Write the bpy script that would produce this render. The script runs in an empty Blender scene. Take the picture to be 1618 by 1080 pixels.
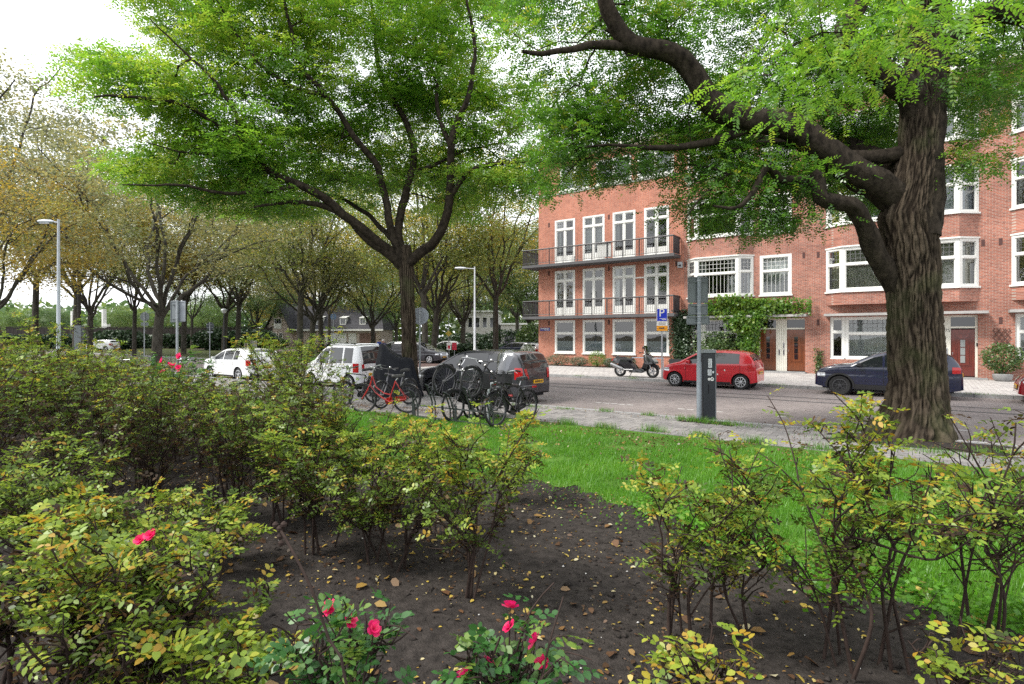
import bpy, bmesh, math, random
import numpy as np
from mathutils import Vector, Matrix

random.seed(11)
rng = np.random.default_rng(11)
R = math.radians
sc = bpy.context.scene
col = sc.collection

# ------------------------------------------------------------------ camera
CAMH, FPX, CX, HY = 2.05, 900.0, 809.0, 531.0
cd = bpy.data.cameras.new('camera')
cam = bpy.data.objects.new('camera', cd)
col.objects.link(cam)
cam.location = (0, 0, CAMH)
cam.rotation_euler = (R(90), 0, 0)
cd.sensor_width = 36.0
cd.lens = 36.0 * FPX / 1618.0
cd.shift_y = -9.0 / 1618.0
cd.clip_start = 0.05
cd.clip_end = 2000
sc.camera = cam

# ------------------------------------------------------------------ world, sun, exposure
SUN_EL, SUN_AZ = 50.0, 258.0          # azimuth clockwise from +Y: the sun stands to the left, a little behind the camera
w = bpy.data.worlds.new('World')
sc.world = w
w.use_nodes = True
nt = w.node_tree
nt.nodes.clear()
sky = nt.nodes.new('ShaderNodeTexSky')
sky.sky_type = 'NISHITA'
sky.sun_disc = False
sky.sun_elevation = R(SUN_EL)
sky.sun_rotation = R(SUN_AZ)
sky.air_density = 1.0
sky.dust_density = 3.0
tc = nt.nodes.new('ShaderNodeTexCoord')
mp = nt.nodes.new('ShaderNodeMapping'); mp.inputs['Scale'].default_value = (1.5, 1.5, 3.0)
nz = nt.nodes.new('ShaderNodeTexNoise'); nz.inputs['Scale'].default_value = 1.6; nz.inputs['Detail'].default_value = 6
cr = nt.nodes.new('ShaderNodeValToRGB')
cr.color_ramp.elements[0].position = 0.3; cr.color_ramp.elements[0].color = (9.2, 9.5, 10.0, 1)
cr.color_ramp.elements[1].position = 0.7; cr.color_ramp.elements[1].color = (11.5, 11.6, 11.8, 1)
mx = nt.nodes.new('ShaderNodeMixRGB'); mx.inputs[0].default_value = 0.86
bg = nt.nodes.new('ShaderNodeBackground'); bg.inputs['Strength'].default_value = 0.1
wo = nt.nodes.new('ShaderNodeOutputWorld')
L = nt.links.new
L(tc.outputs['Generated'], mp.inputs['Vector']); L(mp.outputs[0], nz.inputs['Vector'])
L(nz.outputs['Fac'], cr.inputs[0]); L(sky.outputs[0], mx.inputs[1]); L(cr.outputs[0], mx.inputs[2])
L(mx.outputs[0], bg.inputs['Color']); L(bg.outputs[0], wo.inputs['Surface'])

sl = bpy.data.lights.new('sun', 'SUN')
sl.energy = 2.6
sl.angle = R(14)
sl.color = (1.0, 0.95, 0.88)
so = bpy.data.objects.new('sun', sl)
col.objects.link(so)
_d = Vector((math.sin(R(SUN_AZ)) * math.cos(R(SUN_EL)), math.cos(R(SUN_AZ)) * math.cos(R(SUN_EL)), math.sin(R(SUN_EL))))
so.rotation_euler = _d.to_track_quat('Z', 'Y').to_euler()
so.location = (-10, -20, 30)

sc.view_settings.view_transform = 'Standard'
sc.view_settings.look = 'None'
sc.view_settings.exposure = 1.0
sc.view_settings.gamma = 1.0
sc.view_settings.use_curve_mapping = False
sc.cycles.max_bounces = 7
sc.cycles.diffuse_bounces = 4
sc.cycles.glossy_bounces = 3
sc.cycles.transmission_bounces = 6
sc.cycles.transparent_max_bounces = 10
sc.cycles.caustics_reflective = False
sc.cycles.caustics_refractive = False
sc.cycles.use_denoising = False

# ------------------------------------------------------------------ street frame: s along the facade, t towards the camera
TH = R(36)
P0 = (1.84, 39.42)
U = (math.cos(TH), -math.sin(TH))
N = (-math.sin(TH), -math.cos(TH))
ROT = -TH


def W(s, t, z=0.0):
    return (P0[0] + s * U[0] + t * N[0], P0[1] + s * U[1] + t * N[1], z)


def WA(s, t, z):
    s = np.asarray(s, float); t = np.asarray(t, float); z = np.asarray(z, float) + 0 * s
    return np.stack([P0[0] + s * U[0] + t * N[0], P0[1] + s * U[1] + t * N[1], z], -1)


def ST(x, y):
    dx, dy = x - P0[0], y - P0[1]
    return dx * U[0] + dy * U[1], dx * N[0] + dy * N[1]


def at(x, y, Y):
    return np.array([(x - CX) / FPX * Y, Y, CAMH - (y - HY) / FPX * Y])


# ------------------------------------------------------------------ noise
def _hash(i, j, k, seed):
    n = (i * 374761393 + j * 668265263 + k * 2147483647 + seed * 974711) & 0xffffffff
    n = ((n ^ (n >> 13)) * 1274126177) & 0xffffffff
    return ((n ^ (n >> 16)) & 0xffff) / 65535.0


def vnoise(p, seed=0):
    p = np.asarray(p, float)
    i = np.floor(p).astype(np.int64); f = p - i
    f = f * f * (3 - 2 * f)
    out = 0
    for a in (0, 1):
        for b in (0, 1):
            for c in (0, 1):
                wt = (f[..., 0] if a else 1 - f[..., 0]) * (f[..., 1] if b else 1 - f[..., 1]) * (f[..., 2] if c else 1 - f[..., 2])
                out = out + wt * _hash(i[..., 0] + a, i[..., 1] + b, i[..., 2] + c, seed)
    return out


def fbm(p, octv=4, seed=0):
    p = np.asarray(p, float); a, s, tot = 1.0, 0, 0
    for o in range(octv):
        s = s + a * vnoise(p * 2 ** o, seed + o); tot += a; a *= 0.5
    return s / tot


def worley(p, seed=0):
    """distance to the two nearest jittered cell points"""
    i = np.floor(p).astype(np.int64); f1 = np.full(p.shape[:-1], 9.0); f2 = f1.copy()
    for a in (-1, 0, 1):
        for b in (-1, 0, 1):
            for c in (-1, 0, 1):
                j = i + np.array([a, b, c])
                q = np.stack([_hash(j[..., 0], j[..., 1], j[..., 2], seed + k) for k in range(3)], -1) + j
                d = np.linalg.norm(q - p, axis=-1)
                f2 = np.where(d < f1, f1, np.minimum(f2, d)); f1 = np.minimum(f1, d)
    return f1, f2


# ------------------------------------------------------------------ materials
MATS = {}


def pm(name, c, rough=0.6, metal=0.0, spec=0.4, var=0.0, vscale=3.0, c2=None, bump=0.0, bscale=20.0, coat=0.0, stretch=None):
    """principled material with noise-mixed colour and optional bump"""
    if name in MATS: return MATS[name]
    m = bpy.data.materials.new(name); m.use_nodes = True
    t = m.node_tree; b = t.nodes['Principled BSDF']
    b.inputs['Roughness'].default_value = rough
    b.inputs['Metallic'].default_value = metal
    b.inputs['Specular IOR Level'].default_value = spec
    b.inputs['Coat Weight'].default_value = coat
    b.inputs['Coat Roughness'].default_value = 0.04
    c = tuple(c) + (1,)
    b.inputs['Base Color'].default_value = c
    if var > 0 or c2 or bump > 0:
        co = t.nodes.new('ShaderNodeTexCoord'); mpn = t.nodes.new('ShaderNodeMapping')
        t.links.new(co.outputs['Object'], mpn.inputs['Vector'])
        if stretch: mpn.inputs['Scale'].default_value = stretch
    if var > 0 or c2:
        n = t.nodes.new('ShaderNodeTexNoise'); n.inputs['Scale'].default_value = vscale
        n.inputs['Detail'].default_value = 8; n.inputs['Roughness'].default_value = 0.65
        r = t.nodes.new('ShaderNodeValToRGB')
        r.color_ramp.elements[0].position = 0.32; r.color_ramp.elements[1].position = 0.68
        ca = tuple(x * (1 - var) for x in c[:3]) + (1,)
        cb = (tuple(c2) + (1,)) if c2 else tuple(min(1, x * (1 + var)) for x in c[:3]) + (1,)
        r.color_ramp.elements[0].color = ca; r.color_ramp.elements[1].color = cb
        t.links.new(mpn.outputs[0], n.inputs['Vector']); t.links.new(n.outputs['Fac'], r.inputs[0])
        t.links.new(r.outputs[0], b.inputs['Base Color'])
    if bump > 0:
        n2 = t.nodes.new('ShaderNodeTexNoise'); n2.inputs['Scale'].default_value = bscale; n2.inputs['Detail'].default_value = 6
        bp = t.nodes.new('ShaderNodeBump'); bp.inputs['Strength'].default_value = bump; bp.inputs['Distance'].default_value = 0.02
        t.links.new(mpn.outputs[0], n2.inputs['Vector']); t.links.new(n2.outputs['Fac'], bp.inputs['Height'])
        t.links.new(bp.outputs[0], b.inputs['Normal'])
    MATS[name] = m
    return m


def leafmat(name, stops, trans=0.42, gloss=0.06, tboost=1.25):
    """thin leaf: diffuse + translucent + faint gloss, coloured by the per-leaf attribute 'tint'"""
    if name in MATS: return MATS[name]
    m = bpy.data.materials.new(name); m.use_nodes = True
    t = m.node_tree; t.nodes.clear()
    out = t.nodes.new('ShaderNodeOutputMaterial')
    a = t.nodes.new('ShaderNodeAttribute'); a.attribute_name = 'tint'
    r = t.nodes.new('ShaderNodeValToRGB')
    e = r.color_ramp.elements
    while len(e) < len(stops): e.new(0.5)
    for k, (p, c) in enumerate(stops):
        e[k].position = p; e[k].color = tuple(c) + (1,)
    d = t.nodes.new('ShaderNodeBsdfDiffuse'); tr = t.nodes.new('ShaderNodeBsdfTranslucent')
    g = t.nodes.new('ShaderNodeBsdfGlossy'); g.inputs['Roughness'].default_value = 0.4
    g.inputs['Color'].default_value = (0.8, 0.85, 0.8, 1)
    hs = t.nodes.new('ShaderNodeHueSaturation'); hs.inputs['Value'].default_value = tboost; hs.inputs['Hue'].default_value = 0.49
    hs.inputs['Saturation'].default_value = 1.02
    m1 = t.nodes.new('ShaderNodeMixShader'); m1.inputs[0].default_value = trans
    m2 = t.nodes.new('ShaderNodeMixShader'); m2.inputs[0].default_value = gloss
    l = t.links.new
    l(a.outputs['Fac'], r.inputs[0]); l(r.outputs[0], d.inputs[0]); l(r.outputs[0], hs.inputs['Color']); l(hs.outputs[0], tr.inputs[0])
    l(d.outputs[0], m1.inputs[1]); l(tr.outputs[0], m1.inputs[2]); l(m1.outputs[0], m2.inputs[1]); l(g.outputs[0], m2.inputs[2])
    l(m2.outputs[0], out.inputs[0])
    MATS[name] = m
    return m


def brickmat(name, ca, cb, mortar, bw=0.215, bh=0.064, ms=0.010, dirt=0.25, rough=0.85, flat=False, bump=0.5):
    """bricks laid along x+y and z (or x, y when flat), with tone drift and weathering"""
    m = bpy.data.materials.new(name); m.use_nodes = True
    t = m.node_tree; b = t.nodes['Principled BSDF']; l = t.links.new
    b.inputs['Roughness'].default_value = rough; b.inputs['Specular IOR Level'].default_value = 0.25
    co = t.nodes.new('ShaderNodeTexCoord'); sp = t.nodes.new('ShaderNodeSeparateXYZ'); cb_ = t.nodes.new('ShaderNodeCombineXYZ')
    l(co.outputs['Object'], sp.inputs[0])
    if flat:
        l(sp.outputs[0], cb_.inputs[0]); l(sp.outputs[1], cb_.inputs[1])
    else:
        ad = t.nodes.new('ShaderNodeMath'); ad.operation = 'ADD'
        l(sp.outputs[0], ad.inputs[0]); l(sp.outputs[1], ad.inputs[1])
        l(ad.outputs[0], cb_.inputs[0]); l(sp.outputs[2], cb_.inputs[1])
    br = t.nodes.new('ShaderNodeTexBrick')
    br.inputs['Scale'].default_value = 1.0
    br.inputs['Brick Width'].default_value = bw; br.inputs['Row Height'].default_value = bh
    br.inputs['Mortar Size'].default_value = ms; br.inputs['Mortar Smooth'].default_value = 0.15
    br.inputs['Bias'].default_value = 0.0
    br.inputs['Color1'].default_value = tuple(ca) + (1,); br.inputs['Color2'].default_value = tuple(cb) + (1,)
    br.inputs['Mortar'].default_value = tuple(mortar) + (1,)
    l(cb_.outputs[0], br.inputs['Vector'])
    n = t.nodes.new('ShaderNodeTexNoise'); n.inputs['Scale'].default_value = 0.55; n.inputs['Detail'].default_value = 9; n.inputs['Roughness'].default_value = 0.68
    l(co.outputs['Object'], n.inputs['Vector'])
    r = t.nodes.new('ShaderNodeValToRGB'); r.color_ramp.elements[0].position = 0.3; r.color_ramp.elements[1].position = 0.72
    v = 1 - dirt
    r.color_ramp.elements[0].color = (v, v * 0.98, v * 0.98, 1); r.color_ramp.elements[1].color = (1.12, 1.1, 1.08, 1)
    l(n.outputs['Fac'], r.inputs[0])
    # single burnt / pale bricks
    vo = t.nodes.new('ShaderNodeTexWhiteNoise'); vo.noise_dimensions = '2D'
    sn = t.nodes.new('ShaderNodeVectorMath'); sn.operation = 'SNAP'; sn.inputs[1].default_value = (bw / 2, bh, 1)
    l(cb_.outputs[0], sn.inputs[0]); l(sn.outputs[0], vo.inputs['Vector'])
    r2 = t.nodes.new('ShaderNodeValToRGB')
    r2.color_ramp.elements[0].position = 0.0; r2.color_ramp.elements[0].color = (0.72, 0.70, 0.72, 1)
    r2.color_ramp.elements[1].position = 0.35; r2.color_ramp.elements[1].color = (1, 1, 1, 1)
    l(vo.outputs['Value'], r2.inputs[0])
    m1 = t.nodes.new('ShaderNodeMixRGB'); m1.blend_type = 'MULTIPLY'; m1.inputs[0].default_value = 1
    m2 = t.nodes.new('ShaderNodeMixRGB'); m2.blend_type = 'MULTIPLY'; m2.inputs[0].default_value = 0.8
    l(br.outputs['Color'], m1.inputs[1]); l(r.outputs[0], m1.inputs[2])
    l(m1.outputs[0], m2.inputs[1]); l(r2.outputs[0], m2.inputs[2])
    l(m2.outputs[0], b.inputs['Base Color'])
    bp = t.nodes.new('ShaderNodeBump'); bp.inputs['Strength'].default_value = bump; bp.inputs['Distance'].default_value = 0.008; bp.invert = True
    l(br.outputs['Fac'], bp.inputs['Height']); l(bp.outputs[0], b.inputs['Normal'])
    MATS[name] = m
    return m


def glassmat(name, tint=(0.75, 0.8, 0.8), refl=1.0):
    m = bpy.data.materials.new(name); m.use_nodes = True
    t = m.node_tree; t.nodes.clear(); l = t.links.new
    o = t.nodes.new('ShaderNodeOutputMaterial'); f = t.nodes.new('ShaderNodeFresnel'); f.inputs[0].default_value = 1.55
    mu = t.nodes.new('ShaderNodeMath'); mu.operation = 'MULTIPLY'; mu.inputs[1].default_value = 2.5 * refl; mu.use_clamp = True
    tr = t.nodes.new('ShaderNodeBsdfTransparent'); tr.inputs[0].default_value = tuple(tint) + (1,)
    g = t.nodes.new('ShaderNodeBsdfGlossy'); g.inputs['Roughness'].default_value = 0.015
    n = t.nodes.new('ShaderNodeTexNoise'); n.inputs['Scale'].default_value = 0.7
    bp = t.nodes.new('ShaderNodeBump'); bp.inputs['Strength'].default_value = 0.05; bp.inputs['Distance'].default_value = 0.1
    l(n.outputs['Fac'], bp.inputs['Height']); l(bp.outputs[0], g.inputs['Normal'])
    mxs = t.nodes.new('ShaderNodeMixShader')
    l(f.outputs[0], mu.inputs[0]); l(mu.outputs[0], mxs.inputs[0]); l(tr.outputs[0], mxs.inputs[1]); l(g.outputs[0], mxs.inputs[2]); l(mxs.outputs[0], o.inputs[0])
    MATS[name] = m
    return m


WHITE = pm('white_paint', (0.72, 0.72, 0.69), 0.4, var=0.05, vscale=2)
CREAM = pm('cream_paint', (0.70, 0.68, 0.60), 0.45, var=0.06, vscale=2)
GREYMETAL = pm('galvanised_steel', (0.30, 0.32, 0.34), 0.45, metal=0.35, var=0.12, vscale=6)
SIGNBACK = pm('sign_back_grey', (0.17, 0.19, 0.20), 0.5, metal=0.2, var=0.12, vscale=5)
LAMPGREY = pm('lamp_post_paint', (0.42, 0.45, 0.50), 0.4, var=0.08, vscale=3)
DARKIRON = pm('dark_iron', (0.025, 0.026, 0.03), 0.45, var=0.2, vscale=8)
BLACKP = pm('black_paint', (0.012, 0.012, 0.014), 0.3, coat=0.4)
BLACKM = pm('black_matte', (0.018, 0.018, 0.02), 0.65, var=0.2, vscale=10)
RUBBER = pm('tyre_rubber', (0.018, 0.018, 0.019), 0.8, var=0.15, vscale=12)
CHROME = pm('chrome', (0.55, 0.55, 0.56), 0.25, metal=0.9)
ALU = pm('rim_alloy', (0.52, 0.53, 0.55), 0.35, metal=0.6)
DARKGLASS = pm('car_glass', (0.012, 0.014, 0.016), 0.04, spec=0.9)
GLASS = glassmat('window_glass')
SCREEN = glassmat('clear_plastic', (0.86, 0.88, 0.9), 0.9)
BRICK_A = brickmat('orange_red_brick', (0.52, 0.175, 0.105), (0.42, 0.13, 0.078), (0.44, 0.33, 0.27), dirt=0.28)
BRICK_B = brickmat('brown_red_brick', (0.47, 0.165, 0.108), (0.31, 0.108, 0.076), (0.44, 0.36, 0.31), dirt=0.40)
CONCRETE = pm('concrete_trim', (0.33, 0.32, 0.31), 0.85, var=0.15, vscale=3, bump=0.2)
STONE = pm('kerb_stone', (0.27, 0.27, 0.27), 0.85, var=0.2, vscale=4, bump=0.3)
WOODDOOR = pm('varnished_door', (0.16, 0.045, 0.014), 0.3, var=0.3, vscale=3, coat=0.5, stretch=(8, 8, 0.8))
WOODRED = pm('red_brown_door', (0.13, 0.022, 0.014), 0.3, var=0.3, vscale=3, coat=0.5, stretch=(8, 8, 0.8))


# ------------------------------------------------------------------ mesh builder
class MB:
    def __init__(self):
        self.v = []; self.f = []; self.m = []

    def add(self, vs, fs, mat=0):
        o = len(self.v)
        self.v.extend(tuple(map(float, p)) for p in vs)
        for f in fs:
            self.f.append(tuple(i + o for i in f)); self.m.append(mat)
        return self

    def quad(self, a, b, c, d, mat=0):
        return self.add([a, b, c, d], [(0, 1, 2, 3)], mat)

    def box(self, x0, x1, y0, y1, z0, z1, mat=0):
        vs = [(x0, y0, z0), (x1, y0, z0), (x1, y1, z0), (x0, y1, z0), (x0, y0, z1), (x1, y0, z1), (x1, y1, z1), (x0, y1, z1)]
        return self.add(vs, [(3, 2, 1, 0), (4, 5, 6, 7), (0, 1, 5, 4), (1, 2, 6, 5), (2, 3, 7, 6), (3, 0, 4, 7)], mat)

    def bar(self, a, b, wd, ht, mat=0, up=(0, 0, 1)):
        a = Vector(a); b = Vector(b); d = (b - a).normalized(); up = Vector(up)
        if abs(d.dot(up)) > 0.95: up = Vector((1, 0, 0))
        s = d.cross(up).normalized() * wd / 2; n = s.cross(d).normalized() * ht / 2
        vs = [a - s - n, a + s - n, a + s + n, a - s + n, b - s - n, b + s - n, b + s + n, b - s + n]
        return self.add(vs, [(3, 2, 1, 0), (4, 5, 6, 7), (0, 1, 5, 4), (1, 2, 6, 5), (2, 3, 7, 6), (3, 0, 4, 7)], mat)

    def tube(self, pts, rad, n=8, mat=0, cap=True, closed=False):
        P = [Vector(p) for p in pts]
        if not hasattr(rad, '__len__'): rad = [rad] * len(P)
        o = len(self.v); k = len(P)
        ref = None
        for i, p in enumerate(P):
            if closed: d = (P[(i + 1) % k] - P[i - 1]).normalized()
            else: d = (P[min(i + 1, k - 1)] - P[max(i - 1, 0)]).normalized()
            if ref is None:
                ref = Vector((0, 0, 1)) if abs(d.z) < 0.9 else Vector((1, 0, 0))
            s = d.cross(ref)
            if s.length < 1e-4: s = d.cross(Vector((0.3, 1, 0.2)))
            s.normalize(); q = s.cross(d).normalized(); ref = q
            for j in range(n):
                a = 2 * math.pi * j / n
                x = p + (s * math.cos(a) + q * math.sin(a)) * rad[i]
                self.v.append((x.x, x.y, x.z))
        rng_ = range(k) if closed else range(k - 1)
        for i in rng_:
            i2 = (i + 1) % k
            for j in range(n):
                j2 = (j + 1) % n
                self.f.append((o + i * n + j, o + i * n + j2, o + i2 * n + j2, o + i2 * n + j)); self.m.append(mat)
        if cap and not closed:
            self.f.append(tuple(o + j for j in reversed(range(n)))); self.m.append(mat)
            self.f.append(tuple(o + (k - 1) * n + j for j in range(n))); self.m.append(mat)
        return self

    def cyl(self, a, b, r, n=10, mat=0, r2=None):
        return self.tube([a, b], [r, r if r2 is None else r2], n, mat)

    def ring(self, c, R_, r, axis='y', n=28, k=6, mat=0):
        pts = []
        for i in range(n):
            a = 2 * math.pi * i / n
            if axis == 'y': pts.append((c[0] + R_ * math.cos(a), c[1], c[2] + R_ * math.sin(a)))
            elif axis == 'z': pts.append((c[0] + R_ * math.cos(a), c[1] + R_ * math.sin(a), c[2]))
            else: pts.append((c[0], c[1] + R_ * math.cos(a), c[2] + R_ * math.sin(a)))
        return self.tube(pts, r, k, mat, closed=True)

    def lathe(self, prof, c=(0, 0, 0), axis='z', n=20, mat=0, caps=True):
        """prof: list of (radius, height) along the axis"""
        o = len(self.v)
        for r, h in prof:
            for j in range(n):
                a = 2 * math.pi * j / n; x, y = r * math.cos(a), r * math.sin(a)
                if axis == 'z': p = (c[0] + x, c[1] + y, c[2] + h)
                elif axis == 'y': p = (c[0] + x, c[1] + h, c[2] + y)
                else: p = (c[0] + h, c[1] + x, c[2] + y)
                self.v.append(p)
        for i in range(len(prof) - 1):
            for j in range(n):
                j2 = (j + 1) % n
                self.f.append((o + i * n + j, o + i * n + j2, o + (i + 1) * n + j2, o + (i + 1) * n + j)); self.m.append(mat)
        if caps:
            self.f.append(tuple(o + j for j in range(n))); self.m.append(mat)
            self.f.append(tuple(o + (len(prof) - 1) * n + j for j in range(n))); self.m.append(mat)
        return self

    def prism(self, poly, y0, y1, mat=0, bevel=0.0):
        """polygon in x,z extruded along y; optional chamfer towards both ends"""
        n = len(poly); o = len(self.v)
        cx = sum(p[0] for p in poly) / n; cz = sum(p[1] for p in poly) / n

        def shr(k): return [((p[0] - cx) * k + cx, (p[1] - cz) * k + cz) for p in poly]
        if bevel > 0:
            size = max(max(p[0] for p in poly) - min(p[0] for p in poly), max(p[1] for p in poly) - min(p[1] for p in poly)) / 2
            k = max(0.3, 1 - bevel / size)
            levels = [(y0, shr(k)), (y0 + bevel, poly), (y1 - bevel, poly), (y1, shr(k))]
        else:
            levels = [(y0, poly), (y1, poly)]
        for y, pl in levels:
            for p in pl: self.v.append((p[0], y, p[1]))
        for i in range(len(levels) - 1):
            for j in range(n):
                j2 = (j + 1) % n
                self.f.append((o + i * n + j, o + i * n + j2, o + (i + 1) * n + j2, o + (i + 1) * n + j)); self.m.append(mat)
        self.f.append(tuple(o + j for j in reversed(range(n)))); self.m.append(mat)
        b = o + (len(levels) - 1) * n
        self.f.append(tuple(b + j for j in range(n))); self.m.append(mat)
        return self

    def mesh(self, name, mats, smooth=False, angle=40):
        me = bpy.data.meshes.new(name)
        me.from_pydata(self.v, [], self.f)
        for m in (mats if isinstance(mats, (list, tuple)) else [mats]): me.materials.append(m)
        if any(self.m): me.polygons.foreach_set('material_index', self.m)
        bm = bmesh.new(); bm.from_mesh(me); bmesh.ops.recalc_face_normals(bm, faces=bm.faces); bm.to_mesh(me); bm.free()
        if smooth:
            me.polygons.foreach_set('use_smooth', [True] * len(me.polygons))
            me.set_sharp_from_angle(angle=R(angle))
        me.update()
        return me

    def build(self, name, mats, parent=None, smooth=False, angle=40, loc=None, rotz=None):
        return link(name, self.mesh(name, mats, smooth, angle), parent, loc, rotz)


def link(name, me, parent=None, loc=None, rotz=None):
    o = bpy.data.objects.new(name, me); col.objects.link(o)
    if parent is not None: o.parent = parent
    if loc is not None: o.location = loc
    if rotz is not None: o.rotation_euler = (0, 0, rotz)
    return o


def arrmesh(name, V, F, mats, tint=None, smooth=False):
    V = np.ascontiguousarray(V, np.float32); F = np.ascontiguousarray(F, np.int32)
    me = bpy.data.meshes.new(name)
    me.vertices.add(len(V)); me.vertices.foreach_set('co', V.ravel())
    k = F.shape[1]
    me.loops.add(F.size); me.loops.foreach_set('vertex_index', F.ravel())
    me.polygons.add(len(F)); me.polygons.foreach_set('loop_start', np.arange(len(F), dtype=np.int32) * k)
    if smooth: me.polygons.foreach_set('use_smooth', np.ones(len(F), bool))
    for m in (mats if isinstance(mats, (list, tuple)) else [mats]): me.materials.append(m)
    if tint is not None:
        a = me.attributes.new('tint', 'FLOAT', 'POINT'); a.data.foreach_set('value', np.ascontiguousarray(tint, np.float32))
    me.update(calc_edges=True)
    return me


def tag(o, label=None, cat=None, group=None, kind=None):
    if label: o['label'] = label
    if cat: o['category'] = cat
    if group: o['group'] = group
    if kind: o['kind'] = kind
    return o


def thing(name, label, cat, loc=(0, 0, 0), rotz=0.0, group=None):
    o = bpy.data.objects.new(name, None); col.objects.link(o)
    o.empty_display_size = 0.2
    o.location = loc; o.rotation_euler = (0, 0, rotz)
    return tag(o, label, cat, group)


KIDS = {}


def copy_tree(o, parent=None, loc=None, rotz=None, label=None, scale=None):
    c = o.copy(); col.objects.link(c)
    if parent is not None: c.parent = parent
    for ch in list(o.children): copy_tree(ch, c)
    if loc is not None: c.location = loc
    if rotz is not None: c.rotation_euler = (c.rotation_euler[0], c.rotation_euler[1], rotz)
    if scale is not None: c.scale = scale
    if label: c['label'] = label
    return c


def textmesh(txt, size, name, mat, depth=0.002):
    cu = bpy.data.curves.new(name, 'FONT'); cu.body = txt; cu.size = size; cu.extrude = depth
    cu.align_x = 'CENTER'; cu.align_y = 'CENTER'
    o = bpy.data.objects.new(name, cu); col.objects.link(o)
    dg = bpy.context.evaluated_depsgraph_get()
    me = bpy.data.meshes.new_from_object(o.evaluated_get(dg))
    bpy.data.objects.remove(o); bpy.data.curves.remove(cu)
    me.materials.clear(); me.materials.append(mat)
    me.transform(Matrix.Rotation(R(90), 4, 'X'))      # stands in the x,z plane, readable from -y
    return me
# ================================================================== THE SETTING
SOIL = pm('garden_soil', (0.034, 0.029, 0.026), 0.95, spec=0.15, var=0.5, vscale=14, bump=1.0, bscale=70)
LAWNM = pm('lawn_turf', (0.055, 0.12, 0.018), 0.9, spec=0.1, c2=(0.09, 0.18, 0.03), var=0.1, vscale=2.5, bump=0.5, bscale=90)
VERGE = pm('verge_turf', (0.06, 0.09, 0.03), 0.95, spec=0.1, c2=(0.10, 0.10, 0.045), var=0.1, vscale=0.6)
EARTH = pm('far_ground', (0.09, 0.085, 0.06), 0.95, spec=0.1, var=0.3, vscale=0.2)
ROADM = brickmat('road_clinker', (0.29, 0.255, 0.248), (0.24, 0.21, 0.205), (0.17, 0.16, 0.155), bw=0.21, bh=0.07, ms=0.008, dirt=0.3, flat=True, bump=0.6)
ROADRED = brickmat('side_street_clinker', (0.19, 0.12, 0.11), (0.14, 0.09, 0.085), (0.10, 0.09, 0.085), bw=0.21, bh=0.07, ms=0.008, dirt=0.3, flat=True)
PAVEM = brickmat('far_paving', (0.47, 0.455, 0.44), (0.41, 0.40, 0.39), (0.24, 0.23, 0.22), bw=0.3, bh=0.3, ms=0.012, dirt=0.22, flat=True)
PAVEN = brickmat('near_paving', (0.205, 0.195, 0.19), (0.175, 0.168, 0.165), (0.075, 0.065, 0.06), bw=0.3, bh=0.3, ms=0.012, dirt=0.3, flat=True)
TILEM = [pm('paving_tile_a', (0.20, 0.19, 0.186), 0.85, var=0.22, vscale=5, bump=0.3, bscale=60),
         pm('paving_tile_b', (0.17, 0.162, 0.16), 0.85, var=0.25, vscale=6, bump=0.3, bscale=60),
         pm('paving_tile_c', (0.225, 0.212, 0.205), 0.85, var=0.2, vscale=4, bump=0.3, bscale=60)]
GUTTER = pm('gutter_brick', (0.075, 0.07, 0.07), 0.85, var=0.35, vscale=6)
LINEW = pm('worn_line_paint', (0.42, 0.41, 0.40), 0.7, var=0.35, vscale=14)


def street(o):
    o.location = (P0[0], P0[1], o.location[2]); o.rotation_euler = (0, 0, ROT)
    return o


def sheet(name, s0, s1, t0, t1, z, mat, kind='structure', parent=None, thick=0.0):
    b = MB()
    if thick > 0: b.box(s0, s1, -t1, -t0, z - thick, z)
    else: b.quad((s0, -t1, z), (s1, -t1, z), (s1, -t0, z), (s0, -t0, z))
    o = b.build(name, mat, parent)
    if parent is None: street(o); tag(o, kind=kind)
    return o


g = MB(); g.quad((-700, -300, -0.08), (700, -300, -0.08), (700, 900, -0.08), (-700, 900, -0.08))
tag(g.build('ground', EARTH), kind='structure')

road = sheet('road', -140, 70, 8.4, 19.5, 0.0, ROADM)
sheet('side_street', -14.5, -4.0, -140, 8.4, 0.0, ROADRED)
for (a, b_) in ((11.78, 11.98), (13.0, 13.22)):
    sheet('gutter_band', -140, 70, a, b_, 0.004, GUTTER, parent=road)
r_ = random.Random(4)
for k in range(-8, 10):                        # worn dashes of the near parking lane
    s0 = k * 2.6 + 0.4
    b = MB()
    for j in range(5):
        x0 = s0 + j * 0.26
        if r_.random() < 0.85: b.box(x0, x0 + 0.2, -17.2, -17.11, -0.02, 0.004)
    if b.v: b.build('lane_dash', LINEW, road)

# far pavement with its kerb
fp = sheet('far_pavement', -4.0, 70, 0.0, 8.25, 0.12, PAVEM, thick=0.2)
b = MB()
s = -4.0
while s < 40:
    b.box(s, s + 0.985, -8.4, -8.252, -0.1, 0.125); s += 1.0
k_ = b.build('kerb', STONE, fp); tag(k_, kind='stuff')
sp_ = sheet('side_pavement', -4.0, -0.002, -60, -0.002, 0.12, PAVEM, thick=0.2)
# verge with trees beyond the side street
vg = sheet('verge', -140, -14.7, -140, 8.2, 0.10, VERGE, thick=0.2)
b = MB(); b.box(-140, -14.7, -8.38, -8.21, -0.1, 0.14); b.box(-14.69, -14.52, -8.38, 140, -0.1, 0.14)
b.build('kerb', STONE, vg)
# a park road that crosses behind, seen as a pale strip
sheet('park_path', -140, -15.2, -16.0, -9.0, 0.115, pm('park_path_paving', (0.17, 0.12, 0.11), 0.9, var=0.2, vscale=0.8))

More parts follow.
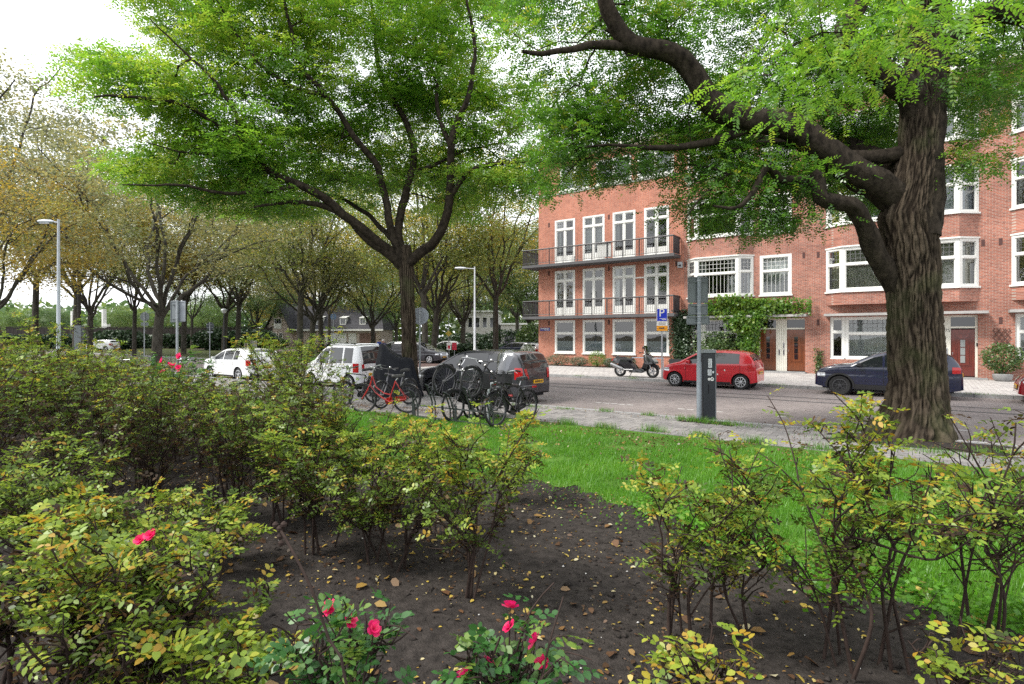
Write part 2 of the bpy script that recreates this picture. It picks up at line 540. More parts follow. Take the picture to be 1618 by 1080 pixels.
# near pavement: real tiles where they show, bedded in dark sand
np_ = sheet('near_pavement', -140, 70, 19.66, 22.1, 0.088, pm('joint_sand', (0.055, 0.05, 0.045), 0.95, var=0.4, vscale=8), thick=0.2)
b = MB()
s = -20.0
while s < 34:
    b.box(s, s + 0.985, -19.655, -19.5, -0.1, 0.122); s += 1.0
tag(b.build('kerb', STONE, np_), kind='stuff')
TS = 0.3
meshes = []
for k in range(9):
    b = MB(); e = 0.144
    dz = [r_.uniform(-0.004, 0.004) for _ in range(4)]
    top = [(-e, -e, 0.03 + dz[0]), (e, -e, 0.03 + dz[1]), (e, e, 0.03 + dz[2]), (-e, e, 0.03 + dz[3])]
    bot = [(x * 1.012, y * 1.012, 0.0) for x, y, _ in top]
    b.add(bot + top, [(4, 5, 6, 7), (0, 1, 5, 4), (1, 2, 6, 5), (2, 3, 7, 6), (3, 0, 4, 7)])
    meshes.append(b.mesh('paving_tile', TILEM[k % 3]))
rest = MB()
for row in range(8):
    off = 0.15 if row % 2 else 0.0
    for i in range(-70, 120):
        sx = i * TS + off; tt = 19.82 + row * TS
        if 20.2 < sx < 22.9 and tt < 20.95: continue          # tree pit
        if 17.2 < sx < 18.3 and tt < 20.2: continue           # weeds round the meter
        if 12.2 < sx < 23.2 and row < 8 and not (12.2 < sx < 13.2 and row < 3):
            o = link('tile', meshes[r_.randrange(9)], np_, (sx, -tt, 0.0875 + r_.uniform(-0.003, 0.002)))
            o.rotation_euler = (0, 0, r_.choice((0, 1, 2, 3)) * R(90) + r_.uniform(-0.012, 0.012))
        elif -20 < sx < 30:
            rest.box(sx - 0.145, sx + 0.145, -tt - 0.145, -tt + 0.145, 0.0875, 0.118 + r_.uniform(-0.003, 0.003))
tag(rest.build('tiles', TILEM[0], np_), kind='stuff')
sheet('tree_pit', 20.0, 23.0, 19.67, 20.95, 0.105, SOIL, parent=np_)
sheet('meter_patch', 17.1, 18.4, 19.67, 20.2, 0.105, SOIL, parent=np_)
# cycle parking bay beside the pavement
sheet('cycle_parking', -30, 12.6, 22.1, 23.35, 0.112, PAVEN, thick=0.15)

# lawn and soil bed


def soil_z(s, t):
    """height of the dug bed; meets the lawn at its edge"""
    p = np.stack([s * 1.3, t * 1.3, 0 * s], -1)
    q = np.stack([s * 9, t * 9, 0 * s], -1)
    e = np.clip((t - lawn_edge(s)) / 0.35, 0, 1)
    return 0.118 - 0.055 * e + e * (0.07 * (fbm(p, 3, 3) - 0.5) + 0.04 * (fbm(q, 3, 8) - 0.5))


def lawn_edge(s):
    s = np.asarray(s, float)
    return np.interp(s, [4, 15, 17.7, 19, 20, 21, 22.5, 27], [27.6, 27.1, 26.75, 26.9, 27.5, 28.0, 27.85, 27.8]) + 0.45 * (vnoise(np.stack([s * 1.7, 0 * s, 0 * s], -1), 5) - 0.5) + 0.35 * (vnoise(np.stack([s * 5.1, 0 * s, 0 * s], -1), 6) - 0.5)


b = MB()
ss_ = np.arange(-60, 70.01, 0.1); le = lawn_edge(ss_) + 0.05 * np.sin(ss_ * 17) * np.sin(ss_ * 5.3)
for k in range(len(ss_) - 1):
    a_, c_ = ss_[k], ss_[k + 1]; t0_ = 23.36 if c_ <= 12.6 else 22.1
    b.quad((a_, -le[k], 0.112), (c_, -le[k + 1], 0.112), (c_, -t0_, 0.112), (a_, -t0_, 0.112))
tag(street(b.build('lawn', LAWNM)), kind='structure')
ns, ntt = 330, 190
S_, T_ = np.meshgrid(np.linspace(4, 27, ns), np.linspace(26.3, 34.6, ntt), indexing='ij')
Z_ = soil_z(S_, T_)
Z_ = np.where(T_ < lawn_edge(S_), 0.106, Z_)
V = np.stack([S_.ravel(), -T_.ravel(), Z_.ravel()], -1)
idx = np.arange(ns * ntt).reshape(ns, ntt)
F = np.stack([idx[:-1, :-1].ravel(), idx[:-1, 1:].ravel(), idx[1:, 1:].ravel(), idx[1:, :-1].ravel()], -1)
soil = link('soil_bed', arrmesh('soil_bed', V, F, SOIL, smooth=True)); street(soil); tag(soil, kind='structure')
b = MB(); b.quad((-60, -60, 0.05), (70, -60, 0.05), (70, -27.0, 0.05), (-60, -27.0, 0.05))
o = street(b.build('soil', SOIL)); tag(o, kind='structure')

# ================================================================== BUILDINGS
WCACHE = {}
CURT = pm('net_curtain', (0.72, 0.72, 0.70), 0.9, var=0.08, vscale=2)
CURTC = pm('cream_curtain', (0.74, 0.69, 0.57), 0.9, var=0.12, vscale=2)
BLIND = pm('blind', (0.6, 0.62, 0.66), 0.7)
FILM = pm('frosted_film', (0.42, 0.47, 0.50), 0.35, var=0.05)
LEADW = pm('glazing_bar_white', (0.62, 0.62, 0.6), 0.5)
LEADD = pm('lead_came', (0.12, 0.12, 0.125), 0.6)
ROOM = pm('room_wall', (0.45, 0.42, 0.38), 0.9, var=0.15, vscale=0.8)


def window(parent, x, y, ang, wd, z0, z1, rows, fr=0.12, sill=0.06, lead=None, back=None, film=0.0, door=False, mull=0.10, label=None):
    """white timber window. rows: from the bottom [(height fraction, columns)]; origin at its lower-left corner on the wall face"""
    key = (round(wd, 2), round(z1 - z0, 2), tuple(rows), fr, sill, lead, back, film, door, mull)
    h = z1 - z0
    if key not in WCACHE:
        f = MB(); D0, D1 = -0.015, 0.10
        f.box(0, fr, D0, D1, 0, h); f.box(wd - fr, wd, D0, D1, 0, h)
        f.box(fr, wd - fr, D0, D1, h - fr * 0.9, h)
        f.box(fr, wd - fr, D0, D1, 0, fr)
        if sill: f.box(-0.05, wd + 0.05, -0.07, D0 - 0.001, -0.03, 0.05)
        panes = []; leads = MB(); zz = fr; H = h - fr * 1.9
        for ri, (fh, nc) in enumerate(rows):
            a, b_ = zz, zz + H * fh
            zz = b_
            if ri < len(rows) - 1:
                f.box(fr, wd - fr, D0 - 0.02, D1 - 0.01, b_ - 0.05, b_ + 0.05)
            ca = a + (0.05 if ri > 0 else 0); cb_ = b_ - (0.05 if ri < len(rows) - 1 else 0)
            wi = (wd - 2 * fr - (nc - 1) * mull) / nc
            for c in range(nc):
                xa = fr + c * (wi + mull); xb = xa + wi
                if c < nc - 1: f.box(xb, xb + mull, D0 + 0.01, D1 - 0.005, ca, cb_)
                st_ = 0.055 if door else 0.035
                kick = 0.42 if (door and ri == 0) else st_
                # sash of this light
                f.box(xa, xa + st_, 0.02, 0.07, ca, cb_); f.box(xb - st_, xb, 0.02, 0.07, ca, cb_)
                f.box(xa + st_, xb - st_, 0.02, 0.07, cb_ - st_, cb_); f.box(xa + st_, xb - st_, 0.02, 0.07, ca, ca + kick)
                pb = MB(); pb.quad((xa + st_, 0.05, ca + kick), (xb - st_, 0.05, ca + kick), (xb - st_, 0.05, cb_ - st_), (xa + st_, 0.05, cb_ - st_))
                panes.append(pb.mesh('pane', GLASS))
                if lead and (ri == len(rows) - 1 or lead.endswith('all')):
                    nx = max(2, round((xb - xa) / (0.2 if 'fine' in lead else 0.3))); nzb = 3 if ri == len(rows) - 1 else 1
                    for q in range(1, nx):
                        xx = xa + (xb - xa) * q / nx
                        leads.box(xx - 0.009, xx + 0.009, 0.036, 0.047, ca + st_, cb_ - st_)
                    for q in range(1, nzb):
                        z_ = ca + (cb_ - ca) * q / nzb
                        leads.box(xa + st_, xb - st_, 0.034, 0.046, z_ - 0.008, z_ + 0.008)
        fm = None
        if film:
            fb = MB(); fb.quad((fr + 0.03, 0.062, fr + 0.03), (wd - fr - 0.03, 0.062, fr + 0.03), (wd - fr - 0.03, 0.062, fr + H * film), (fr + 0.03, 0.062, fr + H * film))
            fm = fb.mesh('frosted_film', FILM)
        cm = None
        if back:
            cbm = MB(); nn = int(wd / 0.03)
            span = {'net': (0.0, 1.0), 'cream': (0.0, 1.0), 'blind': (0.0, 1.0), 'sides': (0.0, 0.22)}[back]

            def strip(xa, xb):
                m = max(4, int((xb - xa) / 0.035)); pts = []
                for q in range(m + 1):
                    xx = xa + (xb - xa) * q / m
                    pts.append((xx, 0.24 + (0.035 * math.sin(xx * 34) + 0.02 * math.sin(xx * 13 + 1) if back != 'blind' else 0)))
                for q in range(m):
                    (xa_, ya), (xb_, yb) = pts[q], pts[q + 1]
                    cbm.quad((xa_, ya, 0.05), (xb_, yb, 0.05), (xb_, yb, h - 0.05), (xa_, ya, h - 0.05))
            if back == 'blind':
                zq = 0.1
                while zq < h * 0.98:
                    cbm.box(0.06, wd - 0.06, 0.20, 0.235, zq, zq + 0.035); zq += 0.05
            elif back == 'sides':
                strip(0.06, wd * 0.24); strip(wd * 0.78, wd - 0.06)
            else: strip(0.06, wd - 0.06)
            cm = cbm.mesh('curtain', {'net': CURT, 'cream': CURTC, 'blind': BLIND, 'sides': CURT}[back])
        WCACHE[key] = (f.mesh('window', WHITE), panes, leads.mesh('glazing_bars', LEADW if (lead and 'white' in lead) else LEADD) if leads.v else None, fm, cm)
    fm_, panes, lm, flm, cm = WCACHE[key]
    o = link('balcony_door' if door else 'window', fm_, parent, (x, y, z0), ang)
    for p in panes: link('pane', p, o)
    if lm: tag(link('glazing_bars', lm, o), kind='stuff')
    if flm: link('frosted_film', flm, o)
    if cm: link('blind' if back == 'blind' else 'curtain', cm, o)
    if label: o['label'] = label
    return o


def wall_holes(mb, x0, x1, z0, z1, holes, y=0.0, depth=0.22, mat=0):
    xs = sorted({x0, x1, *[h[0] for h in holes], *[h[1] for h in holes]})
    zs = sorted({z0, z1, *[h[2] for h in holes], *[h[3] for h in holes]})
    xs = [v for v in xs if x0 <= v <= x1]; zs = [v for v in zs if z0 <= v <= z1]
    for i in range(len(xs) - 1):
        for j in range(len(zs) - 1):
            cx, cz = (xs[i] + xs[i + 1]) / 2, (zs[j] + zs[j + 1]) / 2
            if any(h[0] < cx < h[1] and h[2] < cz < h[3] for h in holes): continue
            mb.quad((xs[i], y, zs[j]), (xs[i + 1], y, zs[j]), (xs[i + 1], y, zs[j + 1]), (xs[i], y, zs[j + 1]), mat)
    for (a, b_, c, d) in holes:
        mb.quad((a, y, c), (a, y + depth, c), (a, y + depth, d), (a, y, d), mat)
        mb.quad((b_, y, c), (b_, y, d), (b_, y + depth, d), (b_, y + depth, c), mat)
        mb.quad((a, y, c), (b_, y, c), (b_, y + depth, c), (a, y + depth, c), mat)
        mb.quad((a, y, d), (a, y + depth, d), (b_, y + depth, d), (b_, y, d), mat)


def vent(parent, x, z, y=0.0):
    b = MB(); b.box(-0.06, 0.06, -0.012, 0.02, -0.15, 0.15)
    for q in range(5): b.box(-0.05, 0.05, -0.02, -0.0125, -0.13 + q * 0.055, -0.1 + q * 0.055)
    return link('vent_brick', VENTM or b.mesh('vent_brick', pm('vent_terracotta', (0.10, 0.05, 0.045), 0.8)), parent, (x, y, z))


VENTM = None
COLS = [(1.33, 2.89), (3.47, 5.05), (5.62, 7.16), (7.73, 9.30)]
# ---------------- corner block with the two long balconies
cb = thing('apartment_building', 'orange red brick corner apartment building with two long dark balconies', 'apartment building', (P0[0], P0[1], 0), ROT)
holes = []
for a, b_ in COLS:
    holes += [(a, b_, 0.9, 3.12), (a, b_, 3.45, 6.46), (a, b_, 6.93, 9.88)]
atticw = [(1.75, 3.95), (4.45, 6.9), (7.3, 9.6)]
holes += [(a, b_, 11.75, 13.35) for a, b_ in atticw]
wl = MB()
wall_holes(wl, 0, 10.2, 0.0, 13.9, holes)
wl.quad((0, 0, 0), (0, 14, 0), (0, 14, 13.9), (0, 0, 13.9))
wl.quad((0, 14, 0), (10.2, 14, 0), (10.2, 14, 13.9), (0, 14, 13.9))
wl.build('wall', BRICK_A, cb)
b = MB()
b.box(0.05, 10.15, 0.3, 13.95, 13.7, 13.8); b.box(0.0, 10.18, -0.2, 0.28, 13.9, 14.0); b.box(-0.2, 10.2, -0.45, 14.2, 14.002, 14.2)
b.build('roof', CREAM, cb)
b = MB(); b.box(-0.03, 10.19, -0.05, -0.003, 11.6, 11.7); b.build('coping', CONCRETE, cb)
b = MB()
for z in (0.3, 3.35, 6.8, 10.2):
    b.quad((0.1, 0.24, z), (10.1, 0.24, z), (10.1, 5, z), (0.1, 5, z))
    b.quad((0.1, 0.24, z - 0.25), (10.1, 0.24, z - 0.25), (10.1, 5, z - 0.25), (0.1, 5, z - 0.25))
b.quad((0.1, 5, 0), (10.1, 5, 0), (10.1, 5, 13.6), (0.1, 5, 13.6))
for x in (0.1, 5.3, 10.1): b.quad((x, 0.24, 0), (x, 5, 0), (x, 5, 13.6), (x, 0.24, 13.6))
b.build('room', ROOM, cb)
backs = ['sides', 'net', 'sides', None]
for i, (a, b_) in enumerate(COLS):
    window(cb, a, 0, 0, b_ - a, 0.9, 3.12, ((0.62, 1), (0.38, 1)), fr=0.13, film=0.36)
    window(cb, a, 0, 0, b_ - a, 3.45, 6.46, ((0.79, 2), (0.21, 2)), fr=0.11, sill=0, door=True, back='sides' if i in (0, 2) else None)
    window(cb, a, 0, 0, b_ - a, 6.93, 9.88, ((0.79, 2), (0.21, 2)), fr=0.11, sill=0, door=True, lead='lead', back='net' if i == 1 else ('sides' if i < 3 else None))
for a, b_ in atticw:
    window(cb, a, 0, 0, b_ - a, 11.75, 13.35, ((1.0, 2),), fr=0.12, back='blind')
for x in (0.85, 5.35, 9.75):
    for z in (6.35, 9.65, 2.95): vent(cb, x, z)
b = MB(); b.box(7.17, 7.72, -0.03, 0.001, 5.62, 5.70); b.build('wall_ledge', WHITE, cb)
b = MB(); b.box(9.86, 10.14, -0.14, -0.002, 6.08, 6.42, 0); b.box(9.92, 10.08, -0.15, -0.141, 6.15, 6.25, 1); b.build('wall_box', [pm('grey_box', (0.4, 0.42, 0.44), 0.5), DARKIRON], cb)
# blue street-name plate with two lines of worn white lettering (not legible in the photograph)
b = MB(); b.box(0.13, 0.93, -0.022, -0.002, 2.42, 2.63); pl = b.build('street_name_plate', pm('enamel_blue', (0.03, 0.045, 0.24), 0.3), cb)
b = MB(); q = random.Random(3); x = 0.17
while x < 0.85:
    wdt = q.uniform(0.02, 0.045); b.box(x, x + wdt, -0.026, -0.0222, 2.545, 2.605 - q.random() * 0.015); x += wdt + 0.012
x = 0.5
while x < 0.88:
    wdt = q.uniform(0.012, 0.03); b.box(x, x + wdt, -0.026, -0.0222, 2.465, 2.50); x += wdt + 0.01
b.build('plate_lettering', WHITE, pl)


def balcony(z, label):
    sb = MB()
    sb.box(-0.6, 10.0, -1.1, -0.002, z, z + 0.17); sb.box(-0.6, -0.003, -0.002, 2.2, z, z + 0.17)
    sb.box(-0.62, 10.02, -1.125, -1.10, z + 0.01, z + 0.18)           # dark fascia lip
    bal = sb.build('balcony', pm('balcony_slab', (0.085, 0.085, 0.09), 0.7, var=0.15, vscale=2), cb); bal['label'] = label
    r = MB(); zt = z + 1.2; F_ = -1.06
    r.tube([(-0.56, 2.15, zt), (-0.56, F_, zt), (9.96, F_, zt), (9.96, -0.02, zt)], 0.045, 8)
    r.tube([(-0.56, 2.15, z + 0.3), (-0.56, F_, z + 0.3), (9.96, F_, z + 0.3), (9.96, -0.02, z + 0.3)], 0.016, 6)
    for x in np.linspace(-0.56, 9.96, 11):
        r.box(x - 0.02, x + 0.02, F_ - 0.02, F_ + 0.02, z + 0.17, zt)
    for y in (2.1, 1.0): r.box(-0.58, -0.54, y - 0.02, y + 0.02, z + 0.17, zt)
    r.build('handrail', DARKIRON, bal, smooth=True)
    bb = MB()
    for x in np.arange(-0.5, 9.95, 0.115): bb.box(x - 0.008, x + 0.008, F_ - 0.008, F_ + 0.008, z + 0.25, zt - 0.02)
    for y in np.arange(F_ + 0.08, 2.1, 0.075):
        bb.box(-0.571, -0.549, y - 0.011, y + 0.011, z + 0.2, zt - 0.02)
    for y in np.arange(F_ + 0.05, -0.05, 0.05):
        bb.box(9.95, 9.97, y - 0.014, y + 0.014, z + 0.2, zt - 0.02)
    tag(bb.build('balusters', DARKIRON, bal), kind='stuff')
    return bal


balcony(3.2, 'lower dark balcony')
bl2 = balcony(6.66, 'upper dark balcony')
b = MB(); b.box(5.05, 6.0, -1.02, -0.99, 6.95, 7.82); b.box(5.05, 5.9, -1.0, -0.55, 6.84, 6.9); b.build('white_screen', WHITE, bl2)
b = MB(); b.box(3.05, 3.25, -0.8, -0.6, 6.84, 7.25); b.build('white_canister', WHITE, bl2)

# ---------------- terrace with bays to the right
tb = thing('terraced_apartments', 'brown red brick terraced apartment block with white bay windows and doors', 'apartment building', (P0[0], P0[1], 0), ROT)
BAYS = [(10.42, 11.08, 13.42, 14.05), (17.57, 18.32, 22.9, 23.6), (24.72, 25.4, 30.2, 30.9)]
holes = []
for (a, b_, c, d) in BAYS:
    for z0, z1 in ((4.25, 6.42), (7.58, 9.68), (10.88, 12.9)): holes.append((a + 0.15, d - 0.15, z0, z1))
holes += [(14.38, 15.96, 4.23, 6.42), (14.38, 15.96, 7.57, 9.70), (14.38, 15.96, 10.9, 12.9)]
holes += [(10.64, 13.9, 0.95, 3.06), (14.33, 16.59, 0.2, 3.02)]
holes += [(17.73, 20.95, 0.9, 3.02), (21.2, 23.58, 0.2, 3.02)]
holes += [(24.84, 27.9, 1.02, 3.04)]
wl = MB()
wall_holes(wl, 10.205, 36, 0.0, 13.85, holes, depth=0.3)
wl.quad((36, 0, 0), (36, 14, 0), (36, 14, 13.85), (36, 0, 13.85))
wl.quad((10.2, 14, 0), (36, 14, 0), (36, 14, 13.85), (10.2, 14, 13.85))
for (a, b_, c, d) in BAYS:
    prof = [(a, -0.001), (b_, -0.6), (c, -0.6), (d, -0.001)]
    for z0, z1 in ((3.62, 4.22), (6.46, 7.55), (9.72, 10.85), (12.95, 13.85)):
        for k in range(3):
            (xa, ya), (xb, yb) = prof[k], prof[k + 1]
            wl.quad((xa, ya, z0), (xb, yb, z0), (xb, yb, z1), (xa, ya, z1))
        wl.add([(x, y, z0) for x, y in prof], [(0, 1, 2, 3)])
wl.build('wall', BRICK_B, tb)
b = MB(); b.box(10.25, 36.1, 0.3, 14.1, 13.6, 13.75); b.box(10.21, 36.3, -1.1, 14.3, 13.86, 14.1); b.build('roof', WHITE, tb)
b = MB()
for z in (0.3, 3.6, 7.0, 10.3):
    for dz in (0, -0.3): b.quad((10.3, 0.33, z + dz), (35.9, 0.33, z + dz), (35.9, 5, z + dz), (10.3, 5, z + dz))
b.quad((10.3, 5, 0), (35.9, 5, 0), (35.9, 5, 13.5), (10.3, 5, 13.5))
for x in (10.3, 14.2, 17.0, 21.05, 24.2, 30, 35.9): b.quad((x, 0.33, 0), (x, 5, 0), (x, 5, 13.5), (x, 0.33, 13.5))
b.build('room', ROOM, tb)
for bi, (a, b_, c, d) in enumerate(BAYS):
    for fi, (z0, z1) in enumerate(((4.25, 6.44), (7.58, 9.70), (10.88, 12.93))):
        bk = [['sides', None, 'net'], ['cream', 'blind', 'net'], [None, 'sides', 'net']][bi][fi]
        ld = 'finewhiteall' if (bi == 0 and fi == 0) else ('finelead' if fi == 0 else None)
        an1 = math.atan2(-0.6, b_ - a); an2 = math.atan2(0.6, d - c)
        l1 = math.hypot(b_ - a, 0.6) - 0.004; l2 = math.hypot(d - c, 0.6) - 0.004
        window(tb, a, 0, an1, l1, z0, z1, ((0.63, 1), (0.37, 1)), fr=0.13, lead=ld, back=bk)
        if bi == 0: window(tb, b_, -0.6, 0, c - b_, z0, z1, ((0.6, 1), (0.4, 1)), fr=0.15, lead=ld, back=bk)
        else: window(tb, b_, -0.6, 0, c - b_, z0, z1, ((0.63, 2), (0.37, 2)), fr=0.16, lead=ld, back=bk, mull=0.55)
        window(tb, c, -0.6, an2, l2, z0, z1, ((0.63, 1), (0.37, 1)), fr=0.13, lead=ld, back=bk)
        t = MB()      # white head board on top of the bay window
        pr = [(a - 0.06, 0.0), (b_ - 0.03, -0.69), (c + 0.03, -0.69), (d + 0.06, 0.0)]
        t.add([(x, y, z1 + 0.001) for x, y in pr] + [(x, y, z1 + 0.07) for x, y in pr], [(0, 1, 2, 3), (4, 5, 6, 7), (0, 1, 5, 4), (1, 2, 6, 5), (2, 3, 7, 6)])
        t.build('head_board', WHITE, tb)
for fi, (z0, z1, bk) in enumerate(((4.23, 6.42, 'net'), (7.57, 9.70, None), (10.9, 12.9, None))):
    window(tb, 14.38, 0, 0, 1.58, z0, z1, ((0.62, 1), (0.38, 1)), fr=0.15, lead='finewhiteall' if fi == 0 else None, back=bk)
window(tb, 10.64, 0.08, 0, 0.62, 0.95, 3.06, ((0.66, 1), (0.34, 1)), fr=0.1, lead='lead')
window(tb, 11.27, 0.08, 0, 2.63, 0.95, 3.06, ((0.64, 1), (0.36, 1)), fr=0.13, lead='finelead')
window(tb, 17.73, 0.08, 0, 0.66, 0.9, 3.02, ((0.66, 1), (0.34, 1)), fr=0.12)
window(tb, 18.40, 0.08, 0, 2.53, 0.9, 3.02, ((0.62, 1), (0.38, 1)), fr=0.13, lead='finelead', back='net')
window(tb, 24.84, 0.08, 0, 3.04, 1.02, 3.04, ((0.62, 1), (0.38, 1)), fr=0.14, back='net')
b = MB(); b.box(10.42, 16.75, -0.75, -0.002, 3.07, 3.19); b.build('canopy', CONCRETE, tb)
b = MB(); b.box(17.55, 23.9, -0.75, -0.002, 3.06, 3.18); b.build('canopy', CONCRETE, tb)
b = MB(); b.box(24.6, 31, -0.75, -0.002, 3.08, 3.2); b.build('canopy', CONCRETE, tb)


def door(x0, x1, z0, z1, mat, y=0.2, style='slot', label=None):
    f = MB(); wd = x1 - x0; h = z1 - z0
    f.box(0, wd, 0, 0.05, 0, h)
    d = f.build('front_door', mat, tb, loc=(x0, y, z0)); d['label'] = label
    m = MB()
    cx = wd / 2
    # raised stepped mouldings round the slot
    for k, (wx, za, zb) in enumerate(((0.27, 0.45, h - 0.2), (0.2, 0.5, h - 0.27))):
        e = 0.03; yy = -0.012 - 0.012 * k
        m.box(cx - wx - e, cx - wx, yy, -0.0005, za, zb); m.box(cx + wx, cx + wx + e, yy, -0.0005, za, zb)
        m.box(cx - wx, cx + wx, yy, -0.0005, zb - e, zb); m.box(cx - wx, cx + wx, yy, -0.0005, za, za + e)
    if style == 'funnel':
        m.add([(cx - 0.26, -0.02, h - 0.22), (cx + 0.26, -0.02, h - 0.22), (cx + 0.12, -0.045, h - 0.42), (cx - 0.12, -0.045, h - 0.42)], [(0, 1, 2, 3)])
    m.box(0.02, wd - 0.02, -0.02, -0.0006, 0.02, 0.2)
    m.build('moulding', mat, d)
    n = 4 if style == 'slot' else 3
    zb, zt = 0.6, h - (0.35 if style == 'slot' else 0.45)
    for k in range(n):
        g = MB(); a = zb + (zt - zb) * k / n; g.box(cx - 0.085, cx + 0.085, -0.02, -0.0008, a + 0.02, a + (zt - zb) / n - 0.02)
        g.build('door_pane', DARKGLASS if style == 'slot' else pm('frosted_door_glass', (0.25, 0.27, 0.27), 0.2), d)
    hd = MB(); hd.tube([(0.07, -0.03, 1.0), (0.07, -0.07, 1.0), (0.07, -0.07, 1.12)], 0.012, 6); hd.build('handle', CHROME, d)
    return d


door(14.36, 15.17, 0.22, 2.40, WOODDOOR, label='left varnished door under the vine')
door(15.70, 16.57, 0.22, 2.40, WOODDOOR, label='right varnished door under the vine')
door(22.61, 23.48, 0.22, 2.36, WOODRED, style='funnel', label='dark red-brown front door')


def porch(x0, x1, gaps, z0=0.2, zt=3.02, y=0.2, head=2.42):
    b = MB()
    x = x0
    for (a, b_) in gaps:
        b.box(x, a - 0.002, y - 0.06, y + 0.06, z0, zt - 0.002)
        b.box(a, b_, y - 0.05, y + 0.055, head, head + 0.08)
        b.box(a, b_, y - 0.05, y + 0.055, zt - 0.09, zt - 0.002)
        g = MB(); g.quad((a, y + 0.02, head + 0.08), (b_, y + 0.02, head + 0.08), (b_, y + 0.02, zt - 0.09), (a, y + 0.02, zt - 0.09)); g.build('fanlight_pane', DARKGLASS, tb)
        x = b_ + 0.002
    b.box(x, x1, y - 0.06, y + 0.06, z0, zt - 0.002)
    # tongue and groove lines of the wide white panel
    return b.build('door_frame', CREAM, tb)


pf = porch(14.335, 16.588, [(14.36, 15.17), (15.70, 16.57)])
b = MB()
for x in (15.26, 15.35, 15.44, 15.53, 15.62): b.box(x - 0.006, x + 0.006, 0.1385, 0.1405, 0.25, 2.95)
b.build('panel_grooves', pm('groove_grey', (0.35, 0.34, 0.3), 0.8), tb)
for x, z in ((15.33, 1.2), (15.55, 1.2), (15.55, 1.55)):
    b = MB(); b.box(x - 0.035, x + 0.035, 0.125, 0.139, z - 0.16, z + 0.16, 0); b.box(x - 0.02, x + 0.02, 0.12, 0.1245, z - 0.12, z + 0.12, 1); b.build('letter_slot', [CHROME, BLACKM], tb)
pf2 = porch(21.205, 23.575, [(22.61, 23.48)])
link('house_number', textmesh('475', 0.2, 'house_number', BLACKP), tb, (22.44, 0.135, 2.32))
b = MB(); b.box(22.3, 22.5, 0.11, 0.139, 1.15, 1.5); b.build('letter_slot', CHROME, tb)
b = MB(); b.box(23.525, 23.565, 0.1, 0.139, 1.6, 1.75); b.build('door_bell', BLACKM, tb)
b = MB(); b.box(14.3, 16.65, -0.35, 0.19, 0.0, 0.2); b.build('door_step', STONE, tb)
b = MB(); b.box(22.4, 23.9, -0.45, 0.19, 0.0, 0.2); b.build('door_step', STONE, tb)
for x, z in ((10.28, 6.25), (16.53, 6.27), (17.2, 6.25), (17.2, 2.77), (23.75, 6.23), (24.35, 6.23), (24.35, 2.75), (23.75, 9.6), (24.35, 9.6), (16.53, 9.6), (17.2, 9.6)):
    vent(tb, x, z)

# ---------------- wooden trellis on the wall
tr_ = thing('trellis', 'brown diagonal wooden trellis on the brick wall near the right edge', 'trellis', W(24.38, 0.03, 1.35), ROT)
TRW = pm('trellis_wood', (0.10, 0.045, 0.035), 0.7)
for k in range(-4, 6):
    for sg, yy in ((1, -0.012), (-1, -0.03)):
        pts = []
        x_at = lambda z: k * 0.19 + sg * (z - 0.5) * 0.62
        zs = [z for z in np.linspace(0, 1.05, 43) if -0.3 <= x_at(z) <= 0.3]
        if len(zs) < 3: continue
        b = MB(); b.bar((x_at(zs[0]), yy, zs[0]), (x_at(zs[-1]), yy, zs[-1]), 0.035, 0.014, up=(0, 1, 0)); b.build('slat', TRW, tr_)

# ---------------- far house with steep roof (beyond the verge)
HB = brickmat('pale_far_brick', (0.66, 0.56, 0.50), (0.58, 0.48, 0.43), (0.35, 0.32, 0.29), dirt=0.15)
TILER = brickmat('grey_roof_tiles', (0.085, 0.085, 0.095), (0.065, 0.065, 0.075), (0.03, 0.03, 0.035), bw=0.3, bh=0.3, ms=0.03, dirt=0.2)
HROT = R(-6)
hx0 = at(427, 531, 100)[0]
hs = thing('gabled_house', 'low house with steep grey tiled roof and white garage doors', 'house', (hx0, 100, 0), HROT)
b = MB()
# gable wing (left) faces the camera, long roof to the right
b.add([(-0.7, 0, 0), (3.6, 0, 0), (3.6, 0, 3.3), (1.4, 0, 7.5), (-0.7, 0, 3.3)], [(0, 1, 2, 3, 4)])
b.quad((3.6, 1.2, 0), (19.5, 1.2, 0), (19.5, 1.2, 3.2), (3.6, 1.2, 3.2))
b.quad((-0.7, 0, 0), (-0.7, 8, 0), (-0.7, 8, 3.3), (-0.7, 0, 3.3))
b.quad((19.5, 1.2, 0), (19.5, 8, 0), (19.5, 8, 3.2), (19.5, 1.2, 3.2)); b.quad((3.6, 0, 0), (3.6, 1.2, 0), (3.6, 1.2, 3.3), (3.6, 0, 3.3))
b.add([(19.5, 1.2, 3.2), (19.5, 9.2, 3.2), (18.3, 5.2, 7.3)], [(0, 1, 2)])
b.build('wall', HB, hs)
b = MB()
b.quad((-1.2, -0.3, 2.9), (-1.2, 9, 2.9), (1.4, 9, 8.0), (1.4, -0.3, 8.0)); b.quad((4.0, -0.3, 2.9), (4.0, 9, 2.9), (1.4, 9, 8.0), (1.4, -0.3, 8.0))
b.quad((2.5, 0.7, 3.2), (20.2, 0.7, 3.2), (18.2, 5.2, 7.6), (1.4, 5.2, 7.6)); b.quad((1.4, 9.4, 3.2), (20.2, 9.4, 3.2), (18.2, 5.2, 7.6), (1.4, 5.2, 7.6))
b.add([(20.2, 0.7, 3.2), (20.2, 9.4, 3.2), (18.2, 5.2, 7.6)], [(0, 1, 2)])
b.build('roof', TILER, hs)
b = MB(); b.box(3.7, 20.2, 0.5, 0.75, 3.0, 3.3); b.box(-1.25, -0.6, -0.35, 0.1, 2.75, 2.95); b.build('gutter', WHITE, hs)
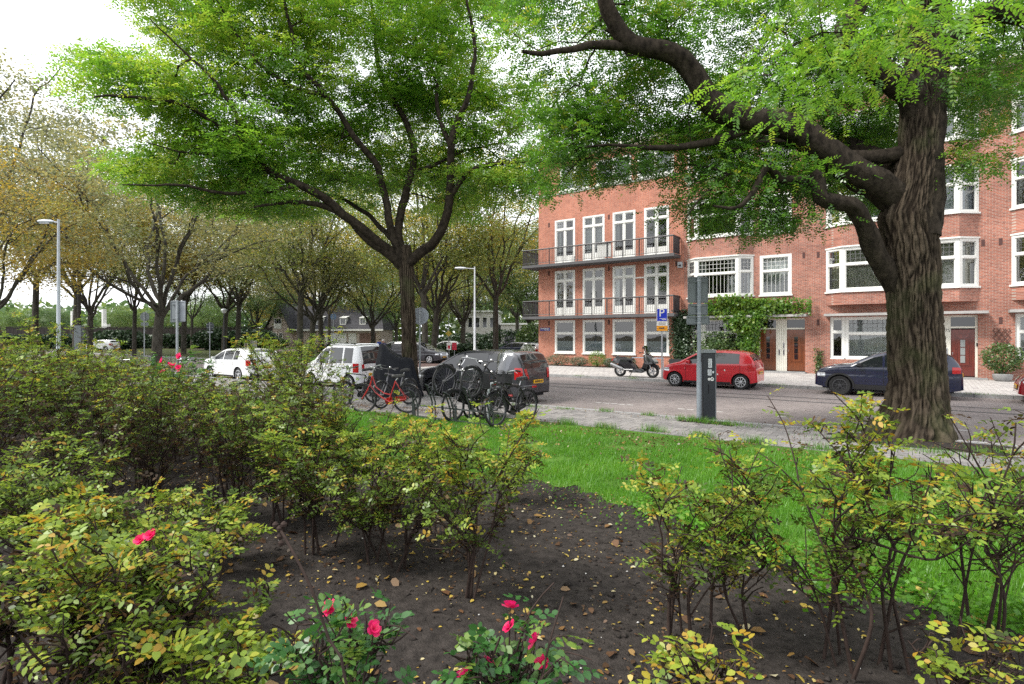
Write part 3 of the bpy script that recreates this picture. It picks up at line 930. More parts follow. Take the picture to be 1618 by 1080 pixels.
for x0, x1, m in ((4.4, 6.9, HB), (9.6, 13.4, WHITE), (13.8, 15.2, WHITE), (15.8, 18.7, pm('brown_garage', (0.20, 0.12, 0.10), 0.6))):
    b = MB(); b.box(x0, x1, 1.12, 1.195, 0.05, 2.6)
    for q in range(1, 4): xx = x0 + (x1 - x0) * q / 4; b.box(xx - 0.03, xx + 0.03, 1.1, 1.119, 0.1, 2.5)
    b.build('garage_door', m, hs)
for x0, x1, z0, z1 in ((0.5, 1.25, 0.9, 2.7), (1.6, 2.3, 0.9, 2.7), (0.7, 2.1, 3.4, 5.2)):
    b = MB(); b.box(x0, x1, -0.06, -0.002, z0, z1); wn = b.build('window', WHITE, hs)
    b = MB(); wq = (x1 - x0 - 0.2) / 3
    for k in range(3):
        b.box(x0 + 0.1 + k * wq + 0.03, x0 + 0.1 + (k + 1) * wq - 0.03, -0.075, -0.061, z0 + (0.9 if z0 > 3 else 0.1), z1 - 0.1)
    b.build('pane', DARKGLASS, wn)
b = MB(); b.box(0.7, 1.0, -0.1, -0.001, 5.5, 6.1); b.box(1.7, 2.0, -0.1, -0.001, 5.5, 6.1); b.build('shutter', BLACKM, hs)
for x in (7.7, 12.0, 15.6):      # dormers
    b = MB(); b.box(x, x + 1.1, 1.6, 3.6, 4.1, 5.3); b.add([(x - 0.1, 1.5, 5.3), (x + 1.2, 1.5, 5.3), (x + 1.2, 4.2, 5.9), (x - 0.1, 4.2, 5.9)], [(0, 1, 2, 3)]); dm = b.build('dormer', WHITE, hs)
    b = MB(); b.box(x + 0.15, x + 0.5, 1.57, 1.598, 4.3, 5.15); b.box(x + 0.6, x + 0.95, 1.57, 1.598, 4.3, 5.15); b.build('pane', DARKGLASS, dm)

# ---------------- pale building behind the side street
pb = thing('pale_building', 'pale low building half hidden by trees at the end of the side street', 'building', (at(735, 531, 105)[0], 105, 0), R(-4))
b = MB()
b.box(0, 6, 0, 8, 0, 6.5, 0); b.box(6.5, 15, 1, 8, 0, 4.2, 0); b.box(-0.3, 6.3, -0.3, 8, 6.5, 6.8, 1); b.box(6.3, 15.3, 0.7, 8, 4.2, 4.5, 1)
b.build('wall', [pm('pale_render', (0.5, 0.48, 0.45), 0.8, var=0.1), WHITE], pb)
for k in range(4):
    b = MB(); b.box(0.5 + k * 1.35, 1.4 + k * 1.35, -0.05, -0.002, 3.6, 5.6); wn = b.build('window', WHITE, pb)
    b = MB(); b.box(0.6 + k * 1.35, 1.3 + k * 1.35, -0.07, -0.051, 3.7, 5.5); b.build('pane', DARKGLASS, wn)
for k in range(3):
    b = MB(); b.box(7.2 + k * 2.4, 9.0 + k * 2.4, 0.93, 0.998, 0.3, 3.0); b.build('garage_door', pm('dull_violet_door', (0.14, 0.12, 0.16), 0.6), pb)

# ---------------- long dark fence at the far left
fx0, fx1 = at(-90, 531, 92)[0], at(425, 531, 92)[0]
fe = thing('boundary_fence', 'long dark timber fence behind the clipped hedge at far left', 'fence', (fx0, 92, 0), R(2))
FW = pm('dark_timber', (0.035, 0.028, 0.025), 0.8, var=0.35, vscale=2)
ln = fx1 - fx0
b = MB(); x = 0.0
while x < ln - 0.3:
    b.box(x, x + 0.27, -0.02 + 0.02 * ((int(x / 0.3)) % 2), 0.03 + 0.02 * ((int(x / 0.3)) % 2), 0, 3.45 + r_.uniform(-0.06, 0.06)); x += 0.3
tag(b.build('boards', FW, fe), kind='stuff')
b = MB(); b.box(0, ln, -0.06, 0.1, 3.5, 3.62); b.build('top_rail', FW, fe)
# ================================================================== VEHICLES
TRIM = pm('car_trim_black', (0.015, 0.015, 0.016), 0.55)
REDLENS = pm('red_lens', (0.42, 0.012, 0.015), 0.15, coat=0.5)
CLEARLENS = pm('clear_lens', (0.6, 0.62, 0.65), 0.08, metal=0.4, coat=0.6)
PLATEY = pm('yellow_plate', (0.75, 0.42, 0.02), 0.4)
SEAM = pm('panel_seam', (0.01, 0.01, 0.01), 0.8)


def paint(name, c, metal=0.0):
    return pm(name, c, 0.28, metal=metal, spec=0.5, coat=0.8, var=0.04, vscale=1)


def make_car(name, label, cat, loc, rot, L_, Wd, H, outline, belt, wx, wr, mat, wins, wscreen, rscreen, rims='plain', group='parked cars',
             tail=(0.72, 0.98), clear=0.2, rails=False, rimmat=None, archtrim=False, plate_front=True, tumble=0.2):
    car = thing(name, label, cat, loc, rot, group)
    ox = [p[0] for p in outline]; oz = [p[1] for p in outline]
    ztop = lambda x: np.interp(x, ox, oz)
    zbot = lambda x: clear + 0.10 * np.abs(np.asarray(x) / (L_ / 2)) ** 6
    beltf = lambda x: belt + 0.03 * (-np.asarray(x) / (L_ / 2))

    def w(x, z):
        x = np.asarray(x, float); z = np.asarray(z, float)
        plan = (1 - np.clip(np.abs(x) / (L_ / 2 + 0.03), 0, 1) ** 7) ** (1 / 6.5)
        b_ = beltf(x)
        lo = np.clip((b_ - z) / (b_ - clear), 0, 1); hi = np.clip((z - b_) / (H - b_), 0, 1)
        side = 1 - 0.035 * lo ** 2.5 - tumble * hi ** 1.15 - 0.012 * np.exp(-((z - b_ + 0.22) / 0.03) ** 2)
        rnd = 1 - 0.05 * np.exp(-np.clip(ztop(x) - z, 0, 1) / 0.035)
        return Wd / 2 * plan * side * rnd

    # side walls
    xs = np.unique(np.concatenate([np.linspace(-L_ / 2, L_ / 2, int(L_ / 0.055)), ox]))
    nv = 20
    tz = np.linspace(0, 1, nv) ** 0.9
    bm = MB(); ra = wr + 0.055
    for sg in (1, -1):
        gx = np.repeat(xs[:, None], nv, 1)
        gz = zbot(gx) + (ztop(gx) - zbot(gx)) * tz[None]
        fx, fz = gx.copy(), gz.copy()
        for c in wx:
            d = np.hypot(fx - c, fz - wr); ins = d < ra
            k = np.where(ins & (d > ra - 0.09), ra / np.maximum(d, 1e-3), 1.0)
            fx = c + (fx - c) * k; fz = wr + (fz - wr) * k
        gy = sg * w(fx, fz)
        vs = np.stack([fx, gy, fz], -1).reshape(-1, 3)
        fs = []
        for i in range(len(xs) - 1):
            for j in range(nv - 1):
                cx_, cz_ = gx[i:i + 2, j:j + 2].mean(), gz[i:i + 2, j:j + 2].mean()
                if any(math.hypot(cx_ - c, cz_ - wr) < ra - 0.03 for c in wx): continue
                a = i * nv + j
                fs.append((a, a + nv, a + nv + 1, a + 1))
        bm.add(vs, fs)
    # strip over bonnet, roof and tail
    fr_ = np.array([-1, -0.93, -0.75, -0.4, 0, 0.4, 0.75, 0.93, 1.0]); nf = len(fr_)

    def strip_pts(x, z, off=0.0, f0=-1, f1=1, n=None):
        f = fr_ if n is None else np.linspace(f0, f1, n)
        ww = w(x, z); 
        return [(x, ww * q, z + 0.035 * (1 - q * q) * (1.0 if z > belt * 0.8 else 0.4) + off) for q in f]
    sx, sz = [], []
    for i in range(len(ox) - 1):
        m = max(1, int(math.hypot(ox[i + 1] - ox[i], oz[i + 1] - oz[i]) / 0.06))
        for q in range(m): sx.append(ox[i] + (ox[i + 1] - ox[i]) * q / m); sz.append(oz[i] + (oz[i + 1] - oz[i]) * q / m)
    sx.append(ox[-1]); sz.append(oz[-1])
    vs, fs = [], []
    for x, z in zip(sx, sz): vs += strip_pts(x, z)
    for i in range(len(sx) - 1):
        for j in range(nf - 1): fs.append((i * nf + j, i * nf + j + 1, (i + 1) * nf + j + 1, (i + 1) * nf + j))
    bm.add(vs, fs)
    bm.build('body', mat, car, smooth=True, angle=50)

    def strip_patch(nm, cond, f0, f1, m_, off=0.008, n=7):
        ii = [i for i in range(len(sx)) if cond(sx[i], sz[i])]
        if len(ii) < 2: return
        vs, fs = [], []
        for i in ii:
            i0, i1 = max(i - 1, 0), min(i + 1, len(sx) - 1)
            nx, nz_ = -(sz[i1] - sz[i0]), sx[i1] - sx[i0]; l = math.hypot(nx, nz_) or 1
            vs += [(p[0] + nx / l * off, p[1], p[2] + nz_ / l * off) for p in strip_pts(sx[i], sz[i], 0, f0, f1, n)]
        for i in range(len(ii) - 1):
            for j in range(n - 1): fs.append((i * n + j, i * n + j + 1, (i + 1) * n + j + 1, (i + 1) * n + j))
        q = MB(); q.add(vs, fs); return q.build(nm, m_, car, smooth=True, angle=60)

    def side_patch(nm, x0, x1, zl, zh, m_, off=0.006, sides=(1, -1), n=10):
        for sg in sides:
            vs, fs = [], []
            X = np.linspace(x0, x1, n); k = 0
            for x in X:
                a, b_ = float(zl(x)), float(zh(x))
                if b_ < a + 0.01: b_ = a + 0.01
                for z in np.linspace(a, b_, 5): vs.append((x, sg * (float(w(x, z)) + off), z))
            for i in range(n - 1):
                for j in range(4): fs.append((i * 5 + j, i * 5 + j + 1, i * 5 + j + 6, i * 5 + j + 5))
            q = MB(); q.add(vs, fs); q.build(nm, m_, car, smooth=True, angle=60)
    midx = lambda x: (x)
    for (x0, x1) in wins:
        side_patch('side_window', x0, x1, lambda x: beltf(x) + 0.03, lambda x: max(beltf(x) + 0.045, float(ztop(x)) - 0.075), DARKGLASS)
    strip_patch('windscreen', lambda x, z: wscreen[0] <= x <= wscreen[1], -0.9, 0.9, DARKGLASS)
    strip_patch('rear_window', lambda x, z: rscreen[0] <= x <= rscreen[1] and z > belt, -0.86, 0.86, DARKGLASS)
    # lamps
    for sg in (1, -1):
        a, b_ = (0.52, 0.97) if sg > 0 else (-0.97, -0.52)
        strip_patch('headlight', lambda x, z: x > L_ / 2 - 0.42 and 0.60 < z < 0.80, a, b_, CLEARLENS, off=0.012, n=5)
        a, b_ = (0.80, 1.0) if sg > 0 else (-1.0, -0.80)
        strip_patch('taillight', lambda x, z: x < -L_ / 2 + 0.5 and tail[0] < z < tail[1], a, b_, REDLENS, off=0.014, n=4)
    side_patch('headlight', L_ / 2 - 0.36, L_ / 2 - 0.1, lambda x: 0.64, lambda x: min(0.78, float(ztop(x)) - 0.03), CLEARLENS, off=0.008)
    side_patch('taillight', -L_ / 2 + 0.07, -L_ / 2 + 0.3, lambda x: tail[0], lambda x: min(tail[1], float(ztop(x)) - 0.03), REDLENS, off=0.008)
    # dark lower grille, sills, number plates
    strip_patch('grille', lambda x, z: x > L_ / 2 - 0.2 and 0.32 < z < 0.55, -0.62, 0.62, TRIM, off=0.01)
    side_patch('sill', wx[1] + ra + 0.02, wx[0] - ra - 0.02, lambda x: float(zbot(x)) + 0.0, lambda x: float(zbot(x)) + (0.16 if archtrim else 0.07), TRIM, off=0.008)
    for sgx in ((1, -1) if plate_front else (-1,)):
        q = MB(); xx = (L_ / 2 + 0.03) * sgx; zc = 0.5 if sgx > 0 else tail[0] - 0.08
        xx = sgx * (abs(np.interp(zc, *( (oz[-6:][::-1], ox[-6:][::-1]) if sgx > 0 else (oz[:4], ox[:4]))) ) + 0.02)
        q.box(xx - 0.012, xx + 0.012, -0.26, 0.26, zc - 0.055, zc + 0.055, 0)
        pr = random.Random(sum(map(ord, label)) % 99)
        y = -0.2
        while y < 0.2:
            wq = pr.uniform(0.03, 0.045)
            q.box(xx + sgx * 0.0121, xx + sgx * 0.014, y, y + wq, zc - 0.03, zc + 0.03, 1); y += wq + (0.03 if pr.random() < 0.3 else 0.014)
        q.build('number_plate', [PLATEY, BLACKP], car)
    # door shut lines and handles
    q = MB()
    edges = [wins[0][1] + 0.02] + [x0 - 0.03 for x0, _ in wins[:2]]
    for x in edges:
        for sg in (1, -1):
            zs = np.linspace(clear + 0.1, float(beltf(x)) + 0.02, 8)
            for i in range(7):
                p0 = (x, sg * (float(w(x, zs[i])) + 0.002), zs[i]); p1 = (x, sg * (float(w(x, zs[i + 1])) + 0.002), zs[i + 1])
                q.quad((p0[0] - 0.006, p0[1], p0[2]), (p0[0] + 0.006, p0[1], p0[2]), (p1[0] + 0.006, p1[1], p1[2]), (p1[0] - 0.006, p1[1], p1[2]))
    tag(q.build('door_seams', SEAM, car), kind='stuff')
    for (x0, x1) in wins[:2]:
        for sg in (1, -1):
            z = belt - 0.09; x = x0 + 0.12
            q = MB(); y = sg * (float(w(x, z)) + 0.012)
            q.box(x - 0.09, x + 0.09, min(y, y - sg * 0.02), max(y, y - sg * 0.02), z - 0.015, z + 0.015); q.build('door_handle', mat, car)
    for sg in (1, -1):
        x = wins[0][1] - 0.16; z = belt + 0.09; y0 = float(w(x, z))
        q = MB(); q.prism([(x - 0.02, z - 0.07), (x + 0.13, z - 0.05), (x + 0.1, z + 0.06), (x - 0.02, z + 0.08)], min(sg * y0, sg * (y0 + 0.19)), max(sg * y0, sg * (y0 + 0.19)), bevel=0.03)
        q.build('wing_mirror', mat if not archtrim else TRIM, car, smooth=True)
    # wheel wells and underbody
    q = MB()
    q.box(-L_ / 2 + 0.25, L_ / 2 - 0.25, -Wd / 2 + 0.22, Wd / 2 - 0.22, clear - 0.02, 0.6)
    for c in wx:
        for sg in (1, -1):
            n = 18; yo = sg * (Wd / 2 * 0.965 - 0.004); yi = sg * (Wd / 2 - 0.36); v = []
            for k in range(n + 1):
                a = math.pi * k / n * 1.1 - 0.15; v += [(c + ra * math.cos(a), yo, wr + ra * math.sin(a)), (c + ra * math.cos(a), yi, wr + ra * math.sin(a))]
            q.add(v, [(2 * k, 2 * k + 1, 2 * k + 3, 2 * k + 2) for k in range(n)])
            q.add([(c + ra * math.cos(2 * math.pi * k / n), yi, wr + ra * math.sin(2 * math.pi * k / n)) for k in range(n)], [tuple(range(n))])
    q.build('underbody', BLACKM, car)
    if archtrim:
        q = MB()
        for c in wx:
            for sg in (1, -1):
                n = 22; v = []
                for k in range(n + 1):
                    a = -0.1 + (math.pi + 0.2) * k / n
                    for r2 in (ra - 0.005, ra + 0.06):
                        x, z = c + r2 * math.cos(a), wr + r2 * math.sin(a); v.append((x, sg * (float(w(x, max(z, clear))) + 0.012), z))
                q.add(v, [(2 * k, 2 * k + 1, 2 * k + 3, 2 * k + 2) for k in range(n)])
        q.build('wheel_arch_trim', TRIM, car, smooth=True)
    for ci, c in enumerate(wx):
        for sg in (1, -1):
            y = sg * (Wd / 2 - 0.125)
            t = MB(); t.lathe([(wr * 0.66, -0.085), (wr * 0.93, -0.1), (wr, -0.075), (wr, 0.075), (wr * 0.93, 0.1), (wr * 0.66, 0.085)], (0, 0, 0), 'y', 28, 0, False)
            wheel = thing('wheel', None, None, (c, y, wr)); wheel.parent = car
            t.build('tyre', RUBBER, wheel, smooth=True)
            q = MB(); f = sg
            q.lathe([(wr * 0.67, 0.02 * f), (wr * 0.67, 0.08 * f), (wr * 0.63, 0.085 * f), (wr * 0.6, 0.05 * f), (wr * 0.2, 0.045 * f)], (0, 0, 0), 'y', 28, 1, False); q.lathe([(wr * 0.69, 0.07 * f), (wr * 0.69, 0.088 * f), (wr * 0.60, 0.09 * f), (wr * 0.60, 0.07 * f)], (0, 0, 0), 'y', 28, 0, False)
            ns = {'plain': 9, 'five': 5, 'sport': 5}[rims]
            for k in range(ns):
                a = 2 * math.pi * k / ns + 0.2
                aw = {'plain': 0.16, 'five': 0.3, 'sport': 0.1}[rims]
                for da in ((0,) if rims != 'sport' else (-0.2, 0.2)):
                    v = []
                    for rr, aa in ((0.16, aw * 1.5), (0.62, aw)):
                        for s2 in (-1, 1):
                            an = a + (da if rr > 0.3 else da * 0.5) + s2 * aa / 2 * (0.62 / max(rr, 0.3) if rr < 0.3 else 1)
                            v.append((wr * rr * math.cos(an), 0.075 * f, wr * rr * math.sin(an)))
                    q.add(v, [(0, 1, 3, 2)], 0)
            q.lathe([(wr * 0.2, 0.06 * f), (wr * 0.18, 0.085 * f), (wr * 0.05, 0.09 * f)], (0, 0, 0), 'y', 14, 0)
            q.build('rim', [rimmat or ALU, BLACKM], wheel, smooth=True, angle=30)
    if rails:
        for sg in (1, -1):
            q = MB(); y = sg * Wd / 2 * (1 - tumble) * 0.86
            q.tube([(x, y, float(ztop(x)) + 0.055) for x in np.linspace(rails[0], rails[1], 8)], 0.018, 6)
            q.build('roof_rail', mat, car)
    return car


def oscale(pts, L_, H): return [(p[0] * L_ / 2, p[1] * H) for p in pts]


O_CITY = [(-1, .20), (-.995, .42), (-.985, .54), (-.96, .66), (-.915, .78), (-.85, .89), (-.76, .95), (-.6, .985), (-.3, 1.0), (.05, .985), (.22, .93), (.42, .80), (.58, .685), (.78, .625), (.90, .56), (.965, .47), (.99, .36), (1, .22)]
O_HATCH = [(-1, .20), (-.995, .40), (-.985, .54), (-.965, .66), (-.92, .78), (-.84, .915), (-.74, .965), (-.5, .993), (-.2, 1.0), (0, .98), (.15, .925), (.35, .785), (.48, .69), (.75, .64), (.90, .56), (.965, .47), (.99, .36), (1, .22)]
O_CROSS = [(-1, .24), (-.995, .42), (-.985, .56), (-.97, .68), (-.93, .78), (-.86, .91), (-.77, .965), (-.5, .995), (-.2, 1.0), (0, .98), (.15, .925), (.36, .78), (.46, .705), (.75, .665), (.90, .60), (.965, .52), (.99, .40), (1, .25)]
O_WAGON = [(-1, .20), (-.995, .40), (-.99, .54), (-.985, .66), (-.95, .85), (-.91, .965), (-.85, .99), (-.5, 1.0), (-.1, 1.0), (.12, .975), (.26, .90), (.44, .74), (.55, .645), (.8, .58), (.92, .52), (.975, .44), (.99, .33), (1, .2)]
O_MPV = [(-1, .20), (-.995, .38), (-.99, .52), (-.975, .62), (-.94, .78), (-.88, .92), (-.80, .97), (-.5, .997), (-.2, 1.0), (0, .985), (.15, .94), (.38, .78), (.56, .655), (.8, .60), (.92, .53), (.975, .44), (.99, .34), (1, .2)]


def along(s, t): return W(s, t, 0.0)


FL = ROT + math.pi        # nose towards the left along the street
RED = paint('red_car_paint', (0.50, 0.008, 0.018))
NAVY = paint('blue_black_paint', (0.004, 0.007, 0.030), 0.0)
WHITEC = paint('white_car_paint', (0.74, 0.75, 0.76))
SILV = paint('silver_white_paint', (0.70, 0.71, 0.73), 0.05)
DKGREY = paint('dark_grey_paint', (0.040, 0.041, 0.050), 0.3)
DKRED = paint('dark_red_paint', (0.24, 0.008, 0.014))

rc = make_car('parked_car', 'small bright red city hatchback parked in front of the vine-covered door', 'car', along(14.62, 9.35), FL, 3.74, 1.64, 1.48,
              oscale(O_CITY, 3.74, 1.48), 0.94, (1.28, -1.30), 0.29, RED, [(0.02, 0.80), (-1.26, -0.05)], (0.44, 1.03), (-1.74, -1.56), 'plain')
q = MB()                 # white dots and a thin white text line on the flank (too small to read in the photograph)
for x, z, rr in ((0.86, 0.80, 0.045), (0.32, 0.60, 0.035), (-0.05, 0.66, 0.03), (-0.45, 0.56, 0.03), (-0.72, 0.73, 0.03)):
    q.lathe([(rr, 0.0), (rr, -0.008)], (x, 0.818, z), 'y', 10)
for k in range(9):
    q.box(0.42 + k * 0.042, 0.45 + k * 0.042, 0.806, 0.818, 0.78, 0.80)
q.build('white_sticker', WHITE, rc)
make_car('parked_car', 'blue-black crossover car parked behind the big rough tree trunk', 'car', along(20.55, 9.3), FL, 4.22, 1.80, 1.51,
         oscale(O_CROSS, 4.22, 1.51), 0.98, (1.3, -1.3), 0.335, NAVY, [(0.05, 0.82), (-0.82, -0.02), (-1.25, -0.88)], (0.32, 0.95), (-1.9, -1.66), 'sport',
         archtrim=True, rimmat=pm('dark_rim', (0.06, 0.06, 0.065), 0.35, metal=0.5), tail=(0.86, 1.06), clear=0.24)
make_car('parked_car', 'dark red car with yellow plate cut off by the right edge', 'car', along(26.05, 9.3), FL, 4.2, 1.78, 1.45,
         oscale(O_HATCH, 4.2, 1.45), 0.94, (1.28, -1.28), 0.31, DKRED, [(0.0, 0.85), (-0.9, -0.06)], (0.32, 0.98), (-1.9, -1.66), 'five')
make_car('parked_car', 'white five-door hatchback parked left of the tall bush', 'car', along(-4.9, 18.5), FL, 4.4, 1.76, 1.48,
         oscale(O_HATCH, 4.4, 1.48), 0.94, (1.28, -1.28), 0.31, WHITEC, [(0.02, 0.85), (-0.85, -0.05), (-1.3, -0.9)], (0.32, 0.98), (-1.9, -1.66), 'five')
make_car('parked_car', 'white tall boxy estate car with red tail light beside the covered cycle', 'car', along(2.75, 18.35), FL, 3.5, 1.62, 1.69,
         oscale(O_WAGON, 3.5, 1.69), 0.98, (1.15, -1.2), 0.285, SILV, [(0.0, 0.68), (-0.82, -0.06), (-1.4, -0.92)], (0.45, 0.96), (-1.74, -1.56), 'five', rails=(-1.3, 0.1), tail=(0.68, 1.02), tumble=0.13)
make_car('parked_car', 'dark grey people carrier seen behind the upright cycle wheels', 'car', along(9.75, 18.3), FL, 4.55, 1.8, 1.60,
         oscale(O_MPV, 4.55, 1.60), 1.0, (1.38, -1.35), 0.315, DKGREY, [(0.05, 0.95), (-0.95, -0.04), (-1.65, -1.02)], (0.42, 1.2), (-2.24, -1.98), 'five', tail=(0.75, 1.1), tumble=0.17)
# side street and distance
sd = ROT + R(90)
make_car('parked_car', 'black estate car with silver wheels parked across the side street', 'car', along(-12.6, -15.0), FL, 4.5, 1.78, 1.45,
         oscale(O_MPV, 4.5, 1.45), 0.94, (1.36, -1.33), 0.315, NAVY, [(0.05, 0.95), (-0.95, -0.04), (-1.6, -1.02)], (0.42, 1.1), (-2.2, -1.95), 'five', tail=(0.78, 0.95))
make_car('parked_car', 'light grey car with red tail lights beside the house corner', 'car', along(-5.3, -8.5), sd, 4.3, 1.76, 1.45,
         oscale(O_HATCH, 4.3, 1.45), 0.94, (1.3, -1.3), 0.31, SILV, [(0.02, 0.85), (-0.85, -0.05)], (0.32, 0.98), (-1.95, -1.68), 'five', tail=(0.78, 0.98))
make_car('parked_car', 'dark blue car behind the black estate in the side street', 'car', along(-7.6, -22.0), sd, 4.3, 1.76, 1.47,
         oscale(O_HATCH, 4.3, 1.47), 0.94, (1.3, -1.3), 0.31, NAVY, [(0.02, 0.85), (-0.85, -0.05)], (0.32, 0.98), (-1.95, -1.68), 'five', tail=(0.78, 0.98))
make_car('parked_car', 'black tall van-like car farthest along the side street', 'car', along(-6.2, -29.0), sd, 4.5, 1.85, 1.8,
         oscale(O_WAGON, 4.5, 1.8), 1.05, (1.4, -1.4), 0.33, NAVY, [(0.02, 0.9), (-0.95, -0.05)], (0.58, 1.2), (-2.24, -2.0), 'five', tail=(0.8, 1.1))
p = at(163, 545, 78); make_car('parked_car', 'small silver car far off between two trunks at the left', 'car', (p[0], 78, 0.1), R(170), 4.1, 1.75, 1.46,
         oscale(O_HATCH, 4.1, 1.46), 0.94, (1.25, -1.25), 0.31, SILV, [(0.02, 0.85), (-0.85, -0.05)], (0.32, 0.98), (-1.9, -1.66), 'five')
p = at(622, 545, 62); make_car('parked_car', 'white car far off just left of the middle tree trunk', 'car', (p[0], 62, 0.0), R(178), 4.3, 1.76, 1.5,
         oscale(O_HATCH, 4.3, 1.5), 0.94, (1.3, -1.3), 0.31, WHITEC, [(0.02, 0.85), (-0.85, -0.05)], (0.32, 0.98), (-1.95, -1.68), 'five')
p = at(688, 550, 46); make_car('parked_car', 'grey car with slanting windscreen just right of the middle trunk', 'car', (p[0] - 1.0, 44, 0.0), R(-20), 4.4, 1.8, 1.62,
         oscale(O_MPV, 4.4, 1.62), 0.98, (1.35, -1.32), 0.315, DKGREY, [(0.05, 0.95), (-0.95, -0.04)], (0.42, 1.1), (-2.15, -1.92), 'five')
p = at(702, 545, 72); make_car('parked_car', 'pale blue-grey car far off by the red and white road boards', 'car', (p[0], 72, 0.0), R(180), 4.2, 1.76, 1.45,
         oscale(O_HATCH, 4.2, 1.45), 0.94, (1.28, -1.28), 0.31, SILV, [(0.02, 0.85), (-0.85, -0.05)], (0.32, 0.98), (-1.9, -1.66), 'five')

# ------------------------------------------------------------------ maxi scooter (nose to the right)
sc_ = thing('motor_scooter', 'black maxi scooter standing on the pavement edge left of the red car', 'scooter', W(10.6, 7.75, 0.12), ROT); sc_.scale = (1.09, 1.2, 1.12)
SB = pm('scooter_black', (0.014, 0.014, 0.017), 0.22, coat=0.7)
for x, nm in ((0.76, 'front'), (-0.74, 'rear')):
    wh = thing('wheel', None, None, (x, 0, 0.275)); wh.parent = sc_
    t = MB(); t.lathe([(0.18, -0.05), (0.25, -0.06), (0.275, -0.03), (0.275, 0.03), (0.25, 0.06), (0.18, 0.05)], (0, 0, 0), 'y', 24, 0, False); t.build('tyre', RUBBER, wh, smooth=True)
    q = MB()
    for k in range(5):
        a = 2 * math.pi * k / 5; q.bar((0, 0, 0), (0.185 * math.cos(a), 0, 0.185 * math.sin(a)), 0.04, 0.045)
    q.ring((0, 0, 0), 0.18, 0.018, 'y', 24, 6); q.ring((0, -0.04, 0), 0.11, 0.012, 'y', 20, 4); q.build('rim', ALU, wh)
q = MB(); q.prism([(-1.08, .66), (-.98, .80), (-.62, .78), (-.3, .72), (-.02, .50), (.1, .36), (.02, .27), (-.35, .25), (-.5, .45), (-.72, .56), (-.92, .57)], -0.2, 0.2, bevel=0.07); q.build('rear_bodywork', SB, sc_, smooth=True, angle=60)
q = MB(); q.prism([(-.05, .37), (.45, .37), (.5, .28), (.35, .2), (-.25, .2), (-.2, .28)], -0.24, 0.24, bevel=0.04); q.build('floorboard', SB, sc_, smooth=True, angle=60)
q = MB(); q.prism([(.3, .36), (.42, .64), (.40, .95), (.56, 1.0), (.74, .86), (.92, .70), (.98, .60), (.80, .56), (.62, .50), (.52, .34)], -0.22, 0.22, bevel=0.08); q.build('front_fairing', SB, sc_, smooth=True, angle=60)
q = MB(); q.prism([(-.92, .80), (-.88, .86), (-.55, .84), (-.5, .80), (-.42, .79), (-.16, .775), (-.1, .70), (-.3, .70), (-.62, .76)], -0.16, 0.16, bevel=0.05); q.build('seat', pm('vinyl_black', (0.02, 0.02, 0.021), 0.55), sc_, smooth=True, angle=60)
q = MB(); q.prism([(.50, .98), (.40, 1.32), (.42, 1.33), (.60, 1.0)], -0.17, 0.17, bevel=0.03); q.build('windshield', SCREEN, sc_)
q = MB(); q.prism([(.52, .50), (.62, .60), (.80, .60), (1.0, .52), (1.08, .36), (1.02, .36), (.92, .48), (.76, .54), (.6, .5)], -0.075, 0.075, bevel=0.02); q.build('front_mudguard', SB, sc_, smooth=True)
q = MB(); q.cyl((.76, .1, .28), (.58, .1, .8), 0.025, 8); q.cyl((.76, -.1, .28), (.58, -.1, .8), 0.025, 8); q.build('fork', CHROME, sc_)
q = MB(); q.tube([(-.02, -.24, .33), (-.4, -.25, .32), (-.55, -.25, .36)], 0.03, 8); q.tube([(-.5, -.25, .35), (-.8, -.27, .45), (-1.05, -.28, .55)], [0.05, 0.075, 0.06], 10); q.build('exhaust', pm('brushed_steel', (0.35, 0.35, 0.36), 0.35, metal=0.8), sc_, smooth=True)
q = MB(); q.tube([(.32, -.36, 1.04), (.42, -.26, 1.04), (.47, 0, 1.0), (.42, .26, 1.04), (.32, .36, 1.04)], 0.016, 6); q.cyl((.31, -.37, 1.04), (.38, -.3, 1.045), 0.022, 8); q.cyl((.31, .37, 1.04), (.38, .3, 1.045), 0.022, 8); q.build('handlebar', BLACKM, sc_)
for sg in (1, -1):
    q = MB(); q.cyl((.42, sg * .24, 1.03), (.48, sg * .34, 1.2), 0.007, 5); q.lathe([(0.02, -0.02), (0.055, -0.008), (0.055, 0.008), (0.02, 0.018)], (.48, sg * .35, 1.24), 'x', 12); q.build('mirror', BLACKM, sc_, smooth=True)
q = MB(); q.tube([(-.78, .15, .82), (-1.0, .13, .88), (-1.08, 0, .89), (-1.0, -.13, .88), (-.78, -.15, .82)], 0.014, 6); q.build('grab_rail', BLACKM, sc_)
q = MB(); q.prism([(-1.1, .70), (-1.0, .79), (-.98, .74), (-1.06, .66)], -0.14, 0.14); q.build('taillight', REDLENS, sc_)
q = MB(); q.prism([(.78, .83), (.95, .68), (.90, .66), (.74, .8)], -0.15, 0.15); q.build('headlight', CLEARLENS, sc_)
q = MB(); q.cyl((-.12, -.12, .24), (-.2, -.26, 0.0), 0.014, 6); q.build('stand', BLACKM, sc_)

# ------------------------------------------------------------------ bicycles
SILVERB = pm('silver_tube', (0.45, 0.46, 0.47), 0.3, metal=0.8)
BIKERED = pm('bike_red', (0.36, 0.012, 0.012), 0.3, coat=0.5)
GREYB = pm('bike_grey', (0.10, 0.10, 0.11), 0.4, coat=0.3)
RIMD = pm('dull_rim', (0.10, 0.10, 0.105), 0.4, metal=0.6)


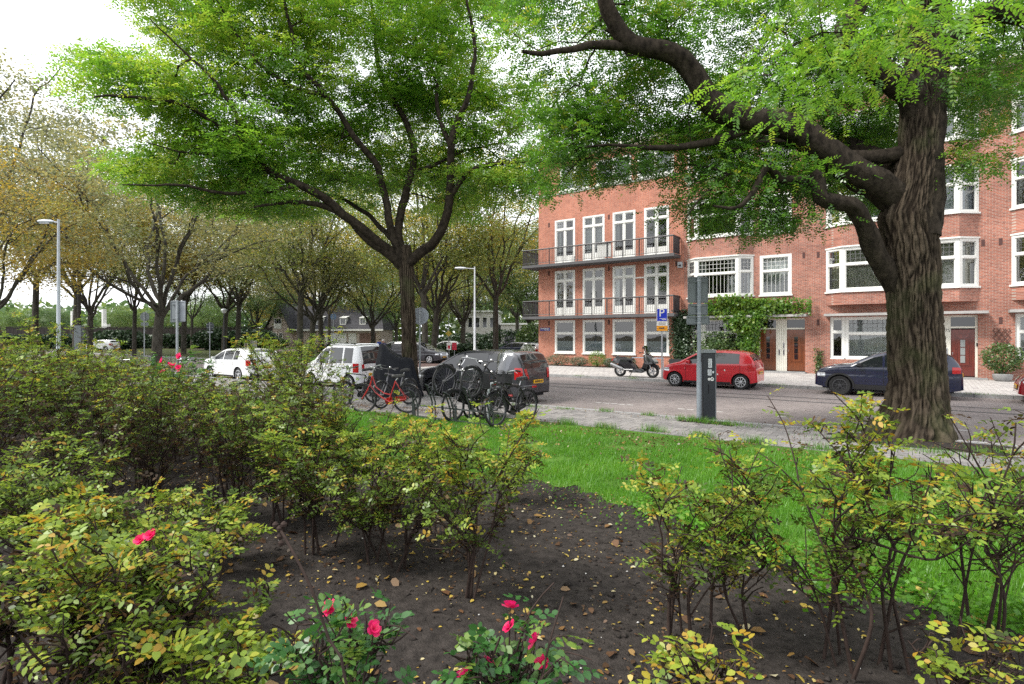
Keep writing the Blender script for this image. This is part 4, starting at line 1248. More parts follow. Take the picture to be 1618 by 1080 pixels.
def bike_wheel(parent, x, z, r=0.345, guard=True, gmat=None):
    wh = thing('wheel', None, None, (x, 0, z)); wh.parent = parent
    t = MB(); t.ring((0, 0, 0), r, 0.025, 'y', 32, 7); t.build('tyre', RUBBER, wh, smooth=True)
    t = MB(); t.ring((0, 0, 0), r - 0.028, 0.012, 'y', 32, 5)
    for k in range(20):
        a = 2 * math.pi * k / 20; b_ = a + (0.35 if k % 2 else -0.35)
        t.bar((0.028 * math.cos(b_), 0.03 if k % 4 < 2 else -0.03, 0.028 * math.sin(b_)), ((r - 0.03) * math.cos(a), 0, (r - 0.03) * math.sin(a)), 0.004, 0.004)
    t.cyl((0, -0.05, 0), (0, 0.05, 0), 0.026, 8)
    t.build('rim', RIMD, wh)
    if guard:
        g = MB(); n = 16; v = []
        for k in range(n + 1):
            a = R(15) + R(165) * k / n
            for y in (-0.028, 0.028): v.append(((r + 0.045) * math.cos(a), y, (r + 0.045) * math.sin(a)))
        g.add(v, [(2 * k, 2 * k + 1, 2 * k + 3, 2 * k + 2) for k in range(n)])
        g.build('mudguard', gmat or BLACKP, wh)
    return wh


def bicycle(label, loc, rotz, mat=BLACKP, step=False, bar='high', rack=True, front_rack=False, shield=False, pitch=0.0, lean=0.0, chain=None, steer=0.0, group='bicycles at the cycle racks', seat_z=0.98, guard=True, saddlemat=None):
    """heading +x, rear axle at x=0"""
    bk = thing('bicycle', label, 'bicycle', loc, 0, group)
    bk.rotation_euler = (lean, -pitch, rotz)
    r = 0.365; wbx = 1.12
    bike_wheel(bk, 0, r, guard=guard); fw = bike_wheel(bk, wbx, r, guard=guard); fw.rotation_euler = (0, 0, steer)
    BB = (0.46, 0, 0.29); ST_ = (0.27, 0, 0.82); H0 = (0.86, 0, 0.93); H1 = (0.92, 0, 0.70)
    q = MB()
    q.tube([BB, ST_], 0.016, 8)
    if step:
        q.tube([H1, (0.80, 0, 0.52), (0.62, 0, 0.38), BB], 0.021, 8); q.tube([H0, (0.78, 0, 0.66), (0.58, 0, 0.50), (0.40, 0, 0.46)], 0.016, 8)
    else:
        q.tube([H1, BB], 0.018, 8); q.tube([(0.865, 0, 0.9), ST_], 0.016, 8)
    q.tube([H0, H1], 0.021, 8)
    for sg in (1, -1):
        q.tube([(0.46, sg * 0.03, 0.29), (0, sg * 0.06, r)], 0.011, 6); q.tube([(0.28, sg * 0.02, 0.8), (0, sg * 0.06, r)], 0.009, 6)
    q.build('frame', mat, bk, smooth=True)
    q = MB()
    q.tube([H1, (0.95, 0, 0.66)], 0.024, 8)
    for sg in (1, -1): q.tube([(0.94, sg * 0.045, 0.68), (1.0, sg * 0.05, 0.56), (wbx, sg * 0.055, r)], 0.012, 6)
    q.build('fork', mat, bk, smooth=True)
    q = MB(); q.tube([ST_, (0.22, 0, seat_z - 0.06)], 0.013, 8); q.build('seat_post', CHROME, bk)
    q = MB()
    v = []
    prof = [(-0.16, 0.085, 0.0), (-0.12, 0.11, 0.02), (-0.04, 0.095, 0.015), (0.06, 0.045, 0.005), (0.14, 0.022, 0.0), (0.16, 0.01, -0.01)]
    for x, hw, dz in prof:
        for y, z in ((-hw, -0.03), (-hw * 0.95, 0.015), (0, 0.03), (hw * 0.95, 0.015), (hw, -0.03), (0, -0.05)): v.append((0.21 + x, y, seat_z + z + dz))
    q.add(v, [(i * 6 + j, i * 6 + (j + 1) % 6, (i + 1) * 6 + (j + 1) % 6, (i + 1) * 6 + j) for i in range(5) for j in range(6)] + [(0, 1, 2, 3, 4, 5), tuple(range(30, 36))])
    q.build('saddle', saddlemat or pm('saddle_black', (0.02, 0.02, 0.02), 0.5), bk, smooth=True)
    q = MB(); top = 1.12 if bar == 'high' else 1.04
    q.tube([H0, (0.83, 0, top)], 0.013, 8)
    if bar == 'flat': pts = [(0.82, -0.32, top + 0.03), (0.85, -0.2, top + 0.02), (0.85, 0, top), (0.85, 0.2, top + 0.02), (0.82, 0.32, top + 0.03)]
    else: pts = [(0.60, -0.30, top + 0.03), (0.74, -0.26, top + 0.06), (0.86, -0.1, top + 0.03), (0.86, 0.1, top + 0.03), (0.74, 0.26, top + 0.06), (0.60, 0.30, top + 0.03)]
    q.tube(pts, 0.012, 7); hb = q.build('handlebar', SILVERB if bar != 'flat' else BLACKM, bk, smooth=True)
    for sg in (1, -1):
        g = MB(); e = Vector(pts[0 if sg < 0 else -1]); f = Vector(pts[1 if sg < 0 else -2]); d = (f - e).normalized()
        g.cyl(e - d * 0.01, e + d * 0.12, 0.018, 8); g.build('grip', BLACKM, hb)
        g = MB(); g.bar(e + d * 0.14 + Vector((0.02, 0, -0.02)), e + d * 0.02 + Vector((0.07, 0, -0.04)), 0.012, 0.01); g.build('brake_lever', SILVERB, hb)
    g = MB(); g.lathe([(0.03, -0.02), (0.032, 0.01), (0.02, 0.025)], (0.86, 0.06, top + 0.05), 'z', 10); g.build('bell', CHROME, hb)
    q = MB(); q.lathe([(0.02, -0.03), (0.045, 0.0), (0.047, 0.03), (0.03, 0.035)], (0.93, 0, 0.9), 'x', 12); q.build('front_lamp', BLACKP, bk, smooth=True)
    q = MB()
    q.prism([(0.57, 0.29), (0.53, 0.37), (0.45, 0.385), (0.02, r + 0.055), (-0.05, r), (0.02, r - 0.055), (0.45, 0.2), (0.54, 0.22)], -0.075, -0.045); q.build('chain_case', chain or BLACKP, bk)
    q = MB()
    for sg in (1, -1):
        q.bar((0.46, sg * 0.085, 0.29), (0.46 + sg * 0.16, sg * 0.09, 0.29 - 0.07 * sg), 0.015, 0.02); q.box(0.46 + sg * 0.16 - 0.05, 0.46 + sg * 0.16 + 0.05, sg * 0.14 - 0.045, sg * 0.14 + 0.045, 0.28 - 0.07 * sg, 0.305 - 0.07 * sg)
    q.build('pedals', BLACKM, bk)
    if rack:
        q = MB(); z = 0.79
        for y in (-0.07, -0.025, 0.025, 0.07): q.tube([(0.2, y, z), (-0.27, y, z)], 0.006, 5)
        q.tube([(-0.27, -0.07, z), (-0.27, 0.07, z)], 0.006, 5); q.tube([(0.0, -0.07, z), (0.0, 0.07, z)], 0.006, 5)
        for sg in (1, -1): q.tube([(-0.2, sg * 0.07, z), (0, sg * 0.065, r)], 0.006, 5)
        q.build('rear_rack', BLACKP, bk)
        q = MB(); q.box(-0.31, -0.275, -0.05, 0.05, 0.74, 0.80); q.build('tail_lamp', REDLENS, bk)
    if front_rack:
        q = MB(); z = 0.82
        q.box(1.0, 1.35, -0.2, 0.2, z, z + 0.012)
        q.tube([(1.35, -0.2, z), (1.37, -0.2, z + 0.3), (1.37, -0.12, z + 0.36), (1.37, 0.12, z + 0.36), (1.37, 0.2, z + 0.3), (1.35, 0.2, z)], 0.011, 6)
        q.tube([(1.0, -0.2, z), (1.36, -0.21, z + 0.15), (1.36, 0.21, z + 0.15), (1.0, 0.2, z)], 0.008, 5)
        for sg in (1, -1): q.tube([(1.2, sg * 0.16, z), (wbx, sg * 0.06, r)], 0.007, 5)
        q.box(1.36, 1.385, -0.09, 0.09, z + 0.02, z + 0.33)
        q.build('front_carrier', BLACKP, bk)
    if shield:
        q = MB(); v = []
        rows = 8
        for i in range(rows + 1):
            f = i / rows; z = 1.12 + 0.5 * f; x = 0.98 - 0.16 * f - 0.10 * f * f; hw = 0.2 * math.sin(math.pi * (0.18 + 0.62 * (1 - f * f * 0.75))) + 0.04
            if i == rows: hw *= 0.62
            for j in range(7):
                a = (j / 6 - 0.5) * 2; v.append((x - 0.1 * a * a, hw * a, z))
        q.add(v, [(i * 7 + j, i * 7 + j + 1, (i + 1) * 7 + j + 1, (i + 1) * 7 + j) for i in range(rows) for j in range(6)])
        q.build('windshield', SCREEN, bk, smooth=True)
        q = MB(); q.prism([(0.66, 0.86), (0.92, 0.9), (0.95, 1.16), (0.9, 1.2), (0.62, 1.0)], -0.13, 0.13, bevel=0.03); q.build('child_seat', BLACKM, bk, smooth=True)
    if steer: hb.rotation_euler = (0, 0, 0)
    return bk


def toward(px, py, Yd, z=0.12):      # ground point under a pixel column at depth Yd
    return ((px - CX) / FPX * Yd, Yd, z)


HN = math.atan2(N[1], N[0])           # heading towards the camera side, square to the kerb
# red step-through, broadside, nose left
p = toward(643, 0, 14.35); bicycle('red step-through bicycle leaning by the lawn, left of the racks', p, math.pi - R(2), BIKERED, step=True, bar='high', rack=False, lean=R(-4), chain=BIKERED, seat_z=0.94)


def facing(label, px, Yd, lift=0.0, rot=None, **kw):
    """front wheel at pixel column px and depth Yd, heading towards the lawn"""
    a = HN if rot is None else rot
    x, y, z = toward(px, 0, Yd)
    pitch = math.asin(min(0.9, lift / 1.12))
    hx = 1.12 * math.cos(pitch)
    return bicycle(label, (x - hx * math.cos(a), y - hx * math.sin(a), z), a, pitch=pitch, **kw)


facing('black bicycle with its front wheel raised, leftmost in the tall racks', 692, 12.7, 0.62, rot=HN - R(4), mat=GREYB, bar='high', group='bicycles at the cycle racks', seat_z=0.95)
facing('black bicycle with its front wheel raised, second in the tall racks', 736, 12.6, 0.60, rot=HN - R(2), mat=BLACKP, bar='flat', rack=True)
facing('dark upright bicycle on the ground between the two raised wheels', 716, 12.9, 0.0, rot=HN - R(3), mat=BLACKP, bar='high', rack=True)
facing('black bicycle on the ground behind the second raised wheel', 762, 13.3, 0.0, rot=HN - R(4), mat=BLACKP, bar='flat', rack=False)
facing('black mother bicycle with clear windshield and front carrier', 784, 12.15, 0.0, rot=HN - R(3), mat=BLACKP, front_rack=True, shield=True, lean=R(3))
facing('black flat-bar bicycle at the left end of the racks', 543, 15.6, 0.0, rot=HN + R(3), mat=BLACKP, bar='flat', rack=False, lean=R(5), guard=False)
facing('thin dark bicycle standing behind the red bicycle', 603, 15.2, 0.0, rot=HN + R(6), mat=GREYB, bar='flat', rack=False)
facing('silver-barred bicycle at far left behind the rose thicket', 157, 15.0, 0.22, rot=HN, mat=SILVERB, bar='high', group='bicycles behind the thicket')
facing('silver-barred bicycle by the grey sign back, behind the thicket', 256, 14.9, 0.22, rot=HN + R(10), mat=SILVERB, bar='high', group='bicycles behind the thicket')
facing('dark bicycle in front of the white hatchback', 385, 14.6, 0.05, rot=HN + R(4), mat=BLACKP, bar='flat', group='bicycles behind the thicket')

# cycle racks: a low rail and hoops that hold the wheels
rk = thing('cycle_rack', 'grey steel cycle rack with low and tall wheel holders', 'cycle rack', (0, 0, 0))
RKM = pm('rack_steel', (0.07, 0.075, 0.08), 0.45, metal=0.5)
pA = Vector(toward(650, 0, 13.6)); pB = Vector(toward(800, 0, 11.9))
dU = (pB - pA).normalized()
for z in (0.16, 0.42):
    q = MB(); q.bar(pA + Vector((0, 0, z - 0.12)), pB + Vector((0, 0, z - 0.12)), 0.03, 0.03); q.build('rail', RKM, rk)
for k in range(5):
    c = pA.lerp(pB, (k + 0.3) / 5)
    hgt = 0.42 if k % 2 else 0.28
    nv_ = Vector((N[0], N[1], 0))
    q = MB()
    a = c + Vector((0, 0, 0.0)); 
    q.tube([a - dU * 0.05, a - dU * 0.05 + Vector((0, 0, hgt)), a - dU * 0.05 + nv_ * 0.15 + Vector((0, 0, hgt + 0.35)), a + nv_ * 0.28 + Vector((0, 0, hgt + 0.42)), a + dU * 0.05 + nv_ * 0.15 + Vector((0, 0, hgt + 0.35)), a + dU * 0.05 + Vector((0, 0, hgt)), a + dU * 0.05], 0.018, 7)
    q.build('wheel_holder', RKM, rk, smooth=True)
for f in (0.02, 0.5):
    c = pA.lerp(pB, f); q = MB(); q.box(c.x - 0.025, c.x + 0.025, c.y - 0.025, c.y + 0.025, 0.1, 0.5); q.build('post', RKM, rk)
# grey hoop beside the mother bike
c = Vector(toward(772, 0, 12.6)); q = MB(); q.tube([c, c + Vector((0, 0, 0.7)), c + Vector((0.05, 0, 0.88)), c + Vector((0.2, 0.02, 0.92)), c + Vector((0.26, 0.03, 0.8))], 0.035, 9)
tag(q.build('bike_hoop', pm('hoop_grey', (0.3, 0.33, 0.34), 0.4, metal=0.3), smooth=True), 'bent grey steel hoop beside the mother bicycle', 'cycle hoop')

# ------------------------------------------------------------------ cargo cycle under a dark cover, leaning at the middle tree
cx0, cy0 = toward(626, 0, 18.2)[:2]
n1, n2 = 44, 40
aa, bb = np.meshgrid(np.linspace(0, 2 * np.pi, n1, endpoint=False), np.linspace(0, 1, n2), indexing='ij')
prof_r = np.where(bb < 0.7, 1.0 - 0.30 * (bb / 0.7), 0.70 * np.sqrt(np.clip(1 - ((bb - 0.7) / 0.3) ** 2, 0, 1)))
hgt = lambda u_: 1.12 + 0.58 * np.exp(-((u_ + 0.52) / 0.42) ** 2) + 0.12 * np.exp(-((u_ - 0.4) / 0.5) ** 2)
lx = 0.84 * np.cos(aa) * prof_r; ly = 0.34 * np.sin(aa) * prof_r
fold = 0.10 * np.sin(aa * 8 + 3 * bb + 1.3 * np.sin(aa * 3)) * (1 - bb) + 0.12 * (fbm(np.stack([lx * 2.2, ly * 2.2, bb * 2], -1), 3, 21) - 0.5)
lx = lx * (1 + fold); ly = ly * (1 + 2 * fold)
lz = np.minimum(bb / 0.8, 1) ** 0.9 * hgt(lx) - 0.0 + 0.16 * (fbm(np.stack([lx * 3, ly * 3, bb * 0], -1), 3, 4) - 0.5)
V = np.stack([lx, ly, np.maximum(lz, 0.02)], -1).reshape(-1, 3)
idx = np.arange(n1 * n2).reshape(n1, n2)
F = np.stack([idx[:, :-1].ravel(), np.roll(idx, -1, 0)[:, :-1].ravel(), np.roll(idx, -1, 0)[:, 1:].ravel(), idx[:, 1:].ravel()], -1)
cv = link('covered_cycle', arrmesh('covered_cycle', V, F, pm('tarpaulin', (0.007, 0.008, 0.012), 0.55, spec=0.2, var=0.2, vscale=4, bump=0.3, bscale=7), smooth=True), None, (cx0, cy0, 0.12), R(-8))
tag(cv, 'cargo cycle wrapped in a dark blue-black cover beside the middle trunk', 'covered cycle')

# ------------------------------------------------------------------ signs, meter, lamps


def pole(px, py_top, Yd, r, mat, z0=0.1, n=10):
    x = (px - CX) / FPX * Yd; zt = CAMH - (py_top - HY) / FPX * Yd
    q = MB(); q.tube([(0, 0, 0), (0, 0, zt - z0)], r, n)
    return q, (x, Yd, z0), zt


# the big sign post in front, seen from its back
q, loc, zt = pole(1104.5, 436, 13.15, 0.045, GREYMETAL)
sg1 = thing('sign_post', 'grey post with stacked sign backs beside the parking meter', 'sign post', loc, R(6))
q.tube([(0, 0, 0), (0, 0, 1.35)], 0.056, 12); q.build('pole', pm('post_grey', (0.24, 0.27, 0.30), 0.5, metal=0.2, var=0.15, vscale=5), sg1, smooth=True)


def zrow(y): return CAMH - (y - HY) / FPX * 13.15 - 0.1


def signback(parent, x0, x1, z0, z1, y=0.05, r=0.03, mat=SIGNBACK, brackets=()):
    q = MB(); n = 4; pts = []
    for cx_, cz_, a0 in ((x1 - r, z1 - r, 0), (x0 + r, z1 - r, 90), (x0 + r, z0 + r, 180), (x1 - r, z0 + r, 270)):
        for k in range(n + 1): a = R(a0 + 90 * k / n); pts.append((cx_ + r * math.cos(a), cz_ + r * math.sin(a)))
    q.prism(pts, y, y + 0.012)
    for zb in brackets: q.box(x0 + 0.05, x1 - 0.05, y - 0.03, y - 0.001, zb - 0.014, zb + 0.014)
    # folded rim of the panel
    q.box(x0, x1, y - 0.014, y - 0.0005, z1 - 0.03, z1 - 0.018); q.box(x0, x0 + 0.012, y - 0.014, y - 0.0006, z0 + r, z1 - r); q.box(x1 - 0.012, x1, y - 0.014, y - 0.0006, z0 + r, z1 - r); q.box(x0, x1, y - 0.0145, y - 0.0007, z0 + 0.018, z0 + 0.03)
    return q.build('sign_panel', mat, parent)


k = 13.15 / FPX
signback(sg1, -17 * k, 16 * k, zrow(478), zrow(437), brackets=(zrow(445),))
signback(sg1, -16.5 * k, 15.5 * k, zrow(497.5), zrow(479.5), brackets=(zrow(482), zrow(495)))
signback(sg1, -19 * k, 18.5 * k, zrow(512.5), zrow(498.3), brackets=(zrow(500.5), zrow(510)))
q = MB()
for y in (443, 482, 495, 500, 510): q.lathe([(0.05, -0.018), (0.056, -0.018), (0.056, 0.018), (0.05, 0.018)], (0, 0, zrow(y)), 'z', 12)
q.build('clamp', GREYMETAL, sg1)

mt = thing('parking_meter', 'dark grey parking ticket machine in weeds at the kerb', 'parking meter', toward(1118, 0, 13.35, 0.1), R(10))
MTM = pm('meter_dark', (0.022, 0.026, 0.032), 0.4, var=0.1)
q = MB(); q.prism([(-0.17, 0.0), (0.13, 0.0), (0.13, 1.56), (-0.17, 1.56)], -0.12, 0.16, bevel=0.012); q.build('housing', MTM, mt)
q = MB(); q.box(0.131, 0.155, -0.12, 0.16, 0.0, 1.53); q.build('side_rail', pm('meter_edge', (0.17, 0.18, 0.19), 0.4), mt)
q = MB(); q.prism([(-0.175, 1.561), (0.16, 1.561), (0.15, 1.64), (-0.16, 1.64)], -0.13, 0.17, bevel=0.02); q.build('cap', pm('meter_cap', (0.22, 0.24, 0.25), 0.4), mt)
STK = pm('sticker_white', (0.62, 0.65, 0.66), 0.4)
for x0, x1, z0, z1 in ((-0.05, 0.04, 1.22, 1.43), (-0.065, 0.03, 1.04, 1.18), (0.05, 0.095, 1.09, 1.14)):
    q = MB(); q.box(x0, x1, -0.126, -0.1205, z0, z1, 0)
    zz = z1 - 0.03
    while zz > z0 + 0.02: q.box(x0 + 0.012, x1 - 0.02, -0.128, -0.1262, zz, zz + 0.006, 1); zz -= 0.022
    q.build('label', [STK, MTM], mt)
q = MB(); q.prism([(-0.065, 0.955), (-0.05, 0.985), (-0.01, 0.985), (0.0, 0.955), (-0.01, 0.925), (-0.05, 0.925)], -0.127, -0.1205); q.lathe([(0.045, -0.1275), (0.045, -0.1206)], (0.045, 0, 0.955), 'y', 16); sy = q.build('pictogram', WHITE, mt)
q = MB(); q.box(0.02, 0.07, -0.131, -0.1278, 0.95, 0.962); q.box(0.03, 0.062, -0.131, -0.1279, 0.97, 0.98); q.build('pictogram_detail', MTM, sy)
q = MB(); q.box(-0.045, -0.03, -0.135, -0.1205, 0.62, 0.83); q.build('coin_slot', BLACKM, mt)

# blue parking sign
q, loc, zt = pole(1046, 487, 25.9, 0.035, GREYMETAL, 0.12)
ps = thing('parking_sign', 'blue P parking sign with orange panel on a thin post', 'sign', loc, R(-8))
q.build('pole', GREYMETAL, ps, smooth=True)
k = 25.9 / FPX; zs = lambda y: CAMH - (y - HY) / FPX * 25.9 - 0.12
q = MB(); q.box(-8.3 * k, 8 * k, -0.05, -0.037, zs(507.2), zs(487.2), 1); q.box(-7.7 * k, 7.4 * k, -0.054, -0.0502, zs(506.8), zs(487.8), 0); bp = q.build('blue_panel', [pm('sign_blue', (0.01, 0.03, 0.42), 0.35), WHITE], ps)
link('letter', textmesh('P', 0.50, 'letter', WHITE), bp, (-0.02, -0.057, zs(494.5)))
q = MB(); q.box(-4 * k, 6.4 * k, -0.0565, -0.0542, zs(503.3), zs(502.7)); q.box(-0.5 * k, 6.4 * k, -0.0565, -0.0542, zs(505), zs(504.3)); q.build('small_print', WHITE, bp)
q = MB(); q.box(-8.2 * k, 8.2 * k, -0.05, -0.037, zs(514.2), zs(507.6), 0)
for y in (509.5, 511, 512.6): q.box(-6 * k, 5.5 * k, -0.0525, -0.0502, zs(y + 0.35), zs(y - 0.25), 1)
q.build('white_panel', [WHITE, pm('print_grey', (0.15, 0.15, 0.15), 0.6)], ps)
q = MB(); q.box(-8.2 * k, 8.4 * k, -0.05, -0.037, zs(522.5), zs(514.5), 0)
q.box(-5 * k, 0, -0.0525, -0.0502, zs(518.8), zs(517.2), 1); q.box(0.5 * k, 3.2 * k, -0.0525, -0.0502, zs(518.6), zs(516.8), 1); q.box(-3 * k, 5.2 * k, -0.0525, -0.0503, zs(519.5), zs(518.9), 1)
q.build('orange_panel', [pm('sign_orange', (0.72, 0.30, 0.01), 0.4), BLACKP], ps)


def discsign(name, label, px, py, Yd, rad, mat, plate=None, z0=0.1, polem=GREYMETAL, face=None, extra=None):
    q, loc, zt = pole(px, py - rad * FPX / Yd, Yd, 0.03, polem, z0)
    t = thing(name, label, 'sign', loc, 0); q.build('pole', polem, t, smooth=True)
    zc = CAMH - (py - HY) / FPX * Yd - z0
    d = MB(); d.lathe([(rad * 0.98, 0.0), (rad, 0.012), (rad * 0.98, 0.02)], (0, 0.035, zc), 'y', 26)
    d.build('disc', mat, t)
    b_ = MB(); b_.box(-rad * 0.7, rad * 0.7, 0.022, 0.0345, zc + rad * 0.3, zc + rad * 0.36); b_.box(-rad * 0.7, rad * 0.7, 0.022, 0.0345, zc - rad * 0.36, zc - rad * 0.3); b_.build('bracket', GREYMETAL, t)
    if face:
        f_ = MB(); f_.lathe([(rad * 0.9, -0.03), (rad * 0.88, -0.034)], (0, 0, zc), 'y', 24); f_.build('face', face, t)
    if plate:
        wq, hq, mm = plate; pq = MB(); pq.box(-wq / 2, wq / 2, 0.03, 0.045, zc - rad - hq - 0.06, zc - rad - 0.06); pq.build('sub_plate', mm, t)
    return t


GD = pm('sign_back_pale', (0.26, 0.28, 0.31), 0.45, metal=0.2, var=0.1)
discsign('traffic_sign', 'round grey sign back on a pole right of the middle trunk', 663.5, 499, 19.6, 0.30, GD)
discsign('traffic_sign', 'round dark sign back with sub-plate left of the pale leaning trunk', 228, 500, 34, 0.28, SIGNBACK, (0.45, 0.2, SIGNBACK))
discsign('traffic_sign', 'small round dark sign back in front of the far fence', 331.5, 515, 38, 0.27, pm('sign_dark', (0.05, 0.06, 0.07), 0.5), (0.36, 0.12, GD))
SGB = pm('sign_blue_far', (0.10, 0.16, 0.28), 0.5)
discsign('traffic_sign', 'round blue sign above a yellow disc before the far house roof', 526.5, 500, 52, 0.28, SGB)
ysg = thing('traffic_sign', 'yellow lozenge priority sign above the red road board', 'sign', toward(709, 0, 58, 0.05), 0)
q = MB(); q.tube([(0, 0, 0), (0, 0, 4.2)], 0.04, 8); q.build('pole', GREYMETAL, ysg)
q = MB(); q.prism([(0, 1.95), (0.33, 2.28), (0, 2.61), (-0.33, 2.28)], -0.06, -0.045); q.build('sign_panel', pm('sign_yellow', (0.55, 0.42, 0.06), 0.4), ysg)
for px, mm, lb in ((709.5, WHITE, 'white road board with a red mark near the far cars'), (718, pm('board_red', (0.5, 0.02, 0.05), 0.4), 'plain red road board near the far cars')):
    t = thing('road_board', lb, 'sign', toward(px, 0, 50, 0.0), 0)
    q = MB(); q.box(-0.03, 0.03, -0.02, 0.02, 0, 0.9); q.build('post', GREYMETAL, t)
    q = MB(); q.box(-0.2, 0.2, -0.05, -0.021, 0.85, 1.5, 0)
    if mm is WHITE: q.box(-0.1, 0.1, -0.055, -0.0502, 0.95, 1.25, 1)
    q.build('sign_panel', [mm, MATS.get('board_red') or REDLENS], t)

# double rectangular sign back at the left, behind the roses
q, loc, zt = pole(280, 474, 15.6, 0.035, GREYMETAL, 0.12)
ls = thing('sign_post', 'rectangular grey sign back on a post behind the rose thicket', 'sign post', loc, R(-10)); q.build('pole', GREYMETAL, ls, smooth=True)
k = 15.6 / FPX; zs2 = lambda y: CAMH - (y - HY) / FPX * 15.6 - 0.12
signback(ls, -14 * k, 0.2 * k, zs2(509), zs2(474.5), mat=SIGNBACK, brackets=(zs2(480), zs2(503)))
signback(ls, 0.4 * k, 12.5 * k, zs2(508), zs2(475), mat=GD)


def street_lamp(label, px, py_top, Yd, arm, dirx, z0=0.1, headlen=0.7, mat=LAMPGREY, r=0.085):
    x = (px - CX) / FPX * Yd; zt = CAMH - (py_top - HY) / FPX * Yd - z0
    t = thing('street_lamp', label, 'street lamp', (x, Yd, z0), 0, 'grey street lamps')
    q = MB(); q.tube([(0, 0, 0), (0, 0, 1.1), (0, 0, 1.15), (0, 0, zt)], [r * 1.15, r * 1.1, r, r * 0.55], 12); q.build('pole', mat, t, smooth=True)
    q = MB(); q.tube([(0, 0, zt - 0.15), (dirx * arm, 0, zt - 0.1)], 0.03, 8); q.build('arm', mat, t, smooth=True)
    q = MB(); v = []
    for f, hw, hh in ((0, 0.05, 0.05), (0.2, 0.1, 0.09), (0.6, 0.14, 0.10), (0.9, 0.11, 0.08), (1.0, 0.04, 0.04)):
        xx = dirx * (arm + headlen * f - 0.1)
        for a in np.linspace(0, 2 * math.pi, 10, endpoint=False):
            v.append((xx, hw * math.cos(a), zt - 0.11 + (hh if math.sin(a) > 0 else hh * 0.6) * math.sin(a)))
    q.add(v, [(i * 10 + j, i * 10 + (j + 1) % 10, (i + 1) * 10 + (j + 1) % 10, (i + 1) * 10 + j) for i in range(4) for j in range(10)] + [tuple(range(10)), tuple(range(40, 50))])
    q.build('lamp_head', mat, t, smooth=True)
    q = MB(); xx = dirx * (arm + headlen * 0.5 - 0.1); q.box(xx - headlen * 0.3, xx + headlen * 0.3, -0.09, 0.09, zt - 0.19, zt - 0.165); q.build('lens', CLEARLENS, t)
    q = MB(); q.box(-0.03, 0.03, -r * 1.2, -r * 0.8, 0.9, 1.25); q.build('hatch', WHITE, t)
    return t


street_lamp('tall blue-grey street lamp at the left with its head to the left', 92.5, 346, 24.5, 0.3, -1, r=0.085)
street_lamp('pale slim street lamp standing between the dark car and the side street', 750, 421, 40, 0.7, -1, headlen=0.8, r=0.085, mat=pm('lamp_pale', (0.55, 0.57, 0.6), 0.4))
street_lamp('street lamp by the brick terrace, mostly behind the big trunk', 1476, 344, 26.4, 0.05, 1, headlen=0.5, r=0.08)
# small lantern post
lp = thing('lantern_post', 'short post-top lantern between the trees at the left', 'lantern', toward(354, 0, 46, 0.1), 0)
q = MB(); q.tube([(0, 0, 0), (0, 0, 3.8)], [0.06, 0.04], 8); q.build('pole', DARKIRON, lp)
q = MB(); q.lathe([(0.05, 3.8), (0.16, 3.85), (0.2, 4.05)], (0, 0, 0), 'z', 12); q.build('lamp_shade', CLEARLENS, lp)
q = MB(); q.lathe([(0.26, 4.051), (0.2, 4.14), (0.05, 4.2)], (0, 0, 0), 'z', 12); q.build('lamp_top', GREYMETAL, lp)
# dark timber mast with a grey box and two white masts beyond the fence
tm = thing('timber_mast', 'slim dark timber mast with a grey collar at the left', 'mast', toward(125, 0, 50, 0.1), 0)
q = MB(); q.tube([(0, 0, 0), (0, 0, 11)], [0.16, 0.13], 8); q.build('pole', FW, tm)
q = MB(); q.box(-0.3, 0.3, -0.2, 0.2, 0.0, 2.9); q.build('box', SIGNBACK, tm)
for px, yt, lb in ((115.5, 491, 'white mast beyond the fence, left of the pair'), (164.5, 488, 'white mast with a fitting beyond the fence, right of the pair')):
    x, y, _ = toward(px, 0, 98); zt = CAMH - (yt - HY) / FPX * 98
    q = MB(); q.tube([(0, 0, 0), (0, 0, zt)], 0.35, 8); q.box(0.0, 0.8, -0.4, 0.4, zt - 3.5, zt - 2.6)
    o = q.build('white_mast', WHITE, None, loc=(x, y, 0)); tag(o, lb, 'mast')
ub = thing('utility_cabinet', 'pale utility cabinet with a dark poster before the far hedge', 'cabinet', toward(396, 0, 70, 0.1), R(-5))
q = MB(); q.box(-0.65, 0.65, -0.3, 0.3, 0, 1.45); q.build('housing', pm('cabinet_pale', (0.42, 0.41, 0.38), 0.7), ub)
q = MB(); q.box(-0.5, 0.15, -0.312, -0.301, 0.25, 1.35, 0); q.box(-0.3, -0.12, -0.318, -0.3125, 0.4, 1.2, 1); q.box(-0.3, 0.05, -0.318, -0.3126, 0.7, 0.85, 1); q.build('poster', [pm('poster_dark', (0.10, 0.03, 0.03), 0.6), WHITE], ub)
# dark planter by the ivy
pt = thing('planter', 'dark planter box under the ivy column', 'planter', W(10.25, 1.0, 0.12), ROT)
q = MB(); q.prism([(-0.42, 0), (0.42, 0), (0.48, 0.62), (-0.48, 0.62)], -0.3, 0.3); q.build('box', BLACKM, pt)
# two low bike hoops on the far pavement (a single blue-grey rail)
q = MB(); q.tube([(-0.9, 0, 0), (-0.9, 0, 0.75), (0.9, 0, 0.75), (0.9, 0, 0)], 0.025, 7)
tag(q.build('guard_rail', pm('rail_blue_grey', (0.2, 0.26, 0.32), 0.4), None, True, loc=W(9.4, 3.5, 0.12), rotz=ROT), 'low blue-grey rail by the wall behind the scooter', 'rail')

# ------------------------------------------------------------------ two people far off behind the white estate car


